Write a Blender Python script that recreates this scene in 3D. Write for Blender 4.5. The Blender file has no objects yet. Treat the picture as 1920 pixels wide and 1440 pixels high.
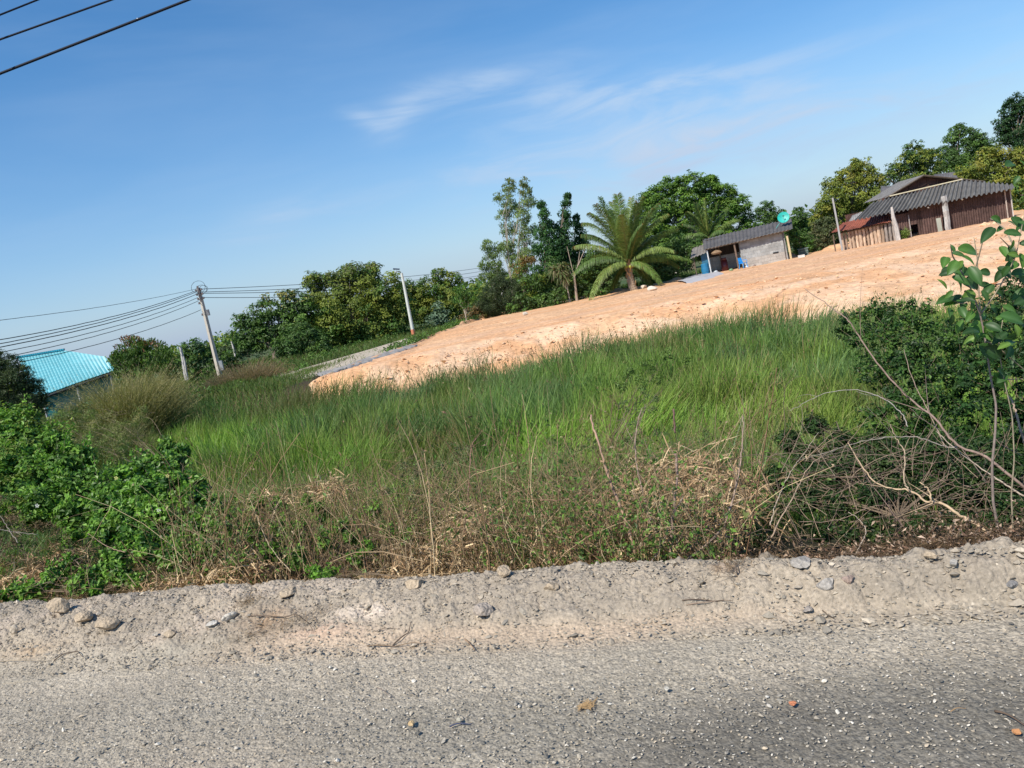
import bpy, math, random
import numpy as np
from mathutils import Vector, Matrix

random.seed(5)
RN = np.random.default_rng(11)
SC = bpy.context.scene
COL = SC.collection

# ---------------------------------------------------------------- camera, sky, sun, exposure
PITCH, ROLL, FPX = math.radians(7.13), math.radians(11.5), 1450.0
_f = np.array([0, math.cos(PITCH), -math.sin(PITCH)])
_r0 = np.array([1., 0, 0]); _u0 = np.array([0, math.sin(PITCH), math.cos(PITCH)])
CR = _r0 * math.cos(ROLL) - _u0 * math.sin(ROLL)
CU = _u0 * math.cos(ROLL) + _r0 * math.sin(ROLL)
CAM = np.array([0, 0, 1.6])

cam_data = bpy.data.cameras.new("camera")
cam = bpy.data.objects.new("camera", cam_data)
COL.objects.link(cam)
cam_data.sensor_fit = 'HORIZONTAL'
cam_data.sensor_width = 36
cam_data.lens = 36 * FPX / 1920
cam_data.clip_start = 0.05
cam_data.clip_end = 5000
m = Matrix(((CR[0], CU[0], -_f[0], CAM[0]), (CR[1], CU[1], -_f[1], CAM[1]), (CR[2], CU[2], -_f[2], CAM[2]), (0, 0, 0, 1)))
cam.matrix_world = m
SC.camera = cam

SUN_EL, SUN_AZ = math.radians(46), math.radians(222)      # azimuth clockwise from +Y: behind the viewer, to the left
SUN_DIR = Vector((math.sin(SUN_AZ) * math.cos(SUN_EL), math.cos(SUN_AZ) * math.cos(SUN_EL), math.sin(SUN_EL)))
sd = bpy.data.lights.new("sun", 'SUN')
sd.energy = 4.7
sd.angle = math.radians(0.5)
sd.color = (1.0, 0.93, 0.82)
sun = bpy.data.objects.new("sun", sd)
COL.objects.link(sun)
sun.rotation_euler = SUN_DIR.to_track_quat('Z', 'Y').to_euler()

world = bpy.data.worlds.new("World")
SC.world = world
world.use_nodes = True
wn, wl = world.node_tree.nodes, world.node_tree.links
wn.clear()
w_out = wn.new('ShaderNodeOutputWorld')
w_bg = wn.new('ShaderNodeBackground')
w_bg.inputs['Strength'].default_value = 0.125
sky = wn.new('ShaderNodeTexSky')
sky.sky_type = 'NISHITA'
sky.sun_disc = False
sky.sun_elevation = SUN_EL
sky.sun_rotation = SUN_AZ
sky.air_density = 1.0
sky.dust_density = 0.2
sky.ozone_density = 3.0
tc = wn.new('ShaderNodeTexCoord')


def wmath(op, a, b=None, clamp=False):
    n = wn.new('ShaderNodeMath'); n.operation = op; n.use_clamp = clamp
    for i, v in enumerate((a, b)):
        if v is None: continue
        if isinstance(v, (int, float)): n.inputs[i].default_value = v
        else: wl.new(v, n.inputs[i])
    return n.outputs[0]


def sky_noise(rot, scale, nscale, detail, lo, hi, seed=0.0, dist=0.0):
    mp = wn.new('ShaderNodeMapping'); mp.vector_type = 'POINT'
    mp.inputs['Rotation'].default_value = rot
    mp.inputs['Scale'].default_value = scale
    mp.inputs['Location'].default_value = (seed, seed * .7, seed * .3)
    wl.new(tc.outputs['Generated'], mp.inputs[0])
    n = wn.new('ShaderNodeTexNoise'); n.inputs['Scale'].default_value = nscale
    n.inputs['Detail'].default_value = detail; n.inputs['Roughness'].default_value = .55
    n.inputs['Distortion'].default_value = dist
    wl.new(mp.outputs[0], n.inputs['Vector'])
    r = wn.new('ShaderNodeMapRange'); r.interpolation_type = 'SMOOTHSTEP'
    r.inputs['From Min'].default_value = lo; r.inputs['From Max'].default_value = hi
    wl.new(n.outputs['Fac'], r.inputs['Value'])
    return r.outputs[0]


def ray(px, py):
    d = _f + (px - 960) / FPX * CR + (720 - py) / FPX * CU
    return d


def at(px, py, Y):
    """world point on the sight line of a photo pixel at plan distance Y in front of the camera"""
    d = ray(px, py)
    return CAM + d * (Y / d[1])


def ground_pt(px, py, z):
    d = ray(px, py)
    return CAM + d * ((z - CAM[2]) / d[2])


def streak(p0, p1, width, inten):
    """one cirrus streak: an elongated soft patch of the sky between two directions"""
    a = ray(*p0); a = a / np.linalg.norm(a)
    b = ray(*p1); b = b / np.linalg.norm(b)
    c = (a + b) / 2; L = np.linalg.norm(b - a) / 2 * 1.15
    t = (b - a); t /= np.linalg.norm(t)
    nrm = np.cross(c, t); nrm /= np.linalg.norm(nrm)
    def dot(v, off):
        d = wn.new('ShaderNodeVectorMath'); d.operation = 'DOT_PRODUCT'
        wl.new(tc.outputs['Generated'], d.inputs[0]); d.inputs[1].default_value = tuple(v)
        return wmath('SUBTRACT', d.outputs['Value'], off)
    u = wmath('DIVIDE', dot(t, float(c @ t)), L)
    v = wmath('DIVIDE', dot(nrm, float(c @ nrm)), width)
    w = wmath('ADD', wmath('MULTIPLY', u, u), wmath('MULTIPLY', v, v))
    g = wmath('POWER', 2.718, wmath('MULTIPLY', w, -1.6))
    return wmath('MULTIPLY', g, inten)


fine = sky_noise((0, 0.35, 0.2), (1.0, 1.0, 4.5), 7.0, 8, 0.36, 0.70, 3.1, .6)
soft = sky_noise((0, 0.25, 0.1), (1.0, 1.0, 5.0), 2.2, 5, 0.40, 0.72, 1.7, .3)
masks = [streak((740, 195), (1090, 110), .020, .36), streak((690, 265), (800, 175), .022, .38),
         streak((640, 205), (730, 240), .014, .34), streak((900, 250), (1500, 110), .018, .38), streak((1100, 330), (1750, 150), .022, .40), streak((860, 210), (1300, 130), .02, .34),
         streak((700, 370), (1500, 170), .035, .42), streak((900, 420), (1900, 130), .04, .46),
         streak((380, 450), (620, 385), .022, .38), streak((1000, 340), (1920, 100), .09, .22)]
msum = masks[0]
for k in masks[1:]:
    msum = wmath('ADD', msum, k)
cl = wmath('MULTIPLY', wmath('MULTIPLY', msum, 1.35), wmath('ADD', wmath('MULTIPLY', fine, .85), .22))
cl2 = wmath('ADD', cl, wmath('MULTIPLY', soft, .10), True)
mix = wn.new('ShaderNodeMix'); mix.data_type = 'RGBA'
wl.new(cl2, mix.inputs[0])
# a slight saturation of the blue, as a clear tropical sky has
hsv = wn.new('ShaderNodeHueSaturation')
hsv.inputs['Hue'].default_value = .50
hsv.inputs['Saturation'].default_value = 1.3
hsv.inputs['Value'].default_value = 1.0
wl.new(sky.outputs[0], hsv.inputs['Color'])
wl.new(hsv.outputs[0], mix.inputs[6])
mix.inputs[7].default_value = (4.3, 5.2, 6.3, 1)
# pale blue haze of the lowest sky
sepz = wn.new('ShaderNodeSeparateXYZ'); wl.new(tc.outputs['Generated'], sepz.inputs[0])
hz = wmath('MULTIPLY', wmath('POWER', 2.718, wmath('MULTIPLY', wmath('MAXIMUM', sepz.outputs[2], 0.0), -8.0)), .88)
mix2 = wn.new('ShaderNodeMix'); mix2.data_type = 'RGBA'
wl.new(hz, mix2.inputs[0]); wl.new(mix.outputs[2], mix2.inputs[6]); mix2.inputs[7].default_value = (2.0, 2.85, 4.5, 1)
wl.new(mix2.outputs[2], w_bg.inputs['Color'])
wl.new(w_bg.outputs[0], w_out.inputs['Surface'])

SC.view_settings.view_transform = 'Standard'
SC.view_settings.look = 'None'
SC.view_settings.exposure = 0.25
SC.view_settings.gamma = 1
SC.render.engine = 'CYCLES'
SC.cycles.max_bounces = 6
SC.cycles.transparent_max_bounces = 6


# ---------------------------------------------------------------- numpy noise
def _hash(ix, iy, s):
    h = (ix.astype(np.int64) * 374761393 + iy.astype(np.int64) * 668265263 + s * 1442695041) & 0xffffffff
    h = ((h ^ (h >> 13)) * 1274126177) & 0xffffffff
    h = (h ^ (h >> 16)) & 0xffffffff
    return h / 4294967295.0


def vnoise(x, y, s=0):
    x = np.asarray(x, float); y = np.asarray(y, float)
    ix, iy = np.floor(x), np.floor(y)
    fx, fy = x - ix, y - iy
    fx = fx * fx * (3 - 2 * fx); fy = fy * fy * (3 - 2 * fy)
    a = _hash(ix, iy, s); b = _hash(ix + 1, iy, s); c = _hash(ix, iy + 1, s); d = _hash(ix + 1, iy + 1, s)
    return (a * (1 - fx) + b * fx) * (1 - fy) + (c * (1 - fx) + d * fx) * fy


def fbm(x, y, oct=4, s=0):
    v = 0; a = .5; t = 0
    for o in range(oct):
        v = v + a * vnoise(x * 2 ** o, y * 2 ** o, s + o * 17); t += a; a *= .5
    return v / t


def cells(x, y, s=0):
    """distance to the nearest jittered cell point and that cell's random value"""
    ix, iy = np.floor(x), np.floor(y)
    best = np.full(np.shape(x), 9.0); val = np.zeros(np.shape(x))
    for dx in (-1, 0, 1):
        for dy in (-1, 0, 1):
            cx, cy = ix + dx, iy + dy
            d = np.hypot(cx + _hash(cx, cy, s) - x, cy + _hash(cx, cy, s + 5) - y)
            v = _hash(cx, cy, s + 9)
            k = d < best
            best = np.where(k, d, best); val = np.where(k, v, val)
    return best, val


def sstep(a, b, x):
    t = np.clip((x - a) / (b - a), 0, 1)
    return t * t * (3 - 2 * t)


# ---------------------------------------------------------------- mesh helpers
class Geo:
    def __init__(self):
        self.V = []; self.Q = []; self.T = []; self.C = []; self.n = 0

    def add(self, V, Q=None, T=None, C=(.5, .5, .5)):
        V = np.asarray(V, float).reshape(-1, 3)
        C = np.asarray(C, float)
        if C.ndim == 1: C = np.tile(C[:3], (len(V), 1))
        self.V.append(V); self.C.append(C[:, :3])
        if Q is not None and len(Q): self.Q.append(np.asarray(Q, np.int64).reshape(-1, 4) + self.n)
        if T is not None and len(T): self.T.append(np.asarray(T, np.int64).reshape(-1, 3) + self.n)
        self.n += len(V)

    def build(self, name, mat, parent=None, smooth=False, origin=None):
        V = np.concatenate(self.V) if self.V else np.zeros((0, 3))
        C = np.concatenate(self.C) if self.C else np.zeros((0, 3))
        Q = np.concatenate(self.Q) if self.Q else np.zeros((0, 4), np.int64)
        T = np.concatenate(self.T) if self.T else np.zeros((0, 3), np.int64)
        if origin is None and parent is not None: origin = parent.location
        if origin is None: origin = (0, 0, 0)
        origin = np.array(origin, float)
        V = V - origin
        me = bpy.data.meshes.new(name)
        me.vertices.add(len(V)); me.vertices.foreach_set('co', V.ravel())
        nl = len(Q) * 4 + len(T) * 3
        me.loops.add(nl)
        me.loops.foreach_set('vertex_index', np.concatenate([Q.ravel(), T.ravel()]).astype(np.int32))
        me.polygons.add(len(Q) + len(T))
        st = np.concatenate([np.arange(len(Q)) * 4, len(Q) * 4 + np.arange(len(T)) * 3]).astype(np.int32)
        me.polygons.foreach_set('loop_start', st)
        me.update(calc_edges=True)
        me.polygons.foreach_set('use_smooth', np.full(len(Q) + len(T), smooth))
        at_ = me.color_attributes.new('tint', 'FLOAT_COLOR', 'POINT')
        at_.data.foreach_set('color', np.concatenate([C, np.ones((len(C), 1))], 1).ravel())
        me.materials.append(mat)
        me.validate()
        ob = bpy.data.objects.new(name, me)
        COL.objects.link(ob)
        if parent is not None: ob.parent = parent
        else: ob.location = origin
        return ob


def unit(v):
    v = np.asarray(v, float)
    return v / np.maximum(np.linalg.norm(v, axis=-1, keepdims=True), 1e-9)


def grid_quads(nu, nv):
    i = np.arange(nu - 1)[:, None] * nv + np.arange(nv - 1)[None, :]
    i = i.ravel()
    return np.stack([i, i + nv, i + nv + 1, i + 1], 1)


def tubes(g, P, R, C, sides=5, cap=True):
    """P (N,K,3) paths, R (N,K) radii, C (N,3) or (3,) colours"""
    P = np.asarray(P, float)
    if P.ndim == 2: P = P[None]
    N, K, _ = P.shape
    R = np.broadcast_to(np.asarray(R, float), (N, K))
    t = np.gradient(P, axis=1); t = unit(t)
    ref = np.where(np.abs(t[:, :1, 2:3]) > .8, np.array([1., 0.3, 0]), np.array([0, 0.2, 1.]))
    a = unit(np.cross(t, np.broadcast_to(ref, t.shape))); b = np.cross(t, a)
    ang = np.arange(sides) * 2 * math.pi / sides
    V = P[:, :, None, :] + R[:, :, None, None] * (a[:, :, None, :] * np.cos(ang)[:, None] + b[:, :, None, :] * np.sin(ang)[:, None])
    C = np.asarray(C, float)
    if C.ndim == 1: C = np.tile(C, (N, 1))
    Cv = np.repeat(C, K * sides, 0)
    k = np.arange(K - 1)[:, None] * sides; s = np.arange(sides)[None, :]; s2 = (s + 1) % sides
    q = np.stack([k + s, k + s2, k + sides + s2, k + sides + s], -1).reshape(-1, 4)
    Q = (q[None] + (np.arange(N) * K * sides)[:, None, None]).reshape(-1, 4)
    T = None
    if cap and sides > 3:
        f0 = np.array([[0, i + 1, i] for i in range(1, sides - 1)]); f1 = np.array([[0, i, i + 1] for i in range(1, sides - 1)]) + (K - 1) * sides
        f = np.concatenate([f0, f1])
        T = (f[None] + (np.arange(N) * K * sides)[:, None, None]).reshape(-1, 3)
    g.add(V.reshape(-1, 3), Q, T, Cv)


def ribbons(g, P, W, S, C):
    """flat blades: P (N,K,3), W (N,K) half widths, S (N,3) side vectors, C (N,3) or (N,K,3)"""
    N, K, _ = P.shape
    W = np.broadcast_to(W, (N, K))
    L = P - S[:, None, :] * W[:, :, None]; Rr = P + S[:, None, :] * W[:, :, None]
    V = np.stack([L, Rr], 2).reshape(-1, 3)
    k = np.arange(K - 1) * 2
    q = np.stack([k, k + 1, k + 3, k + 2], 1)
    Q = (q[None] + (np.arange(N) * K * 2)[:, None, None]).reshape(-1, 4)
    C = np.asarray(C, float)
    Cv = np.repeat(C, K * 2, 0) if C.ndim == 2 else np.repeat(C, 2, 1).reshape(-1, 3)
    g.add(V, Q, None, Cv)


def leaves(g, P, ax, nr, L, W, C, fold=.15):
    """one folded four-point leaf per row"""
    N = len(P)
    ax = unit(ax); sd_ = unit(np.cross(ax, nr)); nn = np.cross(sd_, ax)
    L = np.broadcast_to(np.asarray(L, float), (N,))[:, None]; W = np.broadcast_to(np.asarray(W, float), (N,))[:, None]
    b = P - ax * L * .5; t = P + ax * L * .5 - nn * L * .12
    l = P - ax * L * .05 - sd_ * W * .5 + nn * W * fold; r = P - ax * L * .05 + sd_ * W * .5 + nn * W * fold
    V = np.stack([b, r, t, l], 1).reshape(-1, 3)
    Q = np.arange(N * 4).reshape(-1, 4)
    C = np.asarray(C, float)
    if C.ndim == 1: C = np.tile(C, (N, 1))
    g.add(V, Q, None, np.repeat(C, 4, 0))


def rdir(n):
    return unit(RN.normal(size=(n, 3)))


def box(g, c, s, C=(.5, .5, .5), rot=None, ax=None):
    """box centred at c with sizes s; ax optional 3x3 rows of axes"""
    v = np.array([[x, y, z] for x in (-.5, .5) for y in (-.5, .5) for z in (-.5, .5)]) * np.array(s)
    if ax is not None: v = v @ np.array(ax)
    v = v + np.array(c)
    q = [[0, 1, 3, 2], [4, 6, 7, 5], [0, 4, 5, 1], [2, 3, 7, 6], [0, 2, 6, 4], [1, 5, 7, 3]]
    g.add(v, q, None, C)


def slab(g, A, B, C_, D, th, C=(.5, .5, .5)):
    """a plate with four given corners (going round) and a real thickness along its normal"""
    P = np.array([A, B, C_, D], float)
    n = unit(np.cross(P[1] - P[0], P[3] - P[0])) * th
    V = np.concatenate([P, P + n])
    g.add(V, [[0, 1, 2, 3], [7, 6, 5, 4], [0, 4, 5, 1], [1, 5, 6, 2], [2, 6, 7, 3], [3, 7, 4, 0]], None, C)


def corrugated(g, A, B, C_, D, waves, amp, rows=6, C=(.5, .5, .5), th=.008, jag=0.0, per=6, sag=0.0):
    """corrugated sheet: A-B is the edge the waves follow, A-D the edge down the grooves"""
    A, B, C_, D = [np.array(p, float) for p in (A, B, C_, D)]
    nu = waves * per + 1
    u = np.linspace(0, 1, nu)[:, None, None]; v = np.linspace(0, 1, rows)[None, :, None]
    P = (A * (1 - u) + B * u) * (1 - v) + (D * (1 - u) + C_ * u) * v
    n = unit(np.cross(B - A, D - A)); n = n if n[2] > -1e-6 else -n
    w = np.sin(u * waves * 2 * math.pi)
    w = np.sign(w) * np.abs(w) ** .7
    P = P + n * (w * amp)
    if jag:
        sheet = np.floor(u * waves / 5)
        jg = _hash(sheet, sheet * 3 + 1, 4)
        P = P + unit(D - A) * (v > .99) * (jg - .5) * jag + n * (_hash(sheet, sheet + 7, 2) - .5) * jag * .3
    if sag: P = P - np.array([0, 0, 1.]) * sag * np.sin(u * math.pi) * np.sin(v * math.pi + .4)
    top = P.reshape(-1, 3); bot = (P - n * th).reshape(-1, 3)
    C = np.asarray(C, float)
    q = grid_quads(nu, rows); N = nu * rows
    e = []
    for i in range(nu - 1):
        e.append([i * rows, (i + 1) * rows, (i + 1) * rows + N, i * rows + N])
        e.append([i * rows + rows - 1 + N, (i + 1) * rows + rows - 1 + N, (i + 1) * rows + rows - 1, i * rows + rows - 1])
    for j in range(rows - 1):
        e.append([j + N, j + 1 + N, j + 1, j]); k = (nu - 1) * rows
        e.append([k + j, k + j + 1, k + j + 1 + N, k + j + N])
    g.add(np.concatenate([top, bot]), np.concatenate([q, q[:, ::-1] + N, np.array(e)]), None, C)


def rock(g, c, r, sc=(1, 1, .6), C=(.3, .28, .25), seed=0, sub=2, rough=.35, rotz=0.0):
    import bmesh
    bm = bmesh.new(); bmesh.ops.create_icosphere(bm, subdivisions=sub, radius=1)
    V = np.array([v.co[:] for v in bm.verts]); T = np.array([[v.index for v in f.verts] for f in bm.faces]); bm.free()
    rr = np.random.default_rng(seed)
    for k in range(9):
        n = unit(rr.normal(size=3)); d = rr.uniform(.45, .8)
        h = V @ n; V = V - np.maximum(h - d, 0)[:, None] * n * .92
    V = V * (1 + rough * .25 * (rr.random((len(V), 1)) - .5))
    V = V * np.array(sc) * r
    cz, sz = math.cos(rotz), math.sin(rotz)
    V = V @ np.array([[cz, sz, 0], [-sz, cz, 0], [0, 0, 1]])
    g.add(V + np.array(c), None, T, C)


def pebbles(g, P, R, C, flat=.55):
    """many small angular stones: deformed octahedra with a cut top"""
    N = len(P)
    base = np.array([[1, 0, 0], [.4, .9, .1], [-.6, .75, 0], [-1, -.1, .1], [-.35, -.85, 0], [.6, -.7, 0.05], [.15, .1, .8], [-.3, 0.1, .7], [0, 0, -.8]])
    f = np.array([[0, 1, 6], [1, 2, 6], [2, 7, 6], [2, 3, 7], [3, 4, 7], [4, 6, 7], [4, 5, 6], [5, 0, 6], [1, 0, 8], [2, 1, 8], [3, 2, 8], [4, 3, 8], [5, 4, 8], [0, 5, 8]])
    V = base[None] * (1 + .5 * (RN.random((N, 9, 1)) - .5)) * np.stack([np.ones(N), RN.uniform(.55, 1, N), RN.uniform(.4, .8, N) * flat / .55], 1)[:, None, :]
    th = RN.uniform(0, 6.28, N); c, s = np.cos(th), np.sin(th)
    X = V[:, :, 0] * c[:, None] - V[:, :, 1] * s[:, None]; Y = V[:, :, 0] * s[:, None] + V[:, :, 1] * c[:, None]
    tl = RN.normal(0, .25, (N, 2))
    V = np.stack([X, Y, V[:, :, 2] + X * tl[:, :1] + Y * tl[:, 1:]], 2) * R[:, None, None] + P[:, None, :]
    T = (f[None] + (np.arange(N) * 9)[:, None, None]).reshape(-1, 3)
    g.add(V.reshape(-1, 3), None, T, np.repeat(C, 9, 0))


def empty(name, loc, label=None, cat=None, group=None):
    o = bpy.data.objects.new(name, None); COL.objects.link(o)
    o.location = tuple(float(v) for v in loc); o.empty_display_size = .3
    if label: tag(o, label, cat, group)
    return o


def tag(o, label=None, cat=None, group=None, kind=None):
    if label: o['label'] = label
    if cat: o['category'] = cat
    if group: o['group'] = group
    if kind: o['kind'] = kind
    return o


# ---------------------------------------------------------------- materials
def new_mat(name):
    mt = bpy.data.materials.new(name); mt.use_nodes = True
    return mt, mt.node_tree.nodes, mt.node_tree.links


def leaf_mat(name, rough=.5, trans=.3, spec=.35, gain=1.0):
    mt, n, l = new_mat(name)
    b = n['Principled BSDF']
    a = n.new('ShaderNodeAttribute'); a.attribute_name = 'tint'
    no = n.new('ShaderNodeTexNoise'); no.inputs['Scale'].default_value = 9; no.inputs['Detail'].default_value = 3
    geo = n.new('ShaderNodeNewGeometry'); l.new(geo.outputs['Position'], no.inputs['Vector'])
    mr = n.new('ShaderNodeMapRange'); mr.inputs['From Min'].default_value = .3; mr.inputs['From Max'].default_value = .7
    mr.inputs['To Min'].default_value = .8 * gain; mr.inputs['To Max'].default_value = 1.2 * gain
    l.new(no.outputs['Fac'], mr.inputs['Value'])
    mu = n.new('ShaderNodeVectorMath'); mu.operation = 'SCALE'
    l.new(a.outputs['Color'], mu.inputs[0]); l.new(mr.outputs[0], mu.inputs['Scale'])
    l.new(mu.outputs[0], b.inputs['Base Color'])
    b.inputs['Roughness'].default_value = rough
    b.inputs['Specular IOR Level'].default_value = spec
    if trans > 0:
        t = n.new('ShaderNodeBsdfTranslucent')
        t2 = n.new('ShaderNodeVectorMath'); t2.operation = 'MULTIPLY'; t2.inputs[1].default_value = (1.1, 1.2, .6)
        l.new(mu.outputs[0], t2.inputs[0]); l.new(t2.outputs[0], t.inputs['Color'])
        ms = n.new('ShaderNodeMixShader'); ms.inputs[0].default_value = trans
        l.new(b.outputs[0], ms.inputs[1]); l.new(t.outputs[0], ms.inputs[2])
        l.new(ms.outputs[0], n['Material Output'].inputs['Surface'])
    return mt


def tint_mat(name, rough=.85, nscale=20, amount=.25, bump=0.0, bscale=60, detail=6, stretch=(1, 1, 1), spec=.25, voro=0.0, vscale=60, fine=0.0):
    """surface coloured by its own 'tint' with procedural wear and grain"""
    mt, n, l = new_mat(name)
    b = n['Principled BSDF']
    a = n.new('ShaderNodeAttribute'); a.attribute_name = 'tint'
    geo = n.new('ShaderNodeTexCoord')
    mp = n.new('ShaderNodeMapping'); mp.inputs['Scale'].default_value = stretch
    l.new(geo.outputs['Object'], mp.inputs[0])
    no = n.new('ShaderNodeTexNoise'); no.inputs['Scale'].default_value = nscale; no.inputs['Detail'].default_value = detail
    no.inputs['Roughness'].default_value = .65
    l.new(mp.outputs[0], no.inputs['Vector'])
    mr = n.new('ShaderNodeMapRange'); mr.inputs['From Min'].default_value = .3; mr.inputs['From Max'].default_value = .7
    mr.inputs['To Min'].default_value = 1 - amount; mr.inputs['To Max'].default_value = 1 + amount
    l.new(no.outputs['Fac'], mr.inputs['Value'])
    fac = mr.outputs[0]
    height = no.outputs['Fac']
    if fine:
        nf = n.new('ShaderNodeTexNoise'); nf.inputs['Scale'].default_value = bscale; nf.inputs['Detail'].default_value = 4
        l.new(mp.outputs[0], nf.inputs['Vector'])
        m2 = n.new('ShaderNodeMapRange'); m2.inputs['From Min'].default_value = .35; m2.inputs['From Max'].default_value = .65
        m2.inputs['To Min'].default_value = 1 - fine; m2.inputs['To Max'].default_value = 1 + fine
        l.new(nf.outputs['Fac'], m2.inputs['Value'])
        mm = n.new('ShaderNodeMath'); mm.operation = 'MULTIPLY'; l.new(fac, mm.inputs[0]); l.new(m2.outputs[0], mm.inputs[1])
        fac = mm.outputs[0]
    if voro:
        vo = n.new('ShaderNodeTexVoronoi'); vo.inputs['Scale'].default_value = vscale
        l.new(mp.outputs[0], vo.inputs['Vector'])
        sp = n.new('ShaderNodeSeparateColor'); l.new(vo.outputs['Color'], sp.inputs[0])
        m3 = n.new('ShaderNodeMapRange'); m3.inputs['To Min'].default_value = 1 - voro; m3.inputs['To Max'].default_value = 1 + voro
        l.new(sp.outputs[0], m3.inputs['Value'])
        mm = n.new('ShaderNodeMath'); mm.operation = 'MULTIPLY'; l.new(fac, mm.inputs[0]); l.new(m3.outputs[0], mm.inputs[1])
        fac = mm.outputs[0]
    mu = n.new('ShaderNodeVectorMath'); mu.operation = 'SCALE'
    l.new(a.outputs['Color'], mu.inputs[0]); l.new(fac, mu.inputs['Scale'])
    l.new(mu.outputs[0], b.inputs['Base Color'])
    b.inputs['Roughness'].default_value = rough
    b.inputs['Specular IOR Level'].default_value = spec
    if bump:
        nb = n.new('ShaderNodeTexNoise'); nb.inputs['Scale'].default_value = bscale; nb.inputs['Detail'].default_value = 8
        nb.inputs['Roughness'].default_value = .7
        l.new(mp.outputs[0], nb.inputs['Vector'])
        bu = n.new('ShaderNodeBump'); bu.inputs['Strength'].default_value = 1.0; bu.inputs['Distance'].default_value = bump
        l.new(nb.outputs['Fac'], bu.inputs['Height'])
        last = bu
        if voro:
            bu2 = n.new('ShaderNodeBump'); bu2.inputs['Strength'].default_value = .8; bu2.inputs['Distance'].default_value = bump
            bu2.invert = True
            l.new(vo.outputs['Distance'], bu2.inputs['Height']); l.new(bu.outputs[0], bu2.inputs['Normal']); last = bu2
        l.new(last.outputs[0], b.inputs['Normal'])
    return mt


M = {
    'leaf': leaf_mat('leaf', .5, .33),
    'glossy_leaf': leaf_mat('glossy_leaf', .45, .33, .4),
    'grass': leaf_mat('grass_blade', .5, .35, .3),
    'dry': leaf_mat('dry_stem', .75, .12, .15),
    'bark': tint_mat('bark', .9, 8, .3, .01, 40, stretch=(1, 1, .3)),
    'twig': tint_mat('twig', .75, 30, .28, .0015, 150, stretch=(1, 1, 1)),
    'road': tint_mat('road_gravel', .85, 1.6, .10, .005, 70, voro=.20, vscale=95, fine=.22),
    'berm': tint_mat('berm_dirt', .95, 3, .10, .008, 60, fine=.16, voro=.08, vscale=60),
    'peb': tint_mat('pebble', .8, 60, .15, .002, 200),
    'soil': tint_mat('soil', .95, 1.2, .3, .03, 14, fine=.2),
    'dirt': tint_mat('orange_dirt', .95, .35, .10, .035, 5, fine=.12, voro=.06, vscale=4),
    'concrete': tint_mat('concrete', .9, 3, .14, .004, 30, fine=.1),
    'block': tint_mat('concrete_block', .9, 2.5, .16, .006, 25, fine=.1),
    'fibro': tint_mat('fibre_cement', .9, 1.8, .3, .004, 20, stretch=(1, 1, 1), fine=.15),
    'rust': tint_mat('rusty_metal', .8, 2.2, .35, .003, 20, fine=.25),
    'wood': tint_mat('old_wood', .9, 3, .28, .006, 20, stretch=(1, 1, .25), fine=.2),
    'paint': tint_mat('paint', .45, 2, .08, .001, 20, spec=.4),
    'plastic': tint_mat('plastic', .4, 3, .05, 0, spec=.5),
    'cable': tint_mat('cable', .6, 5, .1, 0),
    'metal': tint_mat('metal', .5, 5, .15, 0, spec=.5),
    'roof_teal': tint_mat('teal_roof', .4, 1.5, .10, .002, 10, spec=.5, fine=.07),
}

# ---------------------------------------------------------------- terrain
EX, EY, NX, NY = -3.3, 4.43, .298, .9546     # a point of the road edge and the plan normal pointing to the field


def edge_s(x, y):
    return (x - EX) * NX + (y - EY) * NY


TOE = ([-80, -14, -9, -5, 0, 5, 8, 10, 12, 20, 80], [38, 34, 29.6, 28.6, 27.4, 27.6, 27.4, 23.5, 19.4, 17, 15])
CREST = ([-80, -14, -9, -5, 1, 8, 13, 22, 80], [42, 38, 31.6, 32.6, 34.5, 34.2, 33.6, 36, 38])


def crest_s(a):
    return np.interp(a, [-1.6, 0, 1.7, 3.1, 3.8, 4.6, 5.4, 8], [.58, .55, .49, .38, .33, .22, .19, .18]) + (fbm(a * 1.6, a * 0, 3, 91) - .5) * .16


def adj_s(x, y):
    """distance across the verge, shifted so that the windrow's back foot is always at about .5"""
    a = (x - EX) * NY - (y - EY) * NX
    return edge_s(x, y) + .46 - crest_s(a)


def base_h(x, y):
    s = adj_s(x, y)
    toe = np.interp(x, *TOE) + (fbm(x * .5, y * 0 + 3, 3, 5) - .5) * 1.6
    cr = np.interp(x, *CREST) + (fbm(x * .35, y * 0 + 9, 3, 8) - .5) * 1.6
    t = sstep(0, 1, (y - toe) / np.maximum(cr - toe, .5))
    z_far = -1.9 + 1.3 * t
    z_near = np.interp(s, [.5, .9, 1.8, 3.5, 6, 8.5], [0.0, -.10, -.40, -.9, -1.55, -1.9])
    z = np.where(s < 8.5, z_near, z_far)
    # rough ground far off on the left is a little lower than the lane
    return z


def ditch_h(x, y):
    return base_h(x, y) + (fbm(x * 1.3, y * 1.3, 3, 2) - .5) * .12


def sheet(name, X, Y, Z, C, mat, kind='structure', smooth=True, parent=None):
    nu, nv = X.shape
    g = Geo()
    g.add(np.stack([X, Y, Z], -1).reshape(-1, 3), grid_quads(nu, nv)[:, ::-1], None, C.reshape(-1, 3))
    o = g.build(name, mat, parent, smooth)
    if kind: o['kind'] = kind
    return o


def mixc(a, b, t):
    return np.asarray(a)[None] * (1 - t[..., None]) + np.asarray(b)[None] * t[..., None]


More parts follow.
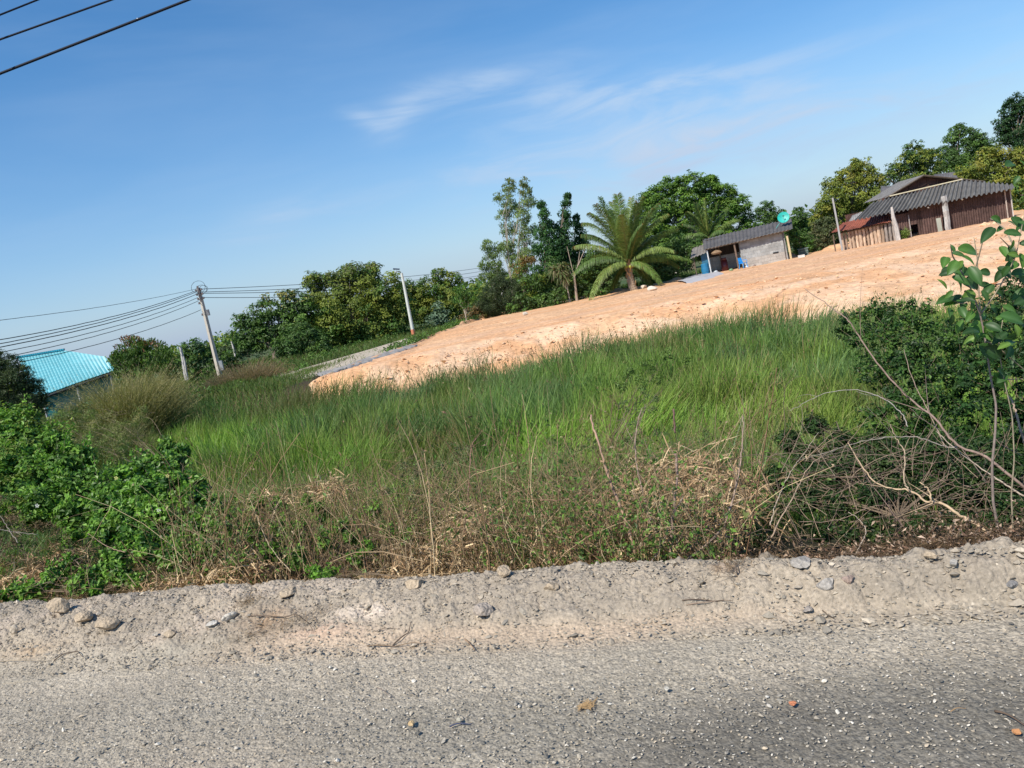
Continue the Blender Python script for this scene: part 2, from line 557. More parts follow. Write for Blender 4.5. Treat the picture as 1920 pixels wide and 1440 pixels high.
# ground sheet out to the horizon (non-uniform rows and columns)
gx = np.concatenate([-np.geomspace(1500, 62, 26), np.linspace(-60, 60, 241), np.geomspace(62, 1500, 26)])
gy = np.concatenate([[-60, -20, -5, 1.5], np.linspace(2.5, 75, 260), np.geomspace(78, 2500, 34)])
X, Y = np.meshgrid(gx, gy, indexing='ij')
S = edge_s(X, Y)
Z = ditch_h(X, Y) - .05 - .35 * sstep(0, 1, Y - np.interp(X, *TOE) - .2) * (1 - sstep(-2.5, -.5, Y - np.interp(X, (-9.4, -9.1, -7.6, -6.7, -5.0, -4.2, -3.2, -1.2, .6, 4, 8, 12, 16, 22, 60), (30.2, 31.5, 32.6, 38.0, 44.0, 52.5, 57, 64.0, 67.5, 68, 65, 62, 62, 60, 60)))) * (X > -9.2) * (X < 58)
Z = np.where(S < .75, -.25, Z)
veg = sstep(.35, .65, fbm(X * .25, Y * .25, 4, 3))
C = mixc((.060, .045, .028), (.035, .05, .018), veg)  # dark soil tones, deepened to stand in for ditch shade
C = np.where((Y > 60)[..., None], mixc((.05, .085, .025), (.10, .11, .045), veg), C)
sheet('ground', X, Y, Z, C, M['soil'])

# orange fill: bank and levelled top
front_x = np.array([-9.4, -8.6, -7, -5, 0, 5, 8, 10, 12, 20, 60])
back = ([-9.4, -9.1, -7.6, -6.7, -5.0, -4.2, -3.2, -1.2, .6, 4, 8, 12, 16, 22, 60],
        [30.2, 31.5, 32.6, 38.0, 44.0, 52.5, 57, 64.0, 67.5, 68, 65, 62, 62, 60, 60])
ux = np.concatenate([np.linspace(-9.4, 26, 300), np.linspace(26.2, 60, 90)])
vv = np.linspace(0, 1, 210)
X, V_ = np.meshgrid(ux, vv, indexing='ij')
y0 = np.interp(X, *TOE) - 1.2
y1 = np.interp(X, *back) + (fbm(X * .8, X * 0, 3, 6) - .5) * 1.2
y0 = np.minimum(y0, y1 - .2)
vp = V_ ** 1.35
Y = y0 * (1 - vp) + y1 * vp
cr = np.interp(X, *CREST) + (fbm(X * .35, Y * 0 + 9, 3, 8) - .5) * 1.6
H = base_h(X, Y)
bank = 1 - sstep(-1.2, 1.4, Y - cr)
d1, v1 = cells(X * 2.4, Y * 2.4, 3)
d2, v2 = cells(X * 1.0 + .3, Y * 1.0, 4)
gully = np.abs(fbm(X * 1.1, Y * .25, 4, 12) - .5) * 2
lump = (fbm(X * 1.5, Y * 1.5, 5, 21) - .5) * .55 + np.maximum(.42 - d1, 0) * .45 * (v1 > .45) + np.maximum(.5 - d2, 0) * .5 * (v2 > .72) - (1 - sstep(0, .22, gully)) * .16
flat_n = (fbm(X * .8, Y * .8, 5, 31) - .5) * .10 + np.maximum(.4 - d1, 0) * .10 * (v1 > .8)
ridge = np.exp(-((Y - cr - .4) / .8) ** 2) * .10
backpile = np.exp(-((Y - y1 + .6) / .5) ** 2) * (.08 + .25 * sstep(.55, .8, fbm(X * .9, X * 0 + 4, 3, 41)))
Z = H + .03 + bank * np.maximum(lump, -.12) * .28 - (1 - sstep(-9.4, -6.8, X)) * .38 + (1 - bank) * flat_n + ridge + backpile
Z = np.where(V_ < .01, Z - .3, Z); Z = np.where(V_ > .995, Z - .35, Z)
Z = np.where(X < -9.3, Z - .3, Z)
n1 = fbm(X * .30, Y * .9, 4, 51); n2 = fbm(X * 1.2, Y * 2.6, 4, 52)
C = mixc((.65, .365, .19), (.66, .41, .235), sstep(.35, .65, n1))
C = C * (1 + .22 * (n2 - .5))[..., None]
pale = bank * sstep(.38, .6, fbm(X * .8, Y * .8, 4, 53))
C = C * (1 - pale * .65)[..., None] + np.array((.77, .54, .36)) * (pale * .65)[..., None]
track = np.exp(-((Y - cr - 5.5 - .04 * X) / 1.4) ** 2) * .35 + np.exp(-((Y - 50) / 4) ** 2) * .3 * (X > 8)
C = C * (1 - track)[..., None] + np.array((.62, .40, .27)) * track[..., None]
wet = np.exp(-((Y - cr - 2.2) / 1.0) ** 2) * .45 * sstep(.3, .6, fbm(X * .2, Y * .2, 2, 77))
for rk, (ro, rs_) in enumerate([(2.9, .0), (4.5, .0), (8.2, .03), (9.9, .03), (13.5, -.05), (15.2, -.05)]):
    dY = Y - cr - ro - rs_ * X - .8 * (fbm(X * .12, X * 0 + rk // 2, 2, 55) - .5)
    rt = np.exp(-(dY / .20) ** 2) * sstep(.25, .5, fbm(X * .4, X * 0 + rk, 2, 56)); rim = np.exp(-((np.abs(dY) - .38) / .14) ** 2)
    Z = Z - rt * .07 + rim * .035 * (V_ < .99)
    C = C * (1 - .22 * rt)[..., None] + np.array((.05, .02, 0)) * (rim * .35)[..., None]
C = C * (1 - wet)[..., None] + np.array((.68, .32, .14)) * wet[..., None]
DIRT = sheet('dirt_embankment', X, Y, Z, C, M['dirt'])


def dirt_h(x, y):
    return base_h(x, y) + .03


# grey gravel strip at the foot of the lane, and the concrete lane itself
def band(name, pl, pr, z, mat, col, n=60, m_=8, hump=.0, rough=.03):
    pl, pr = np.array(pl), np.array(pr)
    t = np.linspace(0, len(pl) - 1, n)
    L = np.stack([np.interp(t, range(len(pl)), pl[:, k]) for k in (0, 1)], -1)
    R_ = np.stack([np.interp(t, range(len(pr)), pr[:, k]) for k in (0, 1)], -1)
    v = np.linspace(0, 1, m_)[None, :, None]
    P = L[:, None, :] * (1 - v) + R_[:, None, :] * v
    jag = (fbm(P[..., 0] * 2, P[..., 1] * 2, 3, 71) - .5) * .5
    P[..., 0] += jag * ((v[..., 0] < .01) | (v[..., 0] > .99))
    Zs = np.maximum(base_h(P[..., 0], P[..., 1]), -1.0) + .06 + z + hump * np.sin(v[..., 0] * math.pi) + (fbm(P[..., 0] * 3, P[..., 1] * 3, 4, 72) - .5) * rough
    Zs = np.broadcast_to(Zs, P.shape[:2]).copy()
    Zs[:, 0] -= .12; Zs[:, -1] -= .12
    Cc = np.array(col)[None, None] * (1 + .3 * (fbm(P[..., 0], P[..., 1], 4, 73) - .5))[..., None]
    return sheet(name, P[..., 0], P[..., 1], Zs, Cc, mat)


def gp(*q): return [ground_pt(px, py, -.55)[:2] for px, py in q]


band('lane', gp((505, 704), (560, 692), (620, 675), (690, 655), (760, 634)), gp((536, 713), (590, 702), (645, 687), (705, 668), (780, 645)), .0, M['concrete'], (.46, .39, .30), 60, 12, .02, .01)
band('gravel_strip', gp((592, 703), (612, 697), (650, 686), (694, 670), (767, 648)), gp((603, 708), (624, 701), (657, 690), (704, 673), (785, 649)), .02, M['dirt'], (.30, .285, .27), 90, 12, .03, .20)
band('gravel_patch', [ground_pt(1268, 528, -.56)[:2], ground_pt(1300, 515, -.56)[:2], ground_pt(1330, 510, -.56)[:2]],
     [ground_pt(1290, 532, -.56)[:2], ground_pt(1330, 524, -.56)[:2], ground_pt(1360, 514, -.56)[:2]], .0, M['peb'], (.42, .41, .42), 30, 8, .1, .08)

# ---- road and gravel windrow along its edge: frame (a along the edge, s across)
TX, TY = NY, -NX


def road_frame(a, s):
    return EX + a * TX + s * NX, EY + a * TY + s * NY


def berm_h(a, s):
    w = crest_s(a)
    hgt = .145 + .07 * (fbm(a * .9, a * 0 + 2, 3, 92) - .5)
    up = sstep(-.28, 1, (s + .02) / np.maximum(w, .1))
    up = up * sstep(-.18, .10, s)
    dn = 1 - sstep(0, .40, s - w)
    return hgt * up * np.where(s > w, dn, 1)


def road_color(x, y, a, s):
    n = fbm(x * .7 + y * .5, y * 2.2, 4, 61); n2 = fbm(x * 3, y * 3, 4, 62)
    C = mixc((.405, .352, .272), (.345, .305, .238), sstep(.35, .65, n))
    dust = np.exp(-((s + .02 + .10 * (vnoise(a * 1.4, a * 0, 3) - .5)) / .11) ** 2) * sstep(1.2, 2.1, a) * (1 - .75 * sstep(3.6, 5.2, a))
    C = C * (1 - dust[..., None] * .85) + np.array((.50, .385, .275)) * dust[..., None] * .85
    # worn wheel track with bare dark stone, and tan dust between
    tr = np.exp(-((s + .72 + .02 * a) / .22) ** 2) * sstep(1.0, 3.5, a) * .6
    C = C * (1 - tr[..., None]) + np.array((.235, .215, .175)) * tr[..., None]
    tr2 = np.exp(-((s + .55) / .18) ** 2) * (1 - sstep(1.5, 4, a)) * .35
    C = C * (1 - tr2[..., None]) + np.array((.25, .235, .195)) * tr2[..., None]
    dk = sstep(.0, .8, 1.5 - np.hypot((x - .75) / .9, (y - 2.0) / .55)) * .72  # darker oval patch on the near road, right of centre
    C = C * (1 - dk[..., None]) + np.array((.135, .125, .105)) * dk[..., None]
    tan = sstep(-.4, -2.2, x) * sstep(-.35, -1.0, s) * sstep(.3, .6, fbm(x * .9, y * .9, 3, 63)) * .55
    C = C * (1 - tan)[..., None] + np.array((.40, .335, .255)) * tan[..., None]
    return C * (1 + .25 * (n2 - .5))[..., None]


def road_sheet(name, a0, a1, s0, s1, na, ns, fine, mat):
    a, s = np.meshgrid(np.linspace(a0, a1, na), np.linspace(s0, s1, ns), indexing='ij')
    x, y = road_frame(a, s)
    z = (fbm(x * .8, y * .8, 3, 81) - .5) * .03
    if fine:
        d, v = cells(x * 38, y * 38, 7)
        z = z + np.maximum(.5 - d, 0) * .014 * (v > .35) + (fbm(x * 25, y * 25, 3, 82) - .5) * .010
    return x, y, z, a, s


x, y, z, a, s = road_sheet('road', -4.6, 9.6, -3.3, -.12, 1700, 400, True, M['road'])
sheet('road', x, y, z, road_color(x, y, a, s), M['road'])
# rest of the road, coarser, 6 mm lower so that the sheets never share a plane
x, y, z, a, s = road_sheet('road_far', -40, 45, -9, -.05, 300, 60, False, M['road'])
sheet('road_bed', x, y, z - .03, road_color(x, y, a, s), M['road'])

# windrow
a, s = np.meshgrid(np.linspace(-4.6, 9.6, 1850), np.linspace(-.22, 1.5, 250), indexing='ij')
x, y = road_frame(a, s)
hb = berm_h(a, s)
k = sstep(.0, .06, hb)
d1, v1 = cells(x * 14, y * 14, 17); d2, v2 = cells(x * 34, y * 34, 18); d3, v3 = cells(x * 6, y * 6, 19)
right = sstep(3.6, 5.2, a)
clod = np.maximum(.5 - d1, 0) * .050 * (v1 > .5) * (.45 + .35 * right) + np.maximum(.5 - d2, 0) * .022 * (v2 > .3) + np.maximum(.42 - d3, 0) * .12 * (v3 > .76) * (.45 + .2 * right)
crk = -(1 - sstep(0, .10, np.abs(fbm(x * 7, y * 7, 4, 93) - .5))) * .012
drop = base_h(x, y) * sstep(.5, .9, adj_s(x, y))
z = hb + k * (clod + crk + (fbm(x * 9, y * 9, 4, 94) - .5) * .034) + drop + (fbm(x * 25, y * 25, 3, 82) - .5) * .010 + .004
z = z - .010 * sstep(-.05, -.17, s) + (fbm(x * 6, y * 6, 4, 98) - .5) * .022 * sstep(-.02, -.12, s)
z = np.where(s < -.2, z - .03, z)
C0 = mixc((.395, .332, .252), (.335, .285, .222), sstep(.35, .65, fbm(x * 2, y * 2, 4, 95)))
pale = sstep(.62, .75, fbm(x * 3.1, y * 4.5, 3, 96)) * (a < 3.4)
C0 = C0 * (1 - pale * .5)[..., None] + np.array((.47, .39, .31)) * (pale * .5)[..., None]
soilc = sstep(crest_s(a) + .08, crest_s(a) + .24, s)
C0 = C0 * (1 - soilc)[..., None] + np.array((.050, .037, .024)) * soilc[..., None]  # soil behind the crest, darkened to carry the shade under the brush
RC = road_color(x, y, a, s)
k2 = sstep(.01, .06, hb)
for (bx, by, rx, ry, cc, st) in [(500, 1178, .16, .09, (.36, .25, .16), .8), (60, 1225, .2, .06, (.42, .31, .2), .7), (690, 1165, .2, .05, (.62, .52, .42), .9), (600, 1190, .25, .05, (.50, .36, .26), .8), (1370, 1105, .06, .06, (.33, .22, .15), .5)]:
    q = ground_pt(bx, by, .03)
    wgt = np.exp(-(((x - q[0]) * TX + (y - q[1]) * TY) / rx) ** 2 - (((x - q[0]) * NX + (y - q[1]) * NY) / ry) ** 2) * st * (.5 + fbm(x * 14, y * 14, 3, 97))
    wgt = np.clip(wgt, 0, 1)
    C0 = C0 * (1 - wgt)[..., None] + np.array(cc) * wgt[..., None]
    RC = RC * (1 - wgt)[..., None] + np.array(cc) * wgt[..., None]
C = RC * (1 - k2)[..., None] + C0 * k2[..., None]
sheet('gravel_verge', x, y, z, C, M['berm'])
for a_arr in (np.linspace(-35, -4.55, 340), np.linspace(9.55, 40, 340)):
    a, s = np.meshgrid(a_arr, np.linspace(-.2, 1.5, 50), indexing='ij')
    x, y = road_frame(a, s)
    z = berm_h(a, s) + (fbm(x * 9, y * 9, 4, 94) - .5) * .05 * sstep(0, .1, s) + base_h(x, y) * sstep(.5, .9, adj_s(x, y)) - .006
    cf = mixc((.395, .332, .252), (.335, .285, .222), vnoise(x * 3, y * 3)); sf = sstep(crest_s(a) + .08, crest_s(a) + .24, s)
    sheet('gravel_verge', x, y, z, cf * (1 - sf)[..., None] + np.array((.050, .037, .024)) * sf[..., None], M['berm'])


def verge_z(a, s):
    x, y = road_frame(a, s)
    return berm_h(a, s) + base_h(x, y) * sstep(.5, .9, adj_s(x, y))


# loose stones on the road and on the windrow (nobody could count them)
g = Geo()
N = 98000
a = RN.uniform(-4.3, 9.3, N); s = -3.2 * RN.random(N) ** .9 - .1
dens = vnoise(a * 1.5, s * 3, 5)
keep = (dens + .5 * RN.random(N)) > .62 - .35 * np.exp(-((s + .75) / .35) ** 2)
a, s = a[keep], s[keep]; N = len(a)
x, y = road_frame(a, s)
R_ = RN.uniform(.0022, .0060, N) * np.where(RN.random(N) < .06, RN.uniform(1.4, 2.4, N), 1)
base = np.array([(.42, .37, .29), (.29, .265, .22), (.15, .14, .12), (.62, .57, .48), (.52, .43, .31)])[RN.choice(5, N, p=[.34, .24, .2, .12, .10])]
big = R_ > .0075
base[big & (RN.random(N) < .05)] = (.52, .49, .42)
base[big & (RN.random(N) < .012)] = (.52, .27, .16)
z = (fbm(x * .8, y * .8, 3, 81) - .5) * .03 + .006 + R_ * .25
pebbles(g, np.stack([x, y, z], 1), R_, base * RN.uniform(.8, 1.2, (N, 1)))
N = 25000
a = RN.uniform(-4.3, 9.3, N); s = RN.uniform(-.15, .8, N)
x, y = road_frame(a, s)
R_ = RN.uniform(.003, .009, N) * np.where(RN.random(N) < .06, RN.uniform(1.5, 3.0, N), 1) * (1 + .5 * sstep(3.6, 5.2, a))
z = verge_z(a, s) + .008 + (fbm(x * 9, y * 9, 4, 94) - .5) * .03
base = np.array([(.38, .325, .25), (.32, .28, .22), (.25, .225, .185), (.50, .43, .33)])[RN.choice(4, N, p=[.45, .3, .15, .10])]
pebbles(g, np.stack([x, y, z], 1), R_, base * RN.uniform(.8, 1.15, (N, 1)))
tag(g.build('loose_gravel', M['peb']), 'loose grey and white gravel scattered over the road and its verge', 'gravel', kind='stuff')

# clods on the orange bank
g = Geo()
N = 5000
x = RN.uniform(-8, 40, N); toe = np.interp(x, *TOE); cr_ = np.interp(x, *CREST)
y = toe + (cr_ - toe) * RN.uniform(-.05, 1.25, N) ** .8
y = np.where(RN.random(N) < .12, RN.uniform(30, 60, N), y)
ok = (y < np.interp(x, *back) - .3); x, y = x[ok], y[ok]; N = len(x)
R_ = np.clip(RN.lognormal(-3.45, .5, N), .02, .16)
pebbles(g, np.stack([x, y, dirt_h(x, y) + R_ * .6], 1), R_, np.array((.64, .41, .24)) * RN.uniform(.8, 1.15, (N, 1)) + RN.uniform(0, .06, (N, 1)))
tag(g.build('dirt_clods', M['dirt']), 'pale orange clods lying on the sunlit earth bank', 'clods', kind='stuff')


# ---------------------------------------------------------------- buildings
def cols(c, n, v=.2):
    return np.asarray(c)[None] * RN.uniform(1 - v, 1 + v, (n, 1))


def post(name, p0, p1, w, mat, col, parent, d=None, n=8, taper=1.0, rough=0.0):
    """a squared or hewn post as a mesh of its own"""
    g = Geo(); p0 = np.array(p0); p1 = np.array(p1); d = d or w
    t = np.linspace(0, 1, n)[:, None]
    P = p0 * (1 - t) + p1 * t + RN.normal(0, 1, (n, 3)) * rough
    R_ = (w / 2) * (1 + (taper - 1) * t[:, 0]) * 1.2
    tubes(g, P, R_, col, 5 if rough else 4)
    return g.build(name, mat, parent)


# ---- concrete block shed
SB = at(1474, 489, 57.0)                                  # foot of its front right corner
SL = at(1343, 513, 58.6); SL[2] = SB[2]
e1 = unit(SL - SB); e1[2] = 0; e1 = unit(e1)              # along the front, to the left
e2 = np.array([-e1[1], e1[0], 0]); e2 = e2 if e2[1] > 0 else -e2    # into the depth
Zb = -.62
shed = empty('block_shed', (SB[0], SB[1], Zb), 'grey concrete block shed with an open porch under a corrugated cement roof', 'shed')


def sp(u, v, w):
    return np.array([SB[0], SB[1], Zb]) + e1 * u + e2 * v + np.array([0, 0, 1.]) * w


def block_wall(name, p, du, length, height, parent, mat, col, th=.12, rows=9, bl=.42, mort=.006, top=None):
    g = Geo(); hh = height / rows; nrm = unit(np.cross(du, (0, 0, 1.)))
    ax = np.array([du, nrm, (0, 0, 1.)])
    for r in range(rows):
        x0 = -(r % 2) * bl / 2
        hr = hh
        while x0 < length - .02:
            a0, a1 = max(x0, 0), min(x0 + bl, length)
            lim = height if top is None else min(top(a0), top(a1))
            if a1 - a0 > .04 and (r + 1) * hh <= lim + hh * .6:
                c = np.array(p) + np.array(du) * (a0 + a1) / 2 + np.array([0, 0, 1.]) * (r + .5) * hh
                cc = np.array(col) * random.uniform(.82, 1.15)
                if r < 3: cc = cc * .8 + np.array((.62, .47, .33)) * .2
                box(g, c + nrm * random.uniform(-.006, .006), (a1 - a0 - mort, th, hr - mort), cc, ax=ax)
            x0 += bl
    c = np.array(p) + np.array(du) * length / 2 + np.array([0, 0, 1.]) * height * .48
    box(g, c, (length - .02, th * .7, height * .95), (.30, .29, .27), ax=ax)
    return g.build(name, mat, parent)


wallW = 3.05
block_wall('wall', sp(0, 0, 0), e1, wallW, 2.05, shed, M['block'], (.34, .345, .34))
block_wall('wall', sp(-.06, .1, 0), e2, 2.6, 2.2, shed, M['block'], (.46, .44, .41))
block_wall('wall', sp(wallW, .14, 0), e2, 2.3, 2.0, shed, M['block'], (.42, .42, .40))
block_wall('wall', sp(wallW + .1, 2.5, 0), e1, 2.3, 1.35, shed, M['block'], (.48, .50, .50), rows=6)
block_wall('wall', sp(0, 2.6, 0), e1, wallW, 2.3, shed, M['block'], (.42, .42, .40), rows=10)
# little openings and stains on the wall front
g = Geo(); box(g, sp(.62, -.075, .72), (.38, .03, .10), (.02, .02, .02), ax=[e1, e2, (0, 0, 1.)]); g.build('vent_slot', M['paint'], shed)
g = Geo(); corrugated(g, sp(-.75, -.62, 2.18), sp(5.6, -.62, 1.98), sp(5.75, 3.0, 2.75), sp(-.95, 3.0, 2.95), 24, .03, 8, (.105, .10, .10), jag=.10, sag=.05)
g.build('roof', M['fibro'], shed)
g = Geo(); corrugated(g, sp(5.0, -.1, 1.82), sp(6.7, -.1, 1.50), sp(6.6, 2.2, 2.25), sp(5.0, 2.2, 2.45), 7, .025, 5, (.20, .185, .17), jag=.12); g.build('side_roof', M['fibro'], shed)
g = Geo()
box(g, sp(2.5, -.5, 2.04), (6.0, .07, .09), (.26, .19, .13), ax=[unit(sp(5.6, -.5, 1.92) - sp(-.6, -.5, 2.12)), e2, (0, 0, 1.)]); g.build('eave_beam', M['wood'], shed)
for u, v, h, c, w in [(3.35, -.4, 1.92, (.17, .12, .09), .13), (5.35, -.42, 1.90, (.55, .57, .58), .09), (4.6, 2.2, 2.5, (.2, .15, .1), .1), (-.14, -.12, 2.05, (.22, .22, .22), .10), (-.36, -.2, 1.75, (.50, .40, .24), .16), (6.45, .2, 1.55, (.16, .12, .09), .08)]:
    post('post', sp(u, v, -.05), sp(u + .05, v, h), w, M['wood'], c, shed)
g = Geo(); box(g, sp(4.25, 2.3, 1.95), (2.6, .05, 1.4), (.06, .05, .045), ax=[e1, e2, (0, 0, 1.)]); g.build('shade_panel', M['wood'], shed)  # added dark sheet standing in for the shade inside the porch
g = Geo(); box(g, sp(5.65, .35, .95), (.6, .03, 1.5), (.03, .14, .24), ax=[e1, e2, (0, 0, 1.)]); g.build('tarpaulin', M['plastic'], shed)
g = Geo(); slab(g, sp(-.0, -.45, -.05), sp(5.6, -.45, -.05), sp(5.6, 2.5, -.05), sp(0, 2.5, -.05), .10, (.36, .34, .31)); g.build('floor', M['concrete'], shed)
# satellite dish
dp = at(1469, 408, 57.8)
dish = empty('satellite_dish', sp(.35, .9, 2.50), 'turquoise satellite dish standing on the shed roof', 'satellite dish')
g = Geo(); nr = unit(np.array([-.35, -.9, .35])); ta = unit(np.cross(nr, (0, 0, 1.))); tb = np.cross(ta, nr)
rr = np.linspace(0.001, .42, 8)[:, None]; th = np.linspace(0, 2 * math.pi, 29)[None, :]
P = dp + rr[..., None] * (np.cos(th)[..., None] * ta + np.sin(th)[..., None] * tb) + (rr ** 2 * .45)[..., None] * nr
g.add(P.reshape(-1, 3), grid_quads(8, 29), None, (.02, .42, .36)); g.add((P - nr * .015).reshape(-1, 3), grid_quads(8, 29)[:, ::-1], None, (.03, .42, .38))
g.build('reflector', M['paint'], dish)
g = Geo(); tubes(g, [sp(.35, .9, 2.42), dp - nr * .02], [.025, .025], (.10, .35, .33), 6); g.build('mast', M['metal'], dish)
g = Geo()
fo = dp + nr * .34
for k in (0.5, 2.6, 4.7): tubes(g, [dp + (ta * math.cos(k) + tb * math.sin(k)) * .38 + nr * .06, fo], [.007, .007], (.04, .08, .08), 4)
box(g, fo, (.07, .07, .09), (.05, .06, .06)); g.build('feed_horn', M['metal'], dish)


# chair, barrel, basket and goods in the porch
def plastic_chair(p, rot, label):
    t = empty('plastic_chair', p, label, 'chair')
    c, s = math.cos(rot), math.sin(rot); X = np.array([c, s, 0]); Yv = np.array([-s, c, 0]); Zv = np.array([0, 0, 1.]); p = np.array(p)
    ax = [X, Yv, Zv]; col = (.02, .30, .75)
    g = Geo(); box(g, p + Zv * .44, (.44, .42, .035), col, ax=ax); g.build('seat', M['plastic'], t)
    g = Geo(); slab(g, p + Yv * .20 - X * .22 + Zv * .45, p + Yv * .20 + X * .22 + Zv * .45, p + Yv * .29 + X * .17 + Zv * .86, p + Yv * .29 - X * .17 + Zv * .86, .025, col); g.build('backrest', M['plastic'], t)
    for i in (-1, 1):
        for j in (-1, 1):
            g = Geo(); tubes(g, [p + X * i * .23 + Yv * j * .22, p + X * i * .18 + Yv * j * .17 + Zv * .44], [.022, .026], col, 5); g.build('leg', M['plastic'], t)
    for i in (-1, 1):
        g = Geo(); tubes(g, [p + X * i * .23 - Yv * .18 + Zv * .45, p + X * i * .24 - Yv * .17 + Zv * .64, p + X * i * .23 + Yv * .2 + Zv * .66], [.018, .02, .02], col, 5); g.build('armrest', M['plastic'], t)


plastic_chair(sp(3.0, -.75, -.0), .5, 'bright blue plastic chair outside the porch of the block shed')
g = Geo(); p = sp(4.35, .4, 0)
slab(g, p + e1 * -.25, p + e1 * .25, p + e1 * .22 + (0, 0, .9), p + e1 * -.22 + (0, 0, .9), .3, (.10, .02, .025))
box(g, p + np.array([0, 0, .99]), (.36, .3, .16), (.09, .018, .02), ax=[e1, e2, (0, 0, 1.)])
tag(g.build('sack_pile', M['plastic'], None, True, p), 'dark red bundle standing inside the shed porch', 'bundle')
t = empty('water_barrel', sp(5.75, -.25, 0), 'blue barrel at the left end of the shed porch', 'barrel')
g = Geo(); p = sp(5.75, -.25, 0); hs = np.array([0, .02, .3, .32, .6, .62, .88, .9]); tubes(g, p + np.array([0, 0, 1.]) * hs[:, None], np.array([.25, .28, .28, .295, .295, .28, .28, .25]), (.02, .17, .32), 16); g.build('body', M['plastic'], t)
g = Geo(); tubes(g, [p + (0, 0, .9), p + (0, 0, .94)], [.26, .25], (.03, .2, .36), 16); g.build('lid', M['plastic'], t)
t = empty('woven_basket', sp(4.75, -.45, 1.3), 'brown woven basket hanging under the eave of the shed', 'basket')
g = Geo(); p = sp(4.75, -.5, 1.45); tubes(g, p + np.array([0, 0, 1.]) * np.array([0, .03, .12, .22, .30])[:, None], np.array([.22, .34, .40, .30, .12]), (.26, .17, .10), 14); g.build('body', M['wood'], t)
g = Geo(); tubes(g, [p + (0, 0, .3), p + (0, 0, .5)], [.01, .01], (.2, .15, .1), 4); g.build('handle', M['cable'], t)
for u, v, r_, c, nm, lb in [(2.75, -.65, .17, (.75, .75, .75), 'plastic_bag', 'white plastic bag lying beside the blue chair'), (3.9, -.5, .16, (.18, .30, .17), 'green_bucket', 'faded green tub on the ground in front of the porch'), (5.05, -.2, .20, (.50, .55, .58), 'grey_sack', 'pale grey sack behind the left porch post'), (2.25, -.35, .13, (.28, .22, .2), 'brown_bag', 'small brown bag against the block wall')]:
    g = Geo(); rock(g, sp(u, v, r_ * .7), r_, (1, .8, .9), c, seed=int(u * 100), rough=.8); tag(g.build(nm, M['plastic'], None, True, sp(u, v, 0)), lb, nm.split('_')[-1])
p = ground_pt(1507, 480, -.6)
t = empty('storage_crate', p, 'weathered grey-green crate standing in the grass right of the block shed', 'crate')
g = Geo()
for k in range(4): box(g, p + (0, 0, .08 + k * .14), (.7, .4, .11), (.12, .17, .155), ax=[e1, e2, (0, 0, 1.)])
g.build('slats', M['wood'], t)
g = Geo(); box(g, p + (0, 0, .56), (.8, .5, .03), (.20, .27, .26), ax=[e1, e2, (0, 0, 1.)]); g.build('lid', M['wood'], t)
g = Geo(); box(g, ground_pt(1503, 484, -.6) + (0, 0, .12), (.45, .3, .22), (.60, .58, .54), ax=[e1, e2, (0, 0, 1.)])
tag(g.build('cement_block', M['concrete'], None, False, ground_pt(1503, 484, -.6)), 'pale cement block lying in front of the grey-green crate', 'block')

# ---- long corrugated house
HR = ground_pt(1899, 408, -.6); HL = ground_pt(1681, 451, -.6)
h1 = unit(np.array([HL[0] - HR[0], HL[1] - HR[1], 0])); h2 = np.array([-h1[1], h1[0], 0]); h2 = h2 if h2[1] > 0 else -h2
HLEN = np.linalg.norm((HL - HR)[:2])
house = empty('corrugated_house', (HR[0], HR[1], Zb), 'long low house with rusty brown corrugated metal walls and grey cement roof', 'house')


def hp(u, v, w):
    return np.array([HR[0], HR[1], Zb]) + h1 * u + h2 * v + np.array([0, 0, 1.]) * w


def hv(px, py, v):
    """where the sight line of a photo pixel meets the upright plane v metres behind the house front"""
    d = ray(px, py); P0 = hp(0, v, 0)
    return CAM + d * (((P0 - CAM) @ h2) / (d @ h2))


def eave_w(u): return 2.20 - .0 * u


# front wall in sheets with openings
g = Geo(); u0 = 0.0
openings = [(4.05, 4.25, .05, .95), (5.95, 6.3, .0, .9)]
def wall_sheet(u0, u1, w0, w1, parent, name='wall_sheet'):
    g = Geo(); n = max(int((u1 - u0) / .15), 1)
    corrugated(g, hp(u0, 0, w1), hp(u1, 0, w1), hp(u1, random.uniform(-.02, .02), w0), hp(u0, 0, w0), n, .032, 5, np.array((.088, .054, .047)) * random.uniform(.75, 1.3), per=4, th=.004)
    return g.build(name, M['rust'], parent)
wall_sheet(0, .95, -.05, 2.0, house); wall_sheet(.95, 2.05, -.05, 2.04, house); wall_sheet(2.05, 3.1, -.05, 2.02, house)
wall_sheet(3.1, 4.0, -.05, 2.0, house); wall_sheet(4.3, 5.6, -.05, 1.98, house); wall_sheet(4.0, 4.3, .95, 2.0, house)
wall_sheet(5.6, 5.9, -.05, 1.92, house); wall_sheet(5.9, 6.35, .85, 1.92, house); wall_sheet(6.35, HLEN + .1, -.05, 1.7, house)
# side wall, rear walls, dark interior comes from the closed box
for (ua, va, ub, vb, hh) in [(0, 0, 0, 6, 2.15), (HLEN + 1.3, 1.4, HLEN + 1.3, 6, 1.9), (0, 6, HLEN + 1.3, 6, 2.4), (HLEN + .1, .05, HLEN + .1, 1.4, 1.9), (HLEN + .1, 1.42, HLEN + 1.3, 1.42, 1.7)]:
    g = Geo(); L_ = math.hypot(ub - ua, vb - va)
    corrugated(g, hp(ua, va, hh), hp(ub, vb, hh), hp(ub, vb, -.05), hp(ua, va, -.05), int(L_ / .11), .016, 3, (.10, .05, .04), per=4, th=.004); g.build('side_wall', M['rust'], house)
g = Geo(); slab(g, hp(0, .1, -.04), hp(HLEN + 1.3, .3, -.04), hp(HLEN + 1.3, 6, -.04), hp(0, 6, -.04), .05, (.25, .2, .16)); g.build('floor', M['concrete'], house)
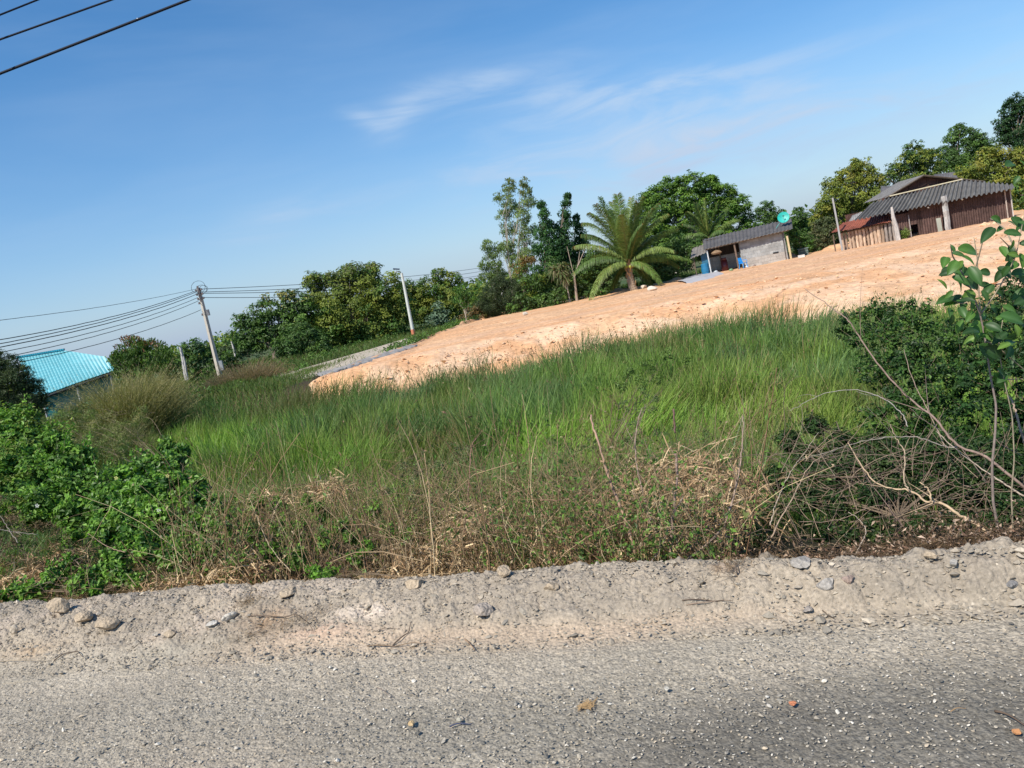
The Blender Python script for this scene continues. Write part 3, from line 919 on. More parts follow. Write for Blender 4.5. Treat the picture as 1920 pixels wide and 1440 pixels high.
# front strip of cement roofing: lower edge and upper edge follow the photo's run
g = Geo()
A = hv(1800, 373, -.7); B = hv(1602, 412, -.6); C_ = hv(1633, 381, 1.5); D_ = hv(1806, 338, 1.5)
corrugated(g, A, B, C_, D_, 24, .075, 8, (.14, .136, .13), jag=.14, sag=.05); g.build('front_roof', M['fibro'], house)
g = Geo(); corrugated(g, hv(1904, 353, -.7), A + (.02, 0, .0), D_ + (.02, 0, .0), hv(1899, 346, .6), 11, .07, 6, (.14, .136, .13), jag=.1); g.build('front_roof', M['fibro'], house)
g = Geo(); slab(g, D_ + (0, 0, .07), hv(1668, 368, 1.5), hv(1668, 368, 1.6) + (0, 0, .05), D_ + (0, .1, .12), .04, (.60, .52, .34)); g.build('flashing', M['metal'], house)
# gable block behind the strip
ga = hv(1727, 331, 2.3); gl = hv(1654, 372, 2.3); gr_ = hv(1830, 343, 2.3)
WL = float(gl[2] - Zb); WR = float(gr_[2] - Zb)
g = Geo()
w_ = lambda P: (P[2] - Zb)
uA = float((ga - HR) @ h1); uL = float((gl - HR) @ h1); uR = float((gr_ - HR) @ h1)
vG = 2.3
hA = float(ga[2] - Zb)
pl = [hp(uR, vG, 2.35), hp(uL, vG, 2.3), hp(uA, vG, hA)]
V = np.array([hp(uR, vG, 2.0), hp(uL, vG, 2.0), hp(uL, vG, WL), hp(uA, vG, hA - .05), hp(uR, vG, WR)])
V2 = V + h2 * .08
g.add(np.concatenate([V, V2]), [[0, 1, 6, 5]], [[0, 2, 1], [0, 3, 2], [0, 4, 3], [5, 6, 7], [5, 7, 8], [5, 8, 9]], (.10, .055, .045)); g.build('gable_wall', M['wood'], house)
for k in range(9):
    f = (k + 1) / 10; uu = uR * (1 - f) + uL * f
    top = min(WL, WR) + (hA - min(WL, WR) - .1) * (1 - abs(uu - uA) / (abs(uL - uA) if uu > uA else abs(uR - uA)))
    post('gable_batten', hp(uu, vG - .04, 2.1), hp(uu, vG - .04, top), .05, M['wood'], (.13, .08, .06), house)
g = Geo(); corrugated(g, hp(uA, vG - .45, hA + .06), hp(uA, vG + 4.5, hA + .06), hp(uL - .15, vG + 4.5, WL), hp(uL - .15, vG - .45, WL), 14, .03, 5, (.16, .155, .15)); g.build('gable_roof', M['fibro'], house)
g = Geo(); corrugated(g, hp(uA, vG - .45, hA + .06), hp(uA, vG + 4.5, hA + .06), hp(uR - .3, vG + 4.5, WR), hp(uR - .3, vG - .45, WR), 14, .03, 5, (.16, .155, .15)); g.build('gable_roof', M['fibro'], house)
for (P0, P1) in [(hp(uA, vG - .5, hA + .02), hp(uL - .1, vG - .5, WL - .04)), (hp(uA, vG - .5, hA + .02), hp(uR - .3, vG - .5, WR - .02))]:
    post('bargeboard', P0, P1, .10, M['wood'], (.11, .085, .065), house)
# posts in front of the wall
for px0, py0, px1, py1, dv, w, c, rg in [(1782, 432, 1771, 368, -.5, .30, (.40, .39, .37), .02), (1872, 412, 1864, 358, -.12, .08, (.42, .35, .30), 0), (1899, 408, 1892, 356, -.1, .08, (.5, .46, .42), 0),
                                  (1800, 410, 1796, 372, -.06, .05, (.35, .25, .2), 0), (1704, 446, 1694, 405, -.1, .07, (.30, .27, .26), 0)]:
    b = ground_pt(px0, py0, -.6); u = float((b - HR) @ h1)
    hgt = (at(px1, py1, (hp(u, dv, 0))[1])[2] - Zb)
    post('post', hp(u, dv, -.05), hp(u + .02, dv, min(hgt, 2.3)), w, M['wood'], c, house, rough=rg)
g = Geo(); slab(g, hp(4.42, -.08, .05), hp(4.72, -.14, .05), hp(4.72, -.05, .95), hp(4.42, -.03, .95), .02, (.40, .42, .36)); g.build('door_panel', M['paint'], house)
for px, py in [(1740, 389), (1804, 374)]:
    b = at(px, py, 51.6); g = Geo(); rock(g, b, .07, (1, 1, 1.1), (.75, .75, .7), rough=.1); tubes(g, [b + (0, 0, .06), b + (0, 0, .3)], [.008, .008], (.05, .05, .05), 4); g.build('light_bulb', M['paint'], house)
# roofs of the houses behind
for lb, q, Y0 in [('dark tiled roof peeping over the trees left of the gable', [(1650, 372), (1700, 366), (1684, 349), (1652, 349)], 66), ('small stretch of dark tiled roof above the gable ridge', [(1740, 345), (1800, 342), (1790, 322), (1752, 327)], 68)]:
    rb = empty('tiled_roof_house', ground_pt(q[0][0], q[0][1] + 90, -.6) * 0 + np.append(at(q[0][0], q[0][1], Y0)[:2], -.6), lb, 'house')
    P = [at(q[0][0], q[0][1], Y0), at(q[1][0], q[1][1], Y0 - .5), at(q[2][0], q[2][1], Y0 + 2.2), at(q[3][0], q[3][1], Y0 + 2.6)]
    g = Geo(); corrugated(g, P[0], P[1], P[2], P[3], 14, .03, 5, (.15, .145, .15)); g.build('roof', M['fibro'], rb)
    g = Geo(); c = (P[0] + P[1] + P[2] + P[3]) / 4; L_ = np.linalg.norm(P[1] - P[0]); hz = P[0][2] - .05 + .6
    box(g, np.array([c[0], c[1], -.6 + hz / 2]), (L_ * .85, 1.6, hz), (.22, .17, .13)); g.build('wall', M['wood'], rb)

# rusty lean-to roof and the slab fence under it
fence = empty('slab_fence', ground_pt(1630, 461, -.6), 'fence of weathered upright timber slabs at the left end of the long house', 'fence')
FA = ground_pt(1579, 470, -.6); FB = ground_pt(1682, 451, -.6); nS = 15
for k in range(nS):
    f = (k + .5) / nS; b = FA * (1 - f) + FB * f
    toph = at(1576 + 92 * f, 438 - 22 * f + random.uniform(-1.5, 1.5), b[1])[2]
    g = Geo(); w = random.uniform(.17, .235); du = unit(FB - FA)
    n = 7; zz = np.linspace(-.7, toph, n); wob = RN.normal(0, .012, n)
    q = []
    fr = unit(np.cross(du, (0, 0, 1.))); fr = fr if fr[1] < 0 else -fr
    L_ = np.array([[-w / 2, 0], [-w * .3, .08], [0, .11], [w * .3, .08], [w / 2, 0], [0, -.02]])
    P = np.array([[b + du * (lx + wob[i]) + fr * ly + np.array([0, 0, zz[i] - b[2]]) for lx, ly in L_] for i in range(n)])
    qd = [[i * 6 + j, i * 6 + (j + 1) % 6, (i + 1) * 6 + (j + 1) % 6, (i + 1) * 6 + j] for i in range(n - 1) for j in range(6)]
    g.add(P.reshape(-1, 3), qd, [[(n - 1) * 6, (n - 1) * 6 + j, (n - 1) * 6 + j + 1] for j in range(1, 5)], np.array((.55, .41, .30)) * random.uniform(.55, 1.15) if k < 12 else np.array((.33, .29, .26)) * random.uniform(.8, 1.1))
    g.build('slab', M['wood'], fence)
for zz in (-.2, .35):
    fr = fr
    post('rail', FA - fr * .06 + (0, 0, zz - FA[2]), FB - fr * .06 + (0, 0, zz - FB[2]), .07, M['wood'], (.2, .15, .12), fence)
lean = empty('rusty_lean_to', at(1620, 440, 55) * np.array([1, 1, 0]) + np.array([0, 0, -.6]), 'low lean-to with a rusty red corrugated metal roof behind the slab fence', 'lean-to')
g = Geo(); corrugated(g, at(1558, 436, 53.5), at(1670, 415, 52.0), at(1670, 400, 53.4), at(1580, 418, 55.2), 22, .02, 6, (.26, .085, .055), jag=.2, sag=.1); g.build('roof_sheet', M['rust'], lean)
g = Geo(); corrugated(g, at(1590, 418, 55.0), at(1630, 409, 54.6), at(1616, 397, 56.2), at(1598, 404, 56.2), 7, .03, 5, (.30, .29, .28), jag=.1); g.build('roof_sheet', M['fibro'], lean)
post('beam', at(1576, 437, 53.8), at(1670, 416, 52.1), .09, M['wood'], (.09, .07, .06), lean)
for px, py in [(1562, 440), (1668, 417), (1600, 425)]:
    P = at(px, py, 54.5 if px < 1650 else 52.6); post('support', (P[0], P[1], -.65), P, .09, M['wood'], (.12, .09, .07), lean)
# free standing posts
b = ground_pt(1578, 471, -.6); b[1] -= .15; tp = at(1561, 371, b[1])
g = Geo(); tubes(g, [b - (0, 0, .2), (b + tp) / 2, tp], [.085, .08, .075], (.33, .33, .33), 4); tag(g.build('concrete_post', M['concrete'], None, False, b), 'thin grey concrete post leaning up at the left corner of the slab fence', 'post')
b = ground_pt(1682, 452, -.6); b[1] -= .2; tp = at(1672, 388, b[1])
g = Geo(); P = np.array([b - (0, 0, .2), b * .6 + tp * .4 + (.03, 0, 0), b * .3 + tp * .7 - (.04, 0, 0), tp]); tubes(g, P, [.17, .14, .12, .07], (.48, .45, .42), 6); tag(g.build('wooden_post', M['wood'], None, False, b), 'stout bleached wooden post where the slab fence meets the house wall', 'post')

# ---- turquoise roofed house on the left
TY_ = 42.0
th_ = empty('turquoise_house', np.append(at(130, 760, TY_ + 2)[:2], -1.6), 'house with a turquoise ribbed metal roof and teal walls behind the bushes', 'house')
a0 = at(34, 671, TY_ + 5.5); a1 = at(119, 657, TY_ + 6.0); a2 = at(197, 669, TY_ + 5.2)
e0 = at(62, 748, TY_); e1_ = at(150, 716, TY_ + 1.0); e2_ = at(216, 694, TY_ + 1.8)
tealc = (.11, .38, .43)
g = Geo()
def tile_roof(g, A, B, C_, D, nc, nr, c):
    """roof of stepped ribbed tiles: A-B the eave, D-C the ridge"""
    A, B, C_, D = map(np.array, (A, B, C_, D)); nu = nc * 4 + 1; nv = nr * 3 + 1
    u = np.linspace(0, 1, nu)[:, None, None]; v = np.linspace(0, 1, nv)[None, :, None]
    P = (A * (1 - u) + B * u) * (1 - v) + (D * (1 - u) + C_ * u) * v
    n = unit(np.cross(B - A, D - A)); n = n if n[2] > 0 else -n
    P = P + n * (.018 * np.abs(np.sin(u * nc * math.pi)) - .10 * ((v * nr) % 1.0))
    cc = np.array(c)[None, None] * (1 + .14 * (fbm(u[..., 0] * 14 + v[..., 0] * 0, v[..., 0] * nr, 3, 4) - .5))[..., None]
    g.add(np.concatenate([P.reshape(-1, 3), (P - n * .06).reshape(-1, 3)]), np.concatenate([grid_quads(nu, nv), grid_quads(nu, nv)[:, ::-1] + nu * nv]), None, np.concatenate([cc.reshape(-1, 3)] * 2))
tile_roof(g, e0, e1_, a1, a0, 15, 15, tealc); tile_roof(g, e1_, e2_, a2, a1, 10, 15, tealc); g.build('roof', M['roof_teal'], th_)
g = Geo(); corrugated(g, a0, a1, a1 + (-1.5, 4.5, -1.8), a0 + (-1.5, 4.5, -1.8), 20, .03, 4, tealc); g.build('rear_roof', M['roof_teal'], th_)
g = Geo()
for k in range(22):
    f = k / 21; q = a0 * (1 - f) + a1 * f
    box(g, q + (0, 0, .06), (.12, .16, .10), (.02, .28, .38))
g.build('ridge_cap', M['roof_teal'], th_)
post('eave_board', e0 - (0, 0, .12), e2_ - (0, 0, .12), .12, M['wood'], (.03, .035, .04), th_)
ed = unit((e2_ - e0) * np.array([1, 1, 0])); en = np.array([-ed[1], ed[0], 0]); en = en if en[1] > 0 else -en
w0 = e0 + en * .8 + ed * .3; w1 = e2_ + en * .8 - ed * .2
def tp_(f, z): q = w0 * (1 - f) + w1 * f; return np.array([q[0], q[1], z])
g = Geo(); slab(g, tp_(0, -1.7), tp_(1, -1.7), tp_(1, w1[2] - .1), tp_(0, w0[2] - .0), .1, (.02, .22, .24)); g.build('wall', M['paint'], th_)
g = Geo(); slab(g, tp_(.26, -1.7) - en * .03, tp_(.44, -1.7) - en * .03, tp_(.44, .15) - en * .03, tp_(.26, .15) - en * .03, .05, (.22, .21, .20)); g.build('door', M['wood'], th_)
g = Geo(); slab(g, tp_(.08, -.9) - en * .03, tp_(.2, -.9) - en * .03, tp_(.2, .0) - en * .03, tp_(.08, .0) - en * .03, .05, (.03, .10, .14)); g.build('window', M['paint'], th_)
for f in (0.03, .5, .97):
    post('porch_post', tp_(f, -1.7) - en * .75, tp_(f, (e0 * (1 - f) + e2_ * f)[2] - .1) - en * .75, .10, M['concrete'], (.35, .36, .35), th_)
g = Geo(); c = at(152, 768, TY_ - 2.5); ta = np.array([1, 0, 0]); 
th = np.linspace(0, math.pi, 13); P = np.array([[c + np.array([math.cos(t) * .6, y_, math.sin(t) * .28]) for y_ in (-.3, .9)] for t in th])
g.add(P.reshape(-1, 3), grid_quads(13, 2), None, (.12, .55, .42)); g.add((P - (0, 0, .02)).reshape(-1, 3), grid_quads(13, 2)[:, ::-1], None, (.12, .5, .4))
aw = empty('water_tank', c * np.array([1, 1, 0]) + (0, 0, -1.7), 'mint green rounded cover low in front of the turquoise house', 'cover')
g.build('cover_sheet', M['plastic'], aw)
g = Geo(); box(g, c - (0, 0, .55), (1.1, 1.0, 1.08), (.42, .40, .38)); g.build('base', M['concrete'], aw)

# ---------------------------------------------------------------- poles and cables
pb = at(417, 722, 47.5); pt = at(372, 540, 47.5)
pole = empty('utility_pole', (pb[0], pb[1], -1.2), 'tall weathered concrete utility pole carrying many cables', 'utility pole')
g = Geo(); tubes(g, [(pb[0], pb[1], -1.2), (pb + pt) / 2, pt], [.16, .135, .11], (.50, .45, .38), 4); g.build('shaft', M['concrete'], pole)
for k, (dz, s_) in enumerate([(.12, -.17), (.12, .17), (.38, -.17), (.38, .17), (.64, -.17), (.64, .17), (.9, -.17), (1.6, -.15)]):
    c = pt + np.array([s_, -.04, -dz]); g = Geo(); tubes(g, [c - (0, 0, .06), c - (0, 0, .02), c + (0, 0, .02), c + (0, 0, .06)], [.045, .06, .045, .055], (.16, .12, .12), 8); g.build('insulator', M['paint'], pole)
g = Geo(); box(g, pt + (0, -.09, -.35), (.1, .05, .95), (.12, .1, .1)); g.build('rack', M['metal'], pole)
g = Geo(); box(g, pt + (.22, -.06, -1.55), (.16, .14, .36), (.18, .18, .19)); g.build('meter_box', M['metal'], pole)
g = Geo(); box(g, np.array([pb[0] + .25, pb[1] - .05, .35]), (.2, .14, .6), (.30, .32, .34)); g.build('switch_box', M['metal'], pole)
for k, (r_, o, ph) in enumerate([(.42, (0, 0, .05), 0), (.30, (.15, 0, -.12), 1), (.22, (.3, 0, -.1), 2)]):
    t = np.linspace(0, 2 * math.pi, 30); g = Geo()
    tubes(g, pt + np.array(o) + np.stack([np.cos(t) * r_, np.sin(t + ph) * .08, np.sin(t) * r_ * .9], 1), np.full(30, .011), (.02, .02, .022), 4); g.build('cable_loop', M['cable'], pole)


def cable(P0, P1, sag, r, label, group, n=40, col=(.02, .022, .026), wob=0):
    t = np.linspace(0, 1, n)[:, None]; P0 = np.array(P0); P1 = np.array(P1)
    P = P0 * (1 - t) + P1 * t - np.array([0, 0, 1.]) * 4 * sag * t * (1 - t)
    if wob: P = P + RN.normal(0, wob, (n, 3)) * (t > 0) * (t < 1)
    g = Geo(); tubes(g, P, np.full(n, r), col, 5)
    return tag(g.build('power_cable', M['cable'], None, True, P0), label, 'cable', group)


ordn = ['topmost', 'second', 'third', 'fourth', 'fifth', 'sixth', 'lowest']
for k, (yl, dz, r_, sg) in enumerate([(607, .03, .010, .25), (647, .12, .016, .45), (655, .20, .016, .45), (662, .34, .018, .45), (672, .55, .014, .5), (683, .75, .014, .5), (698, 1.3, .014, .5)]):
    cable(at(-60, yl, 26), pt + np.array([-.17, -.02, -dz]), sg * .6, r_, f'{ordn[k]} of the seven cables running left from the utility pole', 'cables left of the utility pole', wob=.003)
pb2 = at(941, 540, 86); pt2 = at(931, 496, 86)
far = empty('utility_pole', (pb2[0], pb2[1], -.7), 'distant white utility pole rising behind the shrubs beside the slender pale trees', 'utility pole')
g = Geo(); tubes(g, [(pb2[0], pb2[1], -.7), pt2], [.2, .15], (.75, .72, .66), 4); g.build('shaft', M['concrete'], far)
g = Geo(); box(g, pt2 + (0, 0, -.3), (.3, .25, .12), (.1, .1, .1)); g.build('insulator', M['metal'], far)
for k, (dz, dz2) in enumerate([(.10, .0), (.28, .35), (.36, .75), (.62, 1.2)]):
    cable(pt + np.array([.17, 0, -dz]), pt2 - np.array([0, 0, .1 + dz2]), .35 + .1 * k, .018, f'{["topmost", "second", "third", "lowest"][k]} of the four cables running right behind the trees from the utility pole', 'cables right of the utility pole')
for k, (a, b, r_) in enumerate([((-500, 238), (700, -268), .016), ((-500, 332), (700, -330 + 160), .016), ((-520, 345), (900, -222), .021)]):
    pass
for k, (p0, p1, r_, lb) in enumerate([((0, 28), (70, 0), .014, 'uppermost black cable crossing the top left corner of the sky'), ((0, 74), (208, 0), .015, 'middle black cable crossing the top left corner of the sky'), ((0, 138), (352, 0), .020, 'thickest black cable crossing the sky at the top left, lowest of the three')]):
    A = at(*p0, 12.0); B = at(*p1, 12.4); d = B - A; d /= np.linalg.norm(d)
    c_ = cable(A - d * 14, B + d * 16, .0, r_, lb, 'cables crossing the top left of the sky', 60, (.012, .016, .028))
    if k == 2:
        Q = at(258, 36, 12.3); g = Geo(); rock(g, Q, .028, (1, 1, 1), (.75, .75, .75)); o = g.build('splice', M['plastic'], c_, True, (0, 0, 0)); o.parent = c_; o.location = -c_.location

# solar street lamp beside the lane
lb_ = at(776, 630, 57.0); lt = at(753, 512, 57.0)
lamp = empty('street_lamp', (lb_[0], lb_[1], -.65), 'slim pale lamp post with a solar panel head and an orange painted foot', 'street lamp')
g = Geo(); tubes(g, [(lb_[0], lb_[1], -.7), (lb_ + lt) / 2, lt], [.13, .11, .085], (.60, .62, .56), 8); g.build('shaft', M['concrete'], lamp)
q = lb_ + (lt - lb_) * .07
g = Geo(); tubes(g, [(lb_[0], lb_[1], -.68), (lb_[0], lb_[1], -.1)], [.14, .135], (.62, .22, .12), 8); g.build('foot_band', M['paint'], lamp)
g = Geo(); tubes(g, [lt - (0, 0, .1), lt + (-.12, 0, .10), lt + (-.35, -.05, .22)], [.03, .03, .03], (.4, .4, .4), 6); g.build('arm', M['metal'], lamp)
g = Geo(); c = lt + np.array([-.30, -.05, .30]); slab(g, c + (-.24, -.18, .06), c + (.22, -.18, -.06), c + (.22, .18, .02), c + (-.24, .18, .14), .03, (.03, .035, .05)); g.build('solar_panel', M['metal'], lamp)
g = Geo(); box(g, lt + (-.36, -.06, .16), (.22, .12, .05), (.5, .5, .5)); g.build('lamp_head', M['paint'], lamp)
# two small weathered posts left
for (p0, p1, Y0, w, lb) in [((347, 700), (338, 650), 40, .09, 'crooked grey concrete stub standing beside the mango tree'), ((349, 697), (344, 668), 36.5, .05, 'thin bleached stake in front of the concrete stub'), ((440, 660), (434, 640), 62, .10, 'short far grey post behind the weeds right of the utility pole')]:
    A = at(*p0, Y0); B = at(*p1, Y0); A2 = A.copy(); A2[2] -= .35
    g = Geo(); tubes(g, [A2, A, A * .4 + B * .6 + (.02, 0, 0), B], [w, w, w * .9, w * .7], (.42, .40, .38), 4); tag(g.build('stub_post', M['concrete'], None, False, A2), lb, 'post')


# ---------------------------------------------------------------- vegetation
def crown_geo(lobes, leaf, dens, pal, spread=1.0, clump=.34, flat=1.0, droop=0.0, top=None, shell=.84, leaf_w=.5, up=.35):
    """leaves gathered in sub-clumps inside world-space lobes (x, y, z, r)"""
    g = Geo(); pal = np.array(pal)
    zs = [l[2] + l[3] for l in lobes]; zt = max(zs); zb = min(l[2] - l[3] for l in lobes)
    for (lx, ly, lz, r) in lobes:
        c = np.array([lx, ly, lz])
        nsub = max(int((1 / clump) ** 2 * dens * 3.0), 5)
        d = rdir(nsub); rad = r * shell * RN.uniform(.35, 1.08, (nsub, 1)) ** .6 * np.where(RN.random((nsub, 1)) < .12, 1.22, 1)
        sc = c + d * rad * np.array([1, 1, flat])
        rs = r * clump * RN.uniform(.75, 1.45, nsub)
        nl = np.maximum((rs / leaf) ** 2 * 11.0 * spread, 6).astype(int)
        idx = np.repeat(np.arange(nsub), nl); N = len(idx)
        dd = rdir(N); dd[:, 2] = np.where(RN.random(N) < .6, np.abs(dd[:, 2]), dd[:, 2]); 
        P = sc[idx] + dd * (rs[idx] * RN.uniform(.25, 1.1, N) ** .7)[:, None] * np.array([1, 1, flat * .8])
        nr = unit(dd * .8 + d[idx] * .4 + rdir(N) * .55 + np.array([0, 0, up]))
        ax = unit(np.cross(nr, rdir(N)) + np.array([0, 0, -droop]))
        ck = RN.integers(0, len(pal), nsub)
        col = pal[ck][idx] * RN.uniform(.78, 1.22, nsub)[idx][:, None] * RN.uniform(.8, 1.2, N)[:, None]
        if top is not None:
            tcol, th0 = top
            hgt = (P[:, 2] - zb) / (zt - zb); k = (hgt + RN.uniform(-.15, .15, N) > th0) & (RN.random(nsub)[idx] < .7)
            col[k] = np.array(tcol) * RN.uniform(.7, 1.2, (k.sum(), 1))
        leaves(g, P, ax, nr, leaf * RN.uniform(.7, 1.35, N), leaf * leaf_w * RN.uniform(.7, 1.2, N), col)
    return g


def limbs(base, lobes, r0, col, n=7, wob=.06, frac=1.0):
    g = Geo(); base = np.array(base); L = np.array([l[:3] for l in lobes])
    cen = L.mean(0); fork = base * .55 + cen * .45; fork[:2] = base[:2] * .8 + cen[:2] * .2
    t = np.linspace(0, 1, n)[:, None]
    h = np.linalg.norm(fork - base)
    P = base * (1 - t) + fork * t + RN.normal(0, wob * h * .3, (n, 3)) * np.sin(t * 3.1)
    tubes(g, P, r0 * (1.15 - .45 * t[:, 0]), col, 7)
    for l in lobes:
        if RN.random() > frac: continue
        e = np.array(l[:3]); s = P[-1 - int(RN.integers(0, 3))]
        mid = (s + e) / 2 + RN.normal(0, .06, 3) * np.linalg.norm(e - s) + np.array([0, 0, .08 * np.linalg.norm(e - s)])
        Q = s * (1 - t) ** 2 + 2 * mid * t * (1 - t) + e * t ** 2
        tubes(g, Q, r0 * (.55 - .45 * t[:, 0]), col, 5)
        for k in range(2):
            e2 = e + rdir(1)[0] * l[3] * .8; Q = mid * (1 - t) + e2 * t + RN.normal(0, .03, (n, 3))
            tubes(g, Q, r0 * (.28 - .22 * t[:, 0]), col, 4)
    return g


def plant(name, label, cat, group, base, Y, pxl, leaf, dens, pal, r0=.15, bark=(.20, .16, .12), mat='leaf', trunk='trunk', crown='crown', depth=.5, zbase=-.75, **kw):
    """pxl: crown lobes as photo pixels and pixel radius, placed at distance Y with real depth"""
    b = at(base[0], base[1], Y); b[2] = zbase
    lobes = []; pxl = [(l[0], l[1], l[2] * 1.12) + tuple(l[3:]) for l in pxl]
    for i, l in enumerate(pxl):
        dy = l[3] if len(l) > 3 else (random.uniform(-.5, .5) * depth * 2 * l[2] / FPX * Y)
        p = at(l[0], l[1], Y + dy); lobes.append((p[0], p[1], p[2], l[2] / FPX * Y))
    t = empty(name, b, label, cat, group)
    crown_geo(lobes, leaf, dens, pal, **kw).build(crown, M[mat], t)
    limbs(b, lobes, r0, bark).build(trunk, M['bark'], t)
    return t


G_T = 'trees and tall shrubs behind the earth fill'
G_R = 'trees standing behind the long house'
DK = [(.045, .090, .024), (.058, .112, .030), (.075, .13, .035)]
MD = [(.075, .145, .03), (.10, .175, .036), (.060, .115, .026)]
OL = [(.155, .19, .032), (.19, .22, .038), (.12, .16, .03)]
YL = [(.20, .22, .035), (.16, .20, .04), (.25, .24, .045)]
PG = [(.17, .25, .075), (.13, .20, .06), (.22, .30, .09)]
DK, MD, OL, YL = [[tuple(v * k_ for v in c) for c in L_] for L_, k_ in ((DK, 1.30), (MD, 1.35), (OL, 1.28), (YL, 1.15))]
FR = [(.09, .19, .03), (.12, .24, .04), (.06, .13, .025)]

plant('flowering_tree', 'open-branched tree with pale yellow flower sprays at the left end of the tree row', 'tree', G_T, (515, 670), 61,
      [(480, 603, 30), (500, 578, 22), (545, 575, 28), (520, 615, 32), (466, 628, 26), (447, 602, 14), (560, 600, 32), (540, 558, 16), (500, 640, 30), (455, 640, 18), (575, 570, 20)],
      .26, 1.1, DK + MD, r0=.2, top=((.34, .32, .10), .86), clump=.33)
plant('bushy_tree', 'broad dense olive green tree left of the lamp post, the biggest of the row', 'tree', G_T, (665, 650), 64,
      [(620, 555, 44), (668, 545, 46), (720, 555, 42), (600, 592, 42), (655, 598, 52), (715, 600, 42), (640, 524, 26), (695, 518, 24), (752, 592, 26), (590, 530, 22), (640, 640, 34), (700, 628, 34), (745, 560, 28), (745, 620, 24), (610, 640, 26)],
      .24, 1.3, OL + OL + MD, r0=.3, top=((.15, .17, .07), .9), clump=.30)
plant('dense_bush', 'dark low bush in front of the flowering tree, touching the grass verge', 'bush', G_T, (565, 680), 57,
      [(548, 640, 28), (580, 638, 28), (560, 660, 22), (602, 655, 18), (530, 655, 18), (565, 615, 16)], .2, 1.3, DK + MD, r0=.08, clump=.32)
plant('bushy_tree', 'rounded yellowish green tree right of the lamp post', 'tree', G_T, (825, 605), 72,
      [(806, 545, 30), (835, 555, 30), (848, 528, 18), (800, 575, 28), (822, 516, 14), (775, 560, 24), (850, 575, 24), (780, 590, 24), (833, 590, 22), (765, 540, 16)], .25, 1.2, OL + YL[:1] + MD, r0=.2, clump=.32)
plant('young_tree', 'small thin trunked tree with bright green drooping leaves beside the lane', 'tree', G_T, (875, 606), 60,
      [(868, 546, 14), (880, 558, 12), (860, 562, 11), (872, 570, 9)], .24, .9, FR + MD[:1], r0=.05, bark=(.45, .38, .30), droop=.8, clump=.42, leaf_w=.38)
plant('silver_shrub', 'blue-green silvery shrub at the foot of the trees right of the lamp post', 'shrub', G_T, (826, 612), 62,
      [(822, 582, 14), (834, 594, 14), (815, 600, 14), (842, 605, 11)], .26, 1.0, [(.13, .20, .13), (.10, .16, .10), (.16, .24, .15)], r0=.04, clump=.4)
plant('dry_shrub', 'orange-brown withering shrub behind the small young tree', 'shrub', G_T, (895, 612), 63,
      [(880, 590, 11), (898, 585, 13), (910, 595, 13), (868, 600, 9)], .2, .9, [(.17, .11, .035), (.12, .12, .03), (.20, .13, .05)], r0=.04, clump=.4)
plant('feathery_bush', 'large feathery grey-green bush at the left end of the orange fill', 'bush', G_T, (950, 594), 63,
      [(925, 560, 28), (962, 558, 32), (942, 532, 22), (990, 568, 22), (908, 575, 18), (955, 582, 24), (985, 545, 16), (925, 585, 16)], .17, 1.4, [(.055, .085, .035), (.075, .105, .04), (.05, .075, .03)], r0=.1, clump=.30, leaf_w=.3, droop=.4)
plant('eucalyptus_tree', 'tallest slender pale tree with a thin see-through crown, the left of the tall pair', 'tree', G_T, (968, 590), 67,
      [(955, 350, 15), (948, 372, 17), (962, 390, 15), (945, 405, 14), (955, 430, 17), (960, 458, 16), (945, 470, 12), (968, 490, 18)], .19, 1.0, PG, r0=.10, bark=(.36, .32, .27), top=((.17, .20, .045), .84), droop=.7, clump=.36, leaf_w=.34)
plant('eucalyptus_tree', 'slender pale tree with a see-through crown, the right of the tall pair', 'tree', G_T, (985, 590), 66,
      [(983, 342, 10), (985, 360, 13), (990, 384, 15), (980, 408, 16), (992, 428, 15), (984, 452, 16), (990, 478, 16), (975, 505, 16)], .19, 1.05, PG, r0=.10, bark=(.36, .32, .27), top=((.17, .20, .045), .80), droop=.7, clump=.36, leaf_w=.34)
plant('eucalyptus_tree', 'shorter pale green sapling-like tree leaning at the left of the tall slender pair', 'tree', G_T, (935, 590), 68,
      [(914, 462, 12), (922, 480, 14), (908, 498, 12), (930, 500, 13), (936, 465, 10), (918, 515, 13), (940, 525, 14), (905, 520, 8)], .19, 1.2, PG, r0=.06, bark=(.36, .32, .27), droop=.6, clump=.38, leaf_w=.34)
plant('columnar_tree', 'dark green narrow leafy spire nearest the tall pale pair', 'tree', G_T, (1030, 575), 64,
      [(1015, 385, 8), (1020, 400, 11), (1022, 420, 12), (1030, 438, 13), (1012, 440, 12), (1022, 462, 15), (1008, 470, 12), (1035, 480, 18), (1020, 500, 20), (1040, 520, 20), (1010, 530, 16)], .32, 2.0, [(.045, .125, .038), (.07, .165, .045)], r0=.09, droop=.5, clump=.42, leaf_w=.3)
plant('columnar_tree', 'dark green leafy spire rising highest between the two lower spires', 'tree', G_T, (1052, 575), 65,
      [(1064, 370, 7), (1062, 384, 10), (1060, 402, 11), (1062, 420, 12), (1056, 440, 15), (1045, 458, 17), (1062, 462, 16), (1050, 485, 20), (1040, 425, 10), (1060, 505, 20), (1045, 525, 22), (1068, 480, 16)], .32, 2.0, [(.035, .10, .032), (.055, .135, .04)], r0=.1, droop=.5, clump=.42, leaf_w=.3)
plant('columnar_tree', 'low dark green spire close to the left fronds of the big coconut palm', 'tree', G_T, (1085, 570), 66,
      [(1080, 410, 7), (1084, 425, 10), (1088, 442, 11), (1084, 460, 13), (1096, 455, 9), (1080, 480, 16), (1095, 490, 14)], .32, 2.0, [(.035, .10, .032), (.06, .14, .04)], r0=.08, droop=.5, clump=.42, leaf_w=.3)
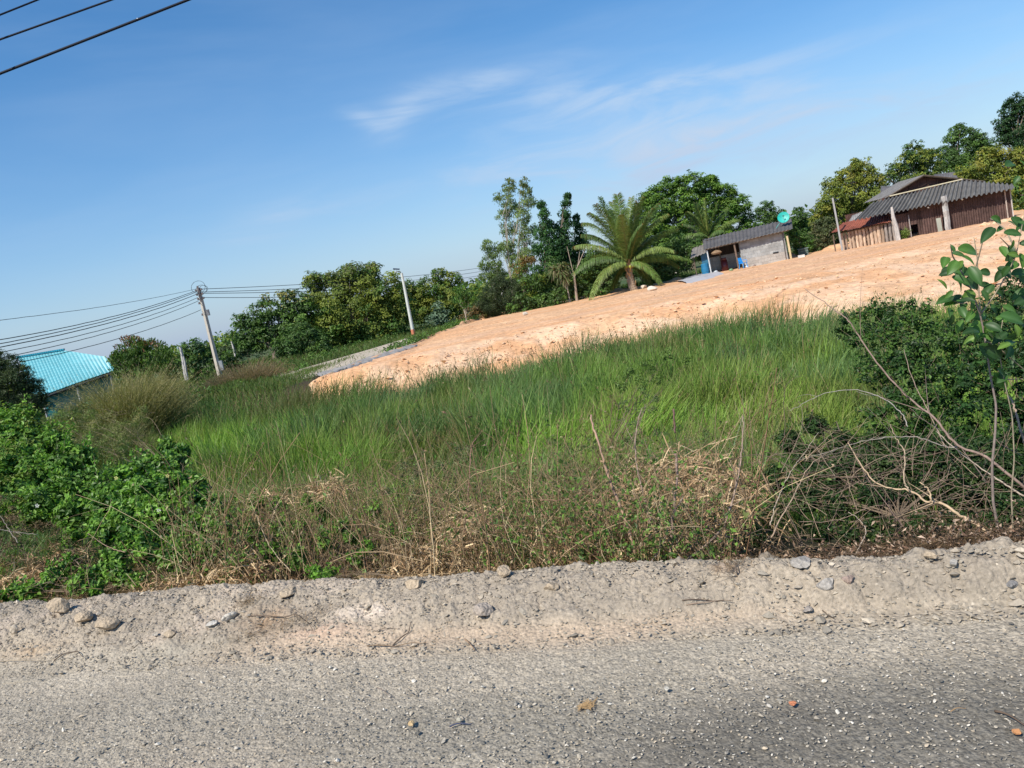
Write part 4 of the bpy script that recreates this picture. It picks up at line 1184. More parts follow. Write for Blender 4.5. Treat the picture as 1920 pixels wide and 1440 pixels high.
plant('mango_tree', 'small tree with orange-tinged young leaves beneath the pale slender trees', 'tree', G_T, (985, 585), 61,
      [(975, 500, 16), (990, 492, 13), (982, 520, 16), (998, 540, 20), (1010, 520, 14)], .24, 1.0, MD + OL[:1], r0=.07, top=((.24, .15, .05), .72), droop=.6, clump=.4, leaf_w=.35)
for lb, bx, by, Y0, L in [
    ('deep green undergrowth bush left of the leaning bare trunk', 1020, 585, 62, [(1005, 560, 20), (1028, 555, 22), (1045, 565, 18), (1020, 530, 18), (1040, 520, 18), (1035, 500, 18)]),
    ('light green low bush under the mango tree with orange-tinged leaves', 985, 592, 60.5, [(975, 565, 15), (995, 562, 16), (985, 580, 12), (1008, 572, 13), (965, 578, 12)]),
    ('low green bush between the tufted plant and the small mango tree', 1035, 582, 60, [(1022, 565, 14), (1040, 562, 14), (1050, 552, 13), (1032, 574, 11)]),
    ('leafy bush at the foot of the bare forked trunk', 1072, 575, 61, [(1068, 545, 16), (1085, 552, 16), (1072, 525, 16), (1098, 545, 16), (1092, 510, 18)]),
    ('dark bush immediately left of the coconut trunk', 1125, 562, 61.5, [(1112, 530, 22), (1135, 525, 22), (1125, 545, 18), (1150, 520, 20), (1105, 505, 20), (1135, 495, 22), (1115, 480, 18)]),
    ('shady bush behind the coconut trunk', 1205, 545, 63, [(1185, 500, 25), (1215, 505, 24), (1240, 500, 22), (1225, 520, 18), (1160, 480, 22), (1255, 480, 22), (1200, 470, 24)]),
    ('round green bush between the coconut palm and the block shed', 1270, 520, 62, [(1258, 500, 18), (1280, 495, 18), (1300, 485, 16), (1268, 475, 20), (1300, 462, 18), (1275, 455, 18), (1245, 520, 12), (1315, 480, 12)])]:
    plant('undergrowth_bush', lb, 'bush', 'low dark bushes behind the earth fill', (bx, by), Y0, L, .22, 1.1, DK + MD, r0=.05, clump=.36)

# rain tree: wide domed crown built of flat leaf layers
plant('rain_tree', 'wide dome-crowned rain tree towering behind the block shed', 'tree', G_T, (1300, 510), 88,
      [(1225, 372, 24), (1255, 352, 24), (1290, 345, 26), (1325, 352, 26), (1358, 366, 24), (1385, 385, 22), (1400, 408, 16), (1205, 392, 18), (1240, 392, 28), (1280, 385, 30), (1320, 390, 32), (1360, 402, 28), (1395, 430, 18),
       (1225, 420, 28), (1265, 425, 30), (1305, 430, 32), (1345, 435, 30), (1380, 445, 22), (1210, 450, 26), (1250, 455, 26), (1290, 462, 24), (1332, 336, 10), (1340, 342, 9), (1195, 425, 18), (1320, 470, 22)],
      .30, 1.7, [(.12, .23, .04), (.15, .27, .045), (.19, .31, .05), (.085, .16, .032)], r0=.30, clump=.26, flat=.8, up=.9)
for lb, cat, bx, by, Y0, L, pal in [
    ('distant dark tree top just right of the rain tree', 'tree', 1440, 440, 92, [(1425, 402, 14), (1440, 392, 14), (1455, 402, 14), (1468, 412, 12), (1450, 420, 20), (1430, 425, 18)], DK + MD),
    ('pointed green tree top right of the turquoise dish', 'tree', 1500, 460, 84, [(1498, 395, 9), (1500, 410, 15), (1482, 420, 16), (1515, 418, 14), (1500, 440, 20), (1480, 445, 16), (1520, 440, 16)], MD + DK),
    ('bright leafy shrub against the right side of the block shed', 'shrub', 1500, 480, 59, [(1492, 452, 13), (1505, 445, 14), (1498, 468, 12), (1515, 462, 12), (1488, 436, 10)], FR + MD),
    ('tangled grey-green thicket left of the slab fence', 'thicket', 1545, 470, 60, [(1530, 445, 16), (1550, 440, 18), (1565, 450, 14), (1540, 425, 16), (1560, 420, 14), (1525, 460, 12), (1550, 460, 12)], [(.12, .15, .06), (.09, .12, .05), (.16, .16, .08)])]:
    plant('leafy_tree' if cat == 'tree' else 'leafy_shrub', lb, cat, G_T, (bx, by), Y0, L, .26 if cat == 'tree' else .16, 1.1, pal, r0=.1, clump=.34)
plant('round_tree', 'rounded sunlit yellow-green tree left of the long house', 'tree', G_R, (1600, 450), 74,
      [(1618, 322, 24), (1592, 335, 24), (1565, 348, 20), (1640, 342, 20), (1560, 378, 24), (1600, 372, 32), (1635, 375, 24), (1540, 395, 18), (1570, 405, 26), (1610, 405, 26), (1640, 400, 18), (1605, 312, 14), (1530, 415, 14)], .26, 1.3, YL + OL, r0=.25, clump=.30)
for lb, nm, bx, by, Y0, L, pal, rr_ in [
    ('dark tree with knobbly top behind the left roof slope of the house', 'leafy_tree', 1712, 400, 84, [(1715, 285, 18), (1730, 300, 22), (1700, 305, 20), (1680, 320, 16), (1712, 330, 26), (1745, 318, 20), (1665, 335, 12), (1700, 355, 24), (1740, 350, 24), (1750, 290, 12)], DK + OL, .25),
    ('feathery dark bamboo-like tree with thin whips standing above its top', 'bamboo_clump', 1810, 380, 88, [(1800, 245, 14), (1815, 258, 18), (1785, 258, 14), (1832, 268, 18), (1805, 285, 24), (1775, 290, 18), (1850, 275, 16), (1835, 300, 24), (1795, 315, 24), (1765, 315, 16)], DK + MD, .25),
    ('tall dark tree cut by the right edge above the house', 'leafy_tree', 1920, 380, 80, [(1910, 192, 18), (1892, 212, 18), (1925, 205, 22), (1878, 235, 14), (1905, 238, 22), (1935, 230, 26), (1885, 258, 18), (1920, 262, 28), (1960, 215, 34), (1965, 265, 34), (2010, 260, 36)], [(.03, .075, .022), (.04, .095, .028)], .3),
    ('yellow-green bushy tree right behind the house roof', 'bushy_tree', 1850, 390, 70, [(1845, 310, 22), (1870, 298, 24), (1820, 322, 20), (1895, 310, 26), (1860, 335, 24), (1890, 340, 24), (1832, 340, 16), (1915, 330, 26), (1800, 335, 14), (1850, 290, 16), (1925, 290, 24), (1950, 320, 30)], YL + OL, .2),
    ('yellowing bushy tree at the right end of the house', 'bushy_tree', 1930, 420, 60, [(1915, 365, 20), (1935, 350, 24), (1915, 395, 22), (1940, 390, 26), (1970, 370, 30), (1912, 425, 14), (1960, 410, 26), (2000, 380, 34)], YL + MD, .15)]:
    plant(nm, lb, 'tree', G_R, (bx, by), Y0, L, .27, 1.25, pal, r0=rr_, clump=.31)
for k, (a_, b_) in enumerate([((1808, 240), (1832, 208)), ((1800, 238), (1802, 220)), ((1812, 250), (1826, 222))]):
    pass
# left side trees and shrubs
plant('mango_tree', 'round glossy mango tree with a few reddish shoots, right of the turquoise roof', 'tree', None, (272, 760), 41,
      [(250, 660, 26), (280, 655, 24), (228, 678, 22), (262, 685, 32), (298, 675, 26), (315, 692, 20), (240, 700, 26), (285, 705, 28), (262, 648, 16), (320, 706, 16), (218, 665, 10), (300, 725, 18)],
      .20, 1.3, [(.09, .17, .03), (.12, .21, .04), (.06, .12, .025)], r0=.14, top=((.30, .14, .07), .90), droop=.9, clump=.33, leaf_w=.30, zbase=-1.7, mat='glossy_leaf')
plant('acacia_bush', 'dark fine-leaved bush at the left edge in front of the turquoise roof', 'bush', None, (20, 800), 19,
      [(12, 690, 28), (35, 705, 26), (-25, 690, 40), (55, 725, 26), (10, 735, 40), (48, 755, 30), (78, 765, 16), (-40, 750, 50), (20, 780, 26), (80, 742, 10), (-90, 700, 60)],
      .065, 1.6, [(.045, .075, .03), (.06, .095, .035), (.085, .12, .045)], r0=.06, clump=.26, leaf_w=.3, zbase=-1.9)
for lb, L, Y0, pal in [
    ('leafy cassava-like shrub between the mango tree and the utility pole', [(352, 655, 14), (372, 650, 16), (362, 672, 18), (388, 665, 16), (345, 680, 14), (378, 690, 18), (400, 680, 14), (360, 700, 16)], 50, MD + [(.05, .12, .045)]),
    ('low green shrub at the right foot of the utility pole', [(425, 675, 12), (438, 668, 12), (450, 680, 12), (430, 692, 13), (412, 690, 10)], 52, MD + [(.07, .13, .06)]),
    ('distant hazy bushes on the skyline right of the utility pole', [(425, 655, 9), (440, 652, 10), (415, 660, 8), (450, 662, 10), (465, 660, 12)], 78, [(.07, .11, .05), (.09, .13, .05)])]:
    plant('leafy_shrub', lb, 'shrub', None, (L[2][0], L[2][1] + 30), Y0, L, .2, 1.1, pal, r0=.04, clump=.4, zbase=-1.2)

# far-off wood closing the horizon
g = Geo()
for k in range(210):
    th = RN.uniform(-.75, .85); d = RN.uniform(120, 210); x_ = d * math.tan(th) if abs(th) < .9 else 0
    r_ = RN.uniform(2.2, 4.2); N = 240
    dd = rdir(N); P = np.array([x_, d, r_ * .55 - .6]) + dd * r_ * RN.uniform(.5, 1.05, (N, 1)) * np.array([1.5, 1, .8])
    leaves(g, P, rdir(N), unit(dd + rdir(N) * .5), .9, .6, np.array(MD + OL)[RN.integers(0, 6, N)] * RN.uniform(.8, 1.3, (N, 1)) + .012)
tag(g.build('distant_wood', M['leaf']), 'low far-off belt of trees along the horizon', 'wood', kind='stuff')


# ---- palms
def palm(label, bx, by, cx, cy, Y, tips, zb, group, trunk_r=.26, leaflet=.75, nuts=True, pal=((.14, .22, .05), (.10, .17, .045), (.19, .26, .07))):
    b = at(bx, by, Y); b[2] = zb; c = at(cx, cy, Y)
    t = empty('coconut_palm', b, label, 'palm tree', group)
    g = Geo(); n = 26; k = np.linspace(0, 1, n)[:, None]
    mid = (b + c) / 2 + np.array([-.12, 0, 0]) * (c[2] - b[2])
    P = b * (1 - k) ** 2 + 2 * mid * k * (1 - k) + c * k ** 2
    rad = trunk_r * (1.45 - .75 * k[:, 0] ** .5) * (1 + .07 * (np.arange(n) % 2))
    tubes(g, P, rad, (.30, .23, .17), 10)
    g.build('trunk', M['bark'], t)
    g = Geo()                                          # torn fibrous leaf bases round the trunk
    for j in range(46):
        f = RN.uniform(.12, 1.0); q = b * (1 - f) ** 2 + 2 * mid * f * (1 - f) + c * f ** 2; a = RN.uniform(0, 6.28); o = np.array([math.cos(a), math.sin(a), 0])
        rr_ = trunk_r * (1.4 - .75 * f ** .5)
        slab(g, q + o * rr_ * .8 + np.array([-o[1], o[0], 0]) * .09, q + o * rr_ * .8 - np.array([-o[1], o[0], 0]) * .09, q + o * (rr_ + .10) + np.array([0, 0, .34]) - np.array([-o[1], o[0], 0]) * .04, q + o * (rr_ + .10) + np.array([0, 0, .34]) + np.array([-o[1], o[0], 0]) * .04, .03, np.array((.34, .22, .12)) * RN.uniform(.6, 1.3))
    g.build('leaf_bases', M['bark'], t)
    for (tx, ty, dy, arch, tone) in tips:
        e = at(tx, ty, Y + dy); L = np.linalg.norm(e - c)
        m_ = c * .45 + e * .55 + np.array([0, 0, arch * L]); n = 40; k = np.linspace(0, 1, n)[:, None]
        R_ = c * (1 - k) ** 2 + 2 * m_ * k * (1 - k) + e * k ** 2
        g = Geo(); col = np.array(pal[int(RN.integers(0, len(pal)))]) * tone
        tubes(g, R_, .04 * (1.1 - k[:, 0]), np.array((.24, .24, .07)), 5)
        tg = unit(np.gradient(R_, axis=0)); sdv = unit(np.cross(tg, (0, 0, 1.))); upv = np.cross(sdv, tg)
        sdv[np.linalg.norm(np.cross(tg, (0, 0, 1.)), axis=1) < .15] = sdv[-1]
        for sgn in (-1, 1):
            i = np.repeat(np.arange(3, n), 5); N = len(i); fr = (i + RN.uniform(-.5, .5, N)) / n
            ln = leaflet * 1.05 * (.55 + .45 * min(L / 3.2, 1.2)) * np.sin(np.clip(fr, .05, 1) ** .7 * 2.9) ** .6 * RN.uniform(.8, 1.1, N)
            d0 = unit(sdv[i] * sgn + tg[i] * .85 + upv[i] * .15 + RN.normal(0, .12, (N, 3)))
            p0 = R_[i] + tg[i] * RN.uniform(-.04, .04, (N, 1))
            p1 = p0 + d0 * ln[:, None] * .32; dr = (1.0 - np.abs(tg[i][:, 2:3])) * np.array([[0, 0, 1.]]); p2 = p1 + unit(d0 * .8 - dr * .95 - np.array([0, 0, .18])) * ln[:, None] * .36
            p3 = p2 + unit(d0 * .45 - dr * 1.2 - np.array([0, 0, .35])) * ln[:, None] * .34
            PP = np.stack([p0, p1, p2, p3], 1)
            side = unit(np.cross(d0, upv[i] + RN.normal(0, .3, (N, 3))))
            cc = col * RN.uniform(.75, 1.25, (N, 1)); br = (RN.random(N) < .02) | (fr > .97)
            cc[br] = np.array((.26, .20, .06)) * RN.uniform(.7, 1.2, (br.sum(), 1))
            ribbons(g, PP, np.array([.012, .019, .015, .002]), side, cc)
        g.build('frond', M['glossy_leaf'], t)
    if nuts:
        for j in range(7):
            a = j * .9; g = Geo(); q = c + np.array([math.cos(a) * .34, math.sin(a) * .34 - .12, -.18 - .1 * (j % 2)]); rock(g, q, .13, (1, 1, 1.2), (.32, .34, .05) if j % 3 else (.25, .28, .05), rough=.05, seed=j); g.build('coconut', M['plastic'], t)
    return t


palm('big coconut palm with a short thick trunk at the edge of the orange fill', 1189, 546, 1180, 494, 58.0,
     [(1126, 372, 1.0, .10, 1), (1158, 366, -.5, .06, 1.1), (1184, 372, 1.2, .05, .9), (1205, 372, -1.0, .12, 1.1), (1232, 384, 1.5, .18, .9), (1106, 400, -1.0, .22, 1), (1095, 418, 1.6, .30, 1), (1250, 402, -.8, .26, 1),
      (1078, 462, -1.5, .24, 1.2), (1092, 440, .5, .28, .9), (1076, 512, -2.2, .32, 1.25), (1108, 560, -2.6, .40, 1.2), (1150, 540, 1.2, .35, .8), (1292, 487, -.8, .22, 1.25), (1262, 470, -2.4, .34, 1.2), (1268, 430, 1.2, .25, 1),
      (1238, 530, -2.2, .42, 1.2), (1222, 540, 1.0, .4, .8), (1140, 395, 2.0, .15, .85), (1172, 395, 2.4, .1, .8), (1215, 410, 2.2, .2, .85), (1110, 480, 1.8, .3, .9), (1272, 500, 1.6, .3, .9), (1118, 384, -2.0, .16, 1.1), (1148, 380, 2.2, .06, .9), (1195, 380, -2.0, .08, 1.1), (1222, 392, -1.6, .16, 1), (1246, 440, 2.2, .25, .85), (1100, 445, 2.4, .25, .85), (1165, 405, -2.8, .1, 1.15), (1205, 420, -2.6, .15, 1.1)], -.7, 'coconut palms')
palm('smaller coconut palm whose fronds rise behind the block shed porch', 1336, 505, 1328, 448, 66.5,
     [(1305, 382, .5, .06, .9), (1322, 376, 0, .05, 1), (1345, 380, -.5, .08, 1), (1362, 392, .4, .18, 1), (1384, 412, -.4, .24, 1.15), (1375, 425, .8, .26, 1), (1290, 398, -.4, .18, 1), (1282, 420, .3, .25, .95), (1300, 440, -.8, .3, 1), (1356, 432, -1.0, .3, 1.1), (1270, 448, -.6, .30, 1), (1318, 398, 1, .1, .85)], -.7, 'coconut palms', trunk_r=.2, nuts=False)

# ---- dragon tree and bare forked trunk
b = at(1069, 566, 60); b[2] = -.65; c = at(1053, 500, 60)
t = empty('dragon_tree', b, 'thin stemmed plant with a shaggy tuft of long pointed leaves left of the coconut palm', 'plant')
g = Geo(); tubes(g, [b, (b + c) / 2 + (.06, 0, 0), c], [.06, .05, .04], (.40, .36, .30), 5); tubes(g, [b + (c - b) * .4, b + (c - b) * .55 + (-.3, 0, .05), c + (-.55, 0, -.2)], [.035, .03, .03], (.4, .36, .3), 5); g.build('stem', M['bark'], t)
g = Geo()
for cc_ in (c, c + (-.1, 0, -.45), c + (.05, 0, -.85), c + (-.55, 0, -.15)):
    N = 110; d = rdir(N); d[:, 2] = d[:, 2] * .7 + .1; d = unit(d); ln = RN.uniform(.5, .95, N)[:, None]
    P = np.stack([np.repeat(cc_[None], N, 0), cc_ + d * ln * .5, cc_ + d * ln + np.array([0, 0, -.5]) * ln ** 2], 1)
    ribbons(g, P, np.array([.03, .04, .003]), unit(np.cross(d, rdir(N))), np.array([(.12, .18, .06), (.15, .20, .07), (.24, .20, .11)])[RN.integers(0, 3, N)])
g.build('leaf_tuft', M['leaf'], t)
b = at(1078, 545, 60); b[2] = -.6
t = empty('bare_tree', b, 'pale bare tree with a thick forked trunk beside the shaggy tufted plant', 'tree')
g = Geo(); f_ = at(1077, 520, 60); tubes(g, [b, f_], [.11, .08], (.36, .29, .23), 7); g.build('trunk', M['bark'], t)
for q in [[(1077, 520), (1084, 495), (1087, 472)], [(1077, 520), (1072, 500), (1063, 462)], [(1084, 498), (1092, 478), (1097, 466)], [(1077, 520), (1070, 512), (1066, 498)]]:
    g = Geo(); P = [at(x_, y_, 60 + .2 * i) for i, (x_, y_) in enumerate(q)]; tubes(g, P, np.linspace(.045, .018, 3), (.34, .28, .22), 5); g.build('branch', M['bark'], t)
# tall tufts by the left
def tuft(label, base, Y, zb, n, spread, hmin, hmax, pal, toppal, lean=(0, 0), w=.006, name='reed_clump', seeds=True):
    b = at(base[0], base[1], Y); b[2] = zb
    g = Geo(); N = n
    o = RN.normal(0, spread, (N, 2)); h = RN.uniform(hmin, hmax, N) * np.exp(-(o ** 2).sum(1) / (2 * (spread * 2) ** 2))
    p0 = b + np.concatenate([o, np.zeros((N, 1))], 1); d = unit(np.concatenate([o * .25 / spread + RN.normal(0, .22, (N, 2)) + np.array(lean), np.ones((N, 1))], 1))
    k = np.linspace(0, 1, 5)[None, :, None]
    bend = unit(np.concatenate([d[:, :2], np.zeros((N, 1))], 1))[:, None, :] * (k ** 2) * (RN.uniform(.05, .45, N) * h)[:, None, None]
    P = p0[:, None, :] + d[:, None, :] * k * h[:, None, None] + bend - np.array([0, 0, 1.]) * (k ** 3) * (RN.uniform(0, .25, N) * h)[:, None, None]
    c0 = np.array(pal)[RN.integers(0, len(pal), N)]; c1 = np.array(toppal)[RN.integers(0, len(toppal), N)]
    kk = np.linspace(0, 1, 5)[None, :, None] ** 2
    Cc = (c0[:, None, :] * (1 - kk) + c1[:, None, :] * kk) * RN.uniform(.75, 1.25, (N, 1, 1))
    ribbons(g, P, w * np.array([1, 1, .9, .7, .2]), unit(np.cross(d, rdir(N))), Cc)
    if seeds:
        Np = n * 3; i = RN.integers(0, N, Np); f = RN.uniform(.65, 1.0, Np)
        idx = np.minimum((f * 4).astype(int), 3); fr = (f * 4 - idx)[:, None]
        q = P[i, idx] * (1 - fr) + P[i, idx + 1] * fr + RN.normal(0, .04, (Np, 3))
        leaves(g, q, unit(d[i] + rdir(Np) * .7), rdir(Np), RN.uniform(.05, .12, Np) * (w / .006) ** .5, .018 * (w / .006) ** .5, np.array(toppal)[RN.integers(0, len(toppal), Np)] * RN.uniform(.7, 1.2, (Np, 1)))
    return tag(g.build(name, M['grass'], None, False, b), label, 'grass clump')


STR = [(.36, .31, .14), (.26, .26, .10), (.46, .39, .20)]
tuft('large clump of tall grass with a golden feathery top below the mango tree', (243, 800), 30, -1.5, 3600, .62, 2.5, 3.5, [(.10, .13, .04), (.14, .15, .05)], STR, (.05, 0), .007)
tuft('olive grass clump on the left flank of the golden clump', (160, 790), 24, -1.8, 1900, .6, 1.5, 2.3, [(.11, .14, .045), (.14, .15, .05)], [(.22, .20, .09), (.16, .17, .06)], (-.1, 0), .006)
tuft('brown dry weed clump just right of the utility pole base', (468, 735), 40, -1.5, 2200, .8, 1.5, 2.5, [(.17, .14, .06), (.11, .13, .05)], [(.27, .19, .11), (.30, .22, .13)], (0, 0), .010)
tuft('sparse reddish weed clump behind the brown clump near the lane end', (505, 722), 42, -1.3, 500, .6, .6, 1.1, [(.15, .10, .06), (.11, .13, .05)], [(.22, .13, .08)], (0, 0), .010)
tuft('thin tan weeds under the mango tree to its right', (345, 745), 38, -1.5, 900, .9, .9, 1.7, [(.12, .14, .05)], [(.26, .22, .12), (.20, .20, .09)], (0, 0), .009)


# ---- the reed field
def blades(g, x, y, z, h, lean, w, C, curl=.35, seg=4):
    N = len(x); k = np.linspace(0, 1, seg)[None, :, None]
    d = unit(np.stack([lean[:, 0], lean[:, 1], np.ones(N)], 1)); hd = np.stack([lean[:, 0], lean[:, 1], np.zeros(N)], 1)
    P = np.stack([x, y, z], 1)[:, None, :] + d[:, None, :] * k * h[:, None, None] + hd[:, None, :] * (k ** 2.2) * (h * curl)[:, None, None] - np.array([0, 0, 1.]) * (k ** 3) * (h * RN.uniform(0, .3, N))[:, None, None]
    prof = np.array([.8, 1, .75, .08]) if seg == 4 else np.linspace(1, .1, seg)
    th = RN.uniform(0, math.pi, N)
    ribbons(g, P, w[:, None] * prof[None], np.stack([np.cos(th), np.sin(th), np.zeros(N)], 1), C)
    return P


def field_color(x, y, N):
    n = fbm(x * .35 + 3, y * .30, 3, 101); n2 = fbm(x * .9, y * .7, 3, 102); r = RN.random(N)
    bright = np.array((.27, .44, .07)); mid = np.array((.175, .29, .055)); dark = np.array((.050, .125, .040)); olive = np.array((.17, .18, .05)); straw = np.array((.36, .28, .14)); red = np.array((.16, .10, .045)); blue = np.array((.12, .19, .095))
    C = np.tile(mid, (N, 1))
    near = np.clip(1 - np.abs(y - 12.5 - .2 * x) / 5.5, 0, 1) * sstep(-3, 2, x)
    leftb = np.exp(-((x + 10) / 5.5) ** 2 - ((y - 22) / 8) ** 2)
    k = np.clip(near * 1.35 + leftb * 1.0, 0, 1) * sstep(.25, .5, n + .12); C = C * (1 - k)[:, None] + bright * k[:, None]
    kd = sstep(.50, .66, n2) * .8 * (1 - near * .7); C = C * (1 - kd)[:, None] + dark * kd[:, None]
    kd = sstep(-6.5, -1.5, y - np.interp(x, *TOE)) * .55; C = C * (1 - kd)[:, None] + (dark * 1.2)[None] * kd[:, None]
    kb = sstep(.55, .7, fbm(x * .5 + 20, y * .5, 3, 103)) * .6; C = C * (1 - kb)[:, None] + blue * kb[:, None]
    ko = sstep(.48, .68, fbm(x * .45, y * .6 + 9, 3, 104)) * .55; C = C * (1 - ko)[:, None] + olive * ko[:, None]
    kr = np.exp(-((x + 8) / 1.8) ** 2 - ((y - 27.5) / 2.2) ** 2) * .8; C = C * (1 - kr)[:, None] + (red * np.array((.8, 1.1, .9)))[None] * kr[:, None]
    kp = sstep(.60, .74, fbm(x * .6 + 40, y * .5, 3, 105)); s_ = (r < .04 + .34 * kp); C[s_] = straw * RN.uniform(.6, 1.1, (s_.sum(), 1))
    return C * RN.uniform(.72, 1.3, (N, 1))


g = Geo()
N = 185000
th = RN.uniform(-.72, .72, N); u = RN.random(N)
y = 6.0 + 29.5 * u ** .92; x = y * np.tan(th)
toe = np.interp(x, *TOE)
s = edge_s(x, y)
ok = (y < toe + .6 + RN.normal(0, .3, N)) & (s > 3.5 + RN.normal(0, .8, N))
ok &= ~((x > 2.2) & (s < 6.5 + .3 * x) & (RN.random(N) < .5))
x, y = x[ok], y[ok]; N = len(x); s = edge_s(x, y); toe = np.interp(x, *TOE)
hn = fbm(x * .5, y * .5, 3, 111); h = .74 + .66 * hn + RN.normal(0, .12, N)
h *= .72 + .56 * sstep(.3, .7, fbm(x * 1.1, y * 1.1, 3, 113)); h *= 1 + .30 * np.exp(-((y - toe) / 1.8) ** 2) * sstep(.4, .6, vnoise(x * 1.1, y * 0, 7)); h = h + .3 * np.exp(-((x + 8.2) / 2.2) ** 2 - ((y - 28) / 2.5) ** 2); h = np.clip(h * (.80 + .2 * sstep(5, 12, s)), .25, 1.7)
lw = vnoise(x * .3, y * .3, 6) * .5
lean = np.stack([RN.normal(.10, .22, N) + (lw - .25) * 1.3, RN.normal(-.02, .22, N)], 1)
w = RN.uniform(.0035, .0065, N) * (1 + y / 26)
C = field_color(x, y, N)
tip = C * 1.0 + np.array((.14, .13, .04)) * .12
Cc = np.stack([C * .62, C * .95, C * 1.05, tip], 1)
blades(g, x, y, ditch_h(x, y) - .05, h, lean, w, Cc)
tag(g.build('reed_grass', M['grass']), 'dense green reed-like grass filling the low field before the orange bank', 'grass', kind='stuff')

# tall seed stalks standing above the grass
g = Geo(); N = 900
th = RN.uniform(-.62, .62, N); y = RN.uniform(9, 29, N); x = y * np.tan(th); toe = np.interp(x, *TOE); nearbank = RN.random(N) < .7; y = np.where(nearbank, toe - RN.uniform(0, 3, N), np.minimum(y, toe)); 
k = (vnoise(x * .5, x * 0 + 1, 44) > .45) | (RN.random(N) < .35); x, y = x[k], y[k]; N = len(x)
h = RN.uniform(1.0, 1.9, N); lean = RN.normal(0, .14, (N, 2)); col = np.array([(.17, .15, .07), (.28, .20, .12), (.10, .12, .04)])[RN.integers(0, 3, N)]
P = blades(g, x, y, ditch_h(x, y), h, lean, RN.uniform(.003, .0055, N) * (1 + y / 40), col, .3, 5)
Np = N * 7; i = RN.integers(0, N, Np); f = RN.uniform(.72, 1, Np); q = P[i, 3] * (1 - (f[:, None] - .72) / .28) + P[i, 4] * ((f[:, None] - .72) / .28) + RN.normal(0, .025, (Np, 3))
leaves(g, q, unit(rdir(Np) + np.array([0, 0, 1.])), rdir(Np), RN.uniform(.04, .09, Np), .022, np.array([(.16, .12, .06), (.10, .10, .04), (.24, .17, .10)])[RN.integers(0, 3, Np)])
tag(g.build('seed_stalks', M['dry']), 'thin brown seed stalks rising above the reeds against the orange bank', 'stalks', kind='stuff')

# grass between lane, bank and trees, and on all the ground left of the fill
g = Geo()
N = 120000
th = RN.uniform(-.72, .6, N); y = RN.uniform(31, 74, N); x = y * np.tan(th)
bk = np.interp(x, *back); infill = (x > -8.5) & (y < bk + .2)
lane_l = np.interp(y, [36, 40, 53, 60], [-13.2, -12.0, -7.1, -6.2]); lane_r = np.interp(y, [36, 40, 53, 60], [-10.6, -9.9, -5.0, -4.6])
onlane = (x > lane_l + .1) & (x < lane_r - .1) & (y < 53)
x[:9000] = RN.uniform(-15, -9.1, 9000); y[:9000] = RN.uniform(30, 40, 9000)
bk = np.interp(x, *back); infill = (x > -8.5) & (y < bk + .2); onlane = (x > np.interp(y, [36, 40, 53, 60], [-13.4, -12.2, -7.3, -6.4]) + .1) & (x < np.interp(y, [36, 40, 53, 60], [-10.6, -9.9, -5.0, -4.6]) - .1) & (y < 53) & (y > 38)
ok = ~infill & ~onlane & (y > np.interp(x, *TOE) - 1)
ok &= ~((x > -8.4) & (x < -3.6) & (y < 52) & (RN.random(N) < .85))
ok &= ~((x > 14) & (y < 56)) & ~((x > -18.5) & (x < -11) & (y < 36) & (RN.random(N) < .0))
x, y = x[ok], y[ok]; N = len(x)
leftz = sstep(-11.5, -14, x)
h = RN.uniform(.18, .45, N) * (1 + 1.0 * leftz * vnoise(x * .4, y * .4, 9))
C = np.array([(.10, .17, .035), (.13, .20, .045), (.07, .13, .03), (.17, .17, .06)])[RN.integers(0, 4, N)] * RN.uniform(.7, 1.25, (N, 1)) * (.8 + .4 * fbm(x * .6, y * .6, 3, 121))[:, None]
blades(g, x, y, ditch_h(x, y) - .05, h, RN.normal(0, .3, (N, 2)), RN.uniform(.010, .022, N) * (y / 50), C, .5)
tag(g.build('verge_grass', M['grass']), 'short green grass beside the lane and under the tree row', 'grass', kind='stuff')
# small leafy weeds scattered there and along the back of the fill
g = Geo(); N = 1100
x = RN.uniform(-20, 30, N); y = np.interp(x, *back) + RN.uniform(-.3, 3.0, N) + .5 * (x < -5); lf = x < -8; y = np.where(lf, RN.uniform(36, 70, N), y)
ok = ~((x > lane_l.mean() - 2) & (x < -6.2) & (y < 53)) & ~((x > 16) & (x < 22.3)) & ~((x > 23.5)); x, y = x[ok], y[ok]
for i in range(len(x)):
    n = 26; r_ = RN.uniform(.15, .45); dd = rdir(n); P = np.array([x[i], y[i], -.6 + r_ * .5]) + dd * r_ * np.array([1, 1, .7])
    leaves(g, P, rdir(n), unit(dd + (0, 0, .5)), .16, .09, np.array(MD[i % 3]) * RN.uniform(.7, 1.4, (n, 1)))
tag(g.build('low_weeds', M['leaf']), 'low broad-leaved weeds along the back edge of the fill', 'weeds', kind='stuff')


# ---------------------------------------------------------------- roadside growth, near
def gz(x, y):
    s = edge_s(x, y)
    return ditch_h(np.asarray(x, float), np.asarray(y, float))


def lobes_at(L, dj=.3):
    out = []
    for l in L:
        Y0 = l[3]; p = at(l[0], l[1], Y0); out.append((p[0], p[1], p[2], l[2] / FPX * Y0))
    return out


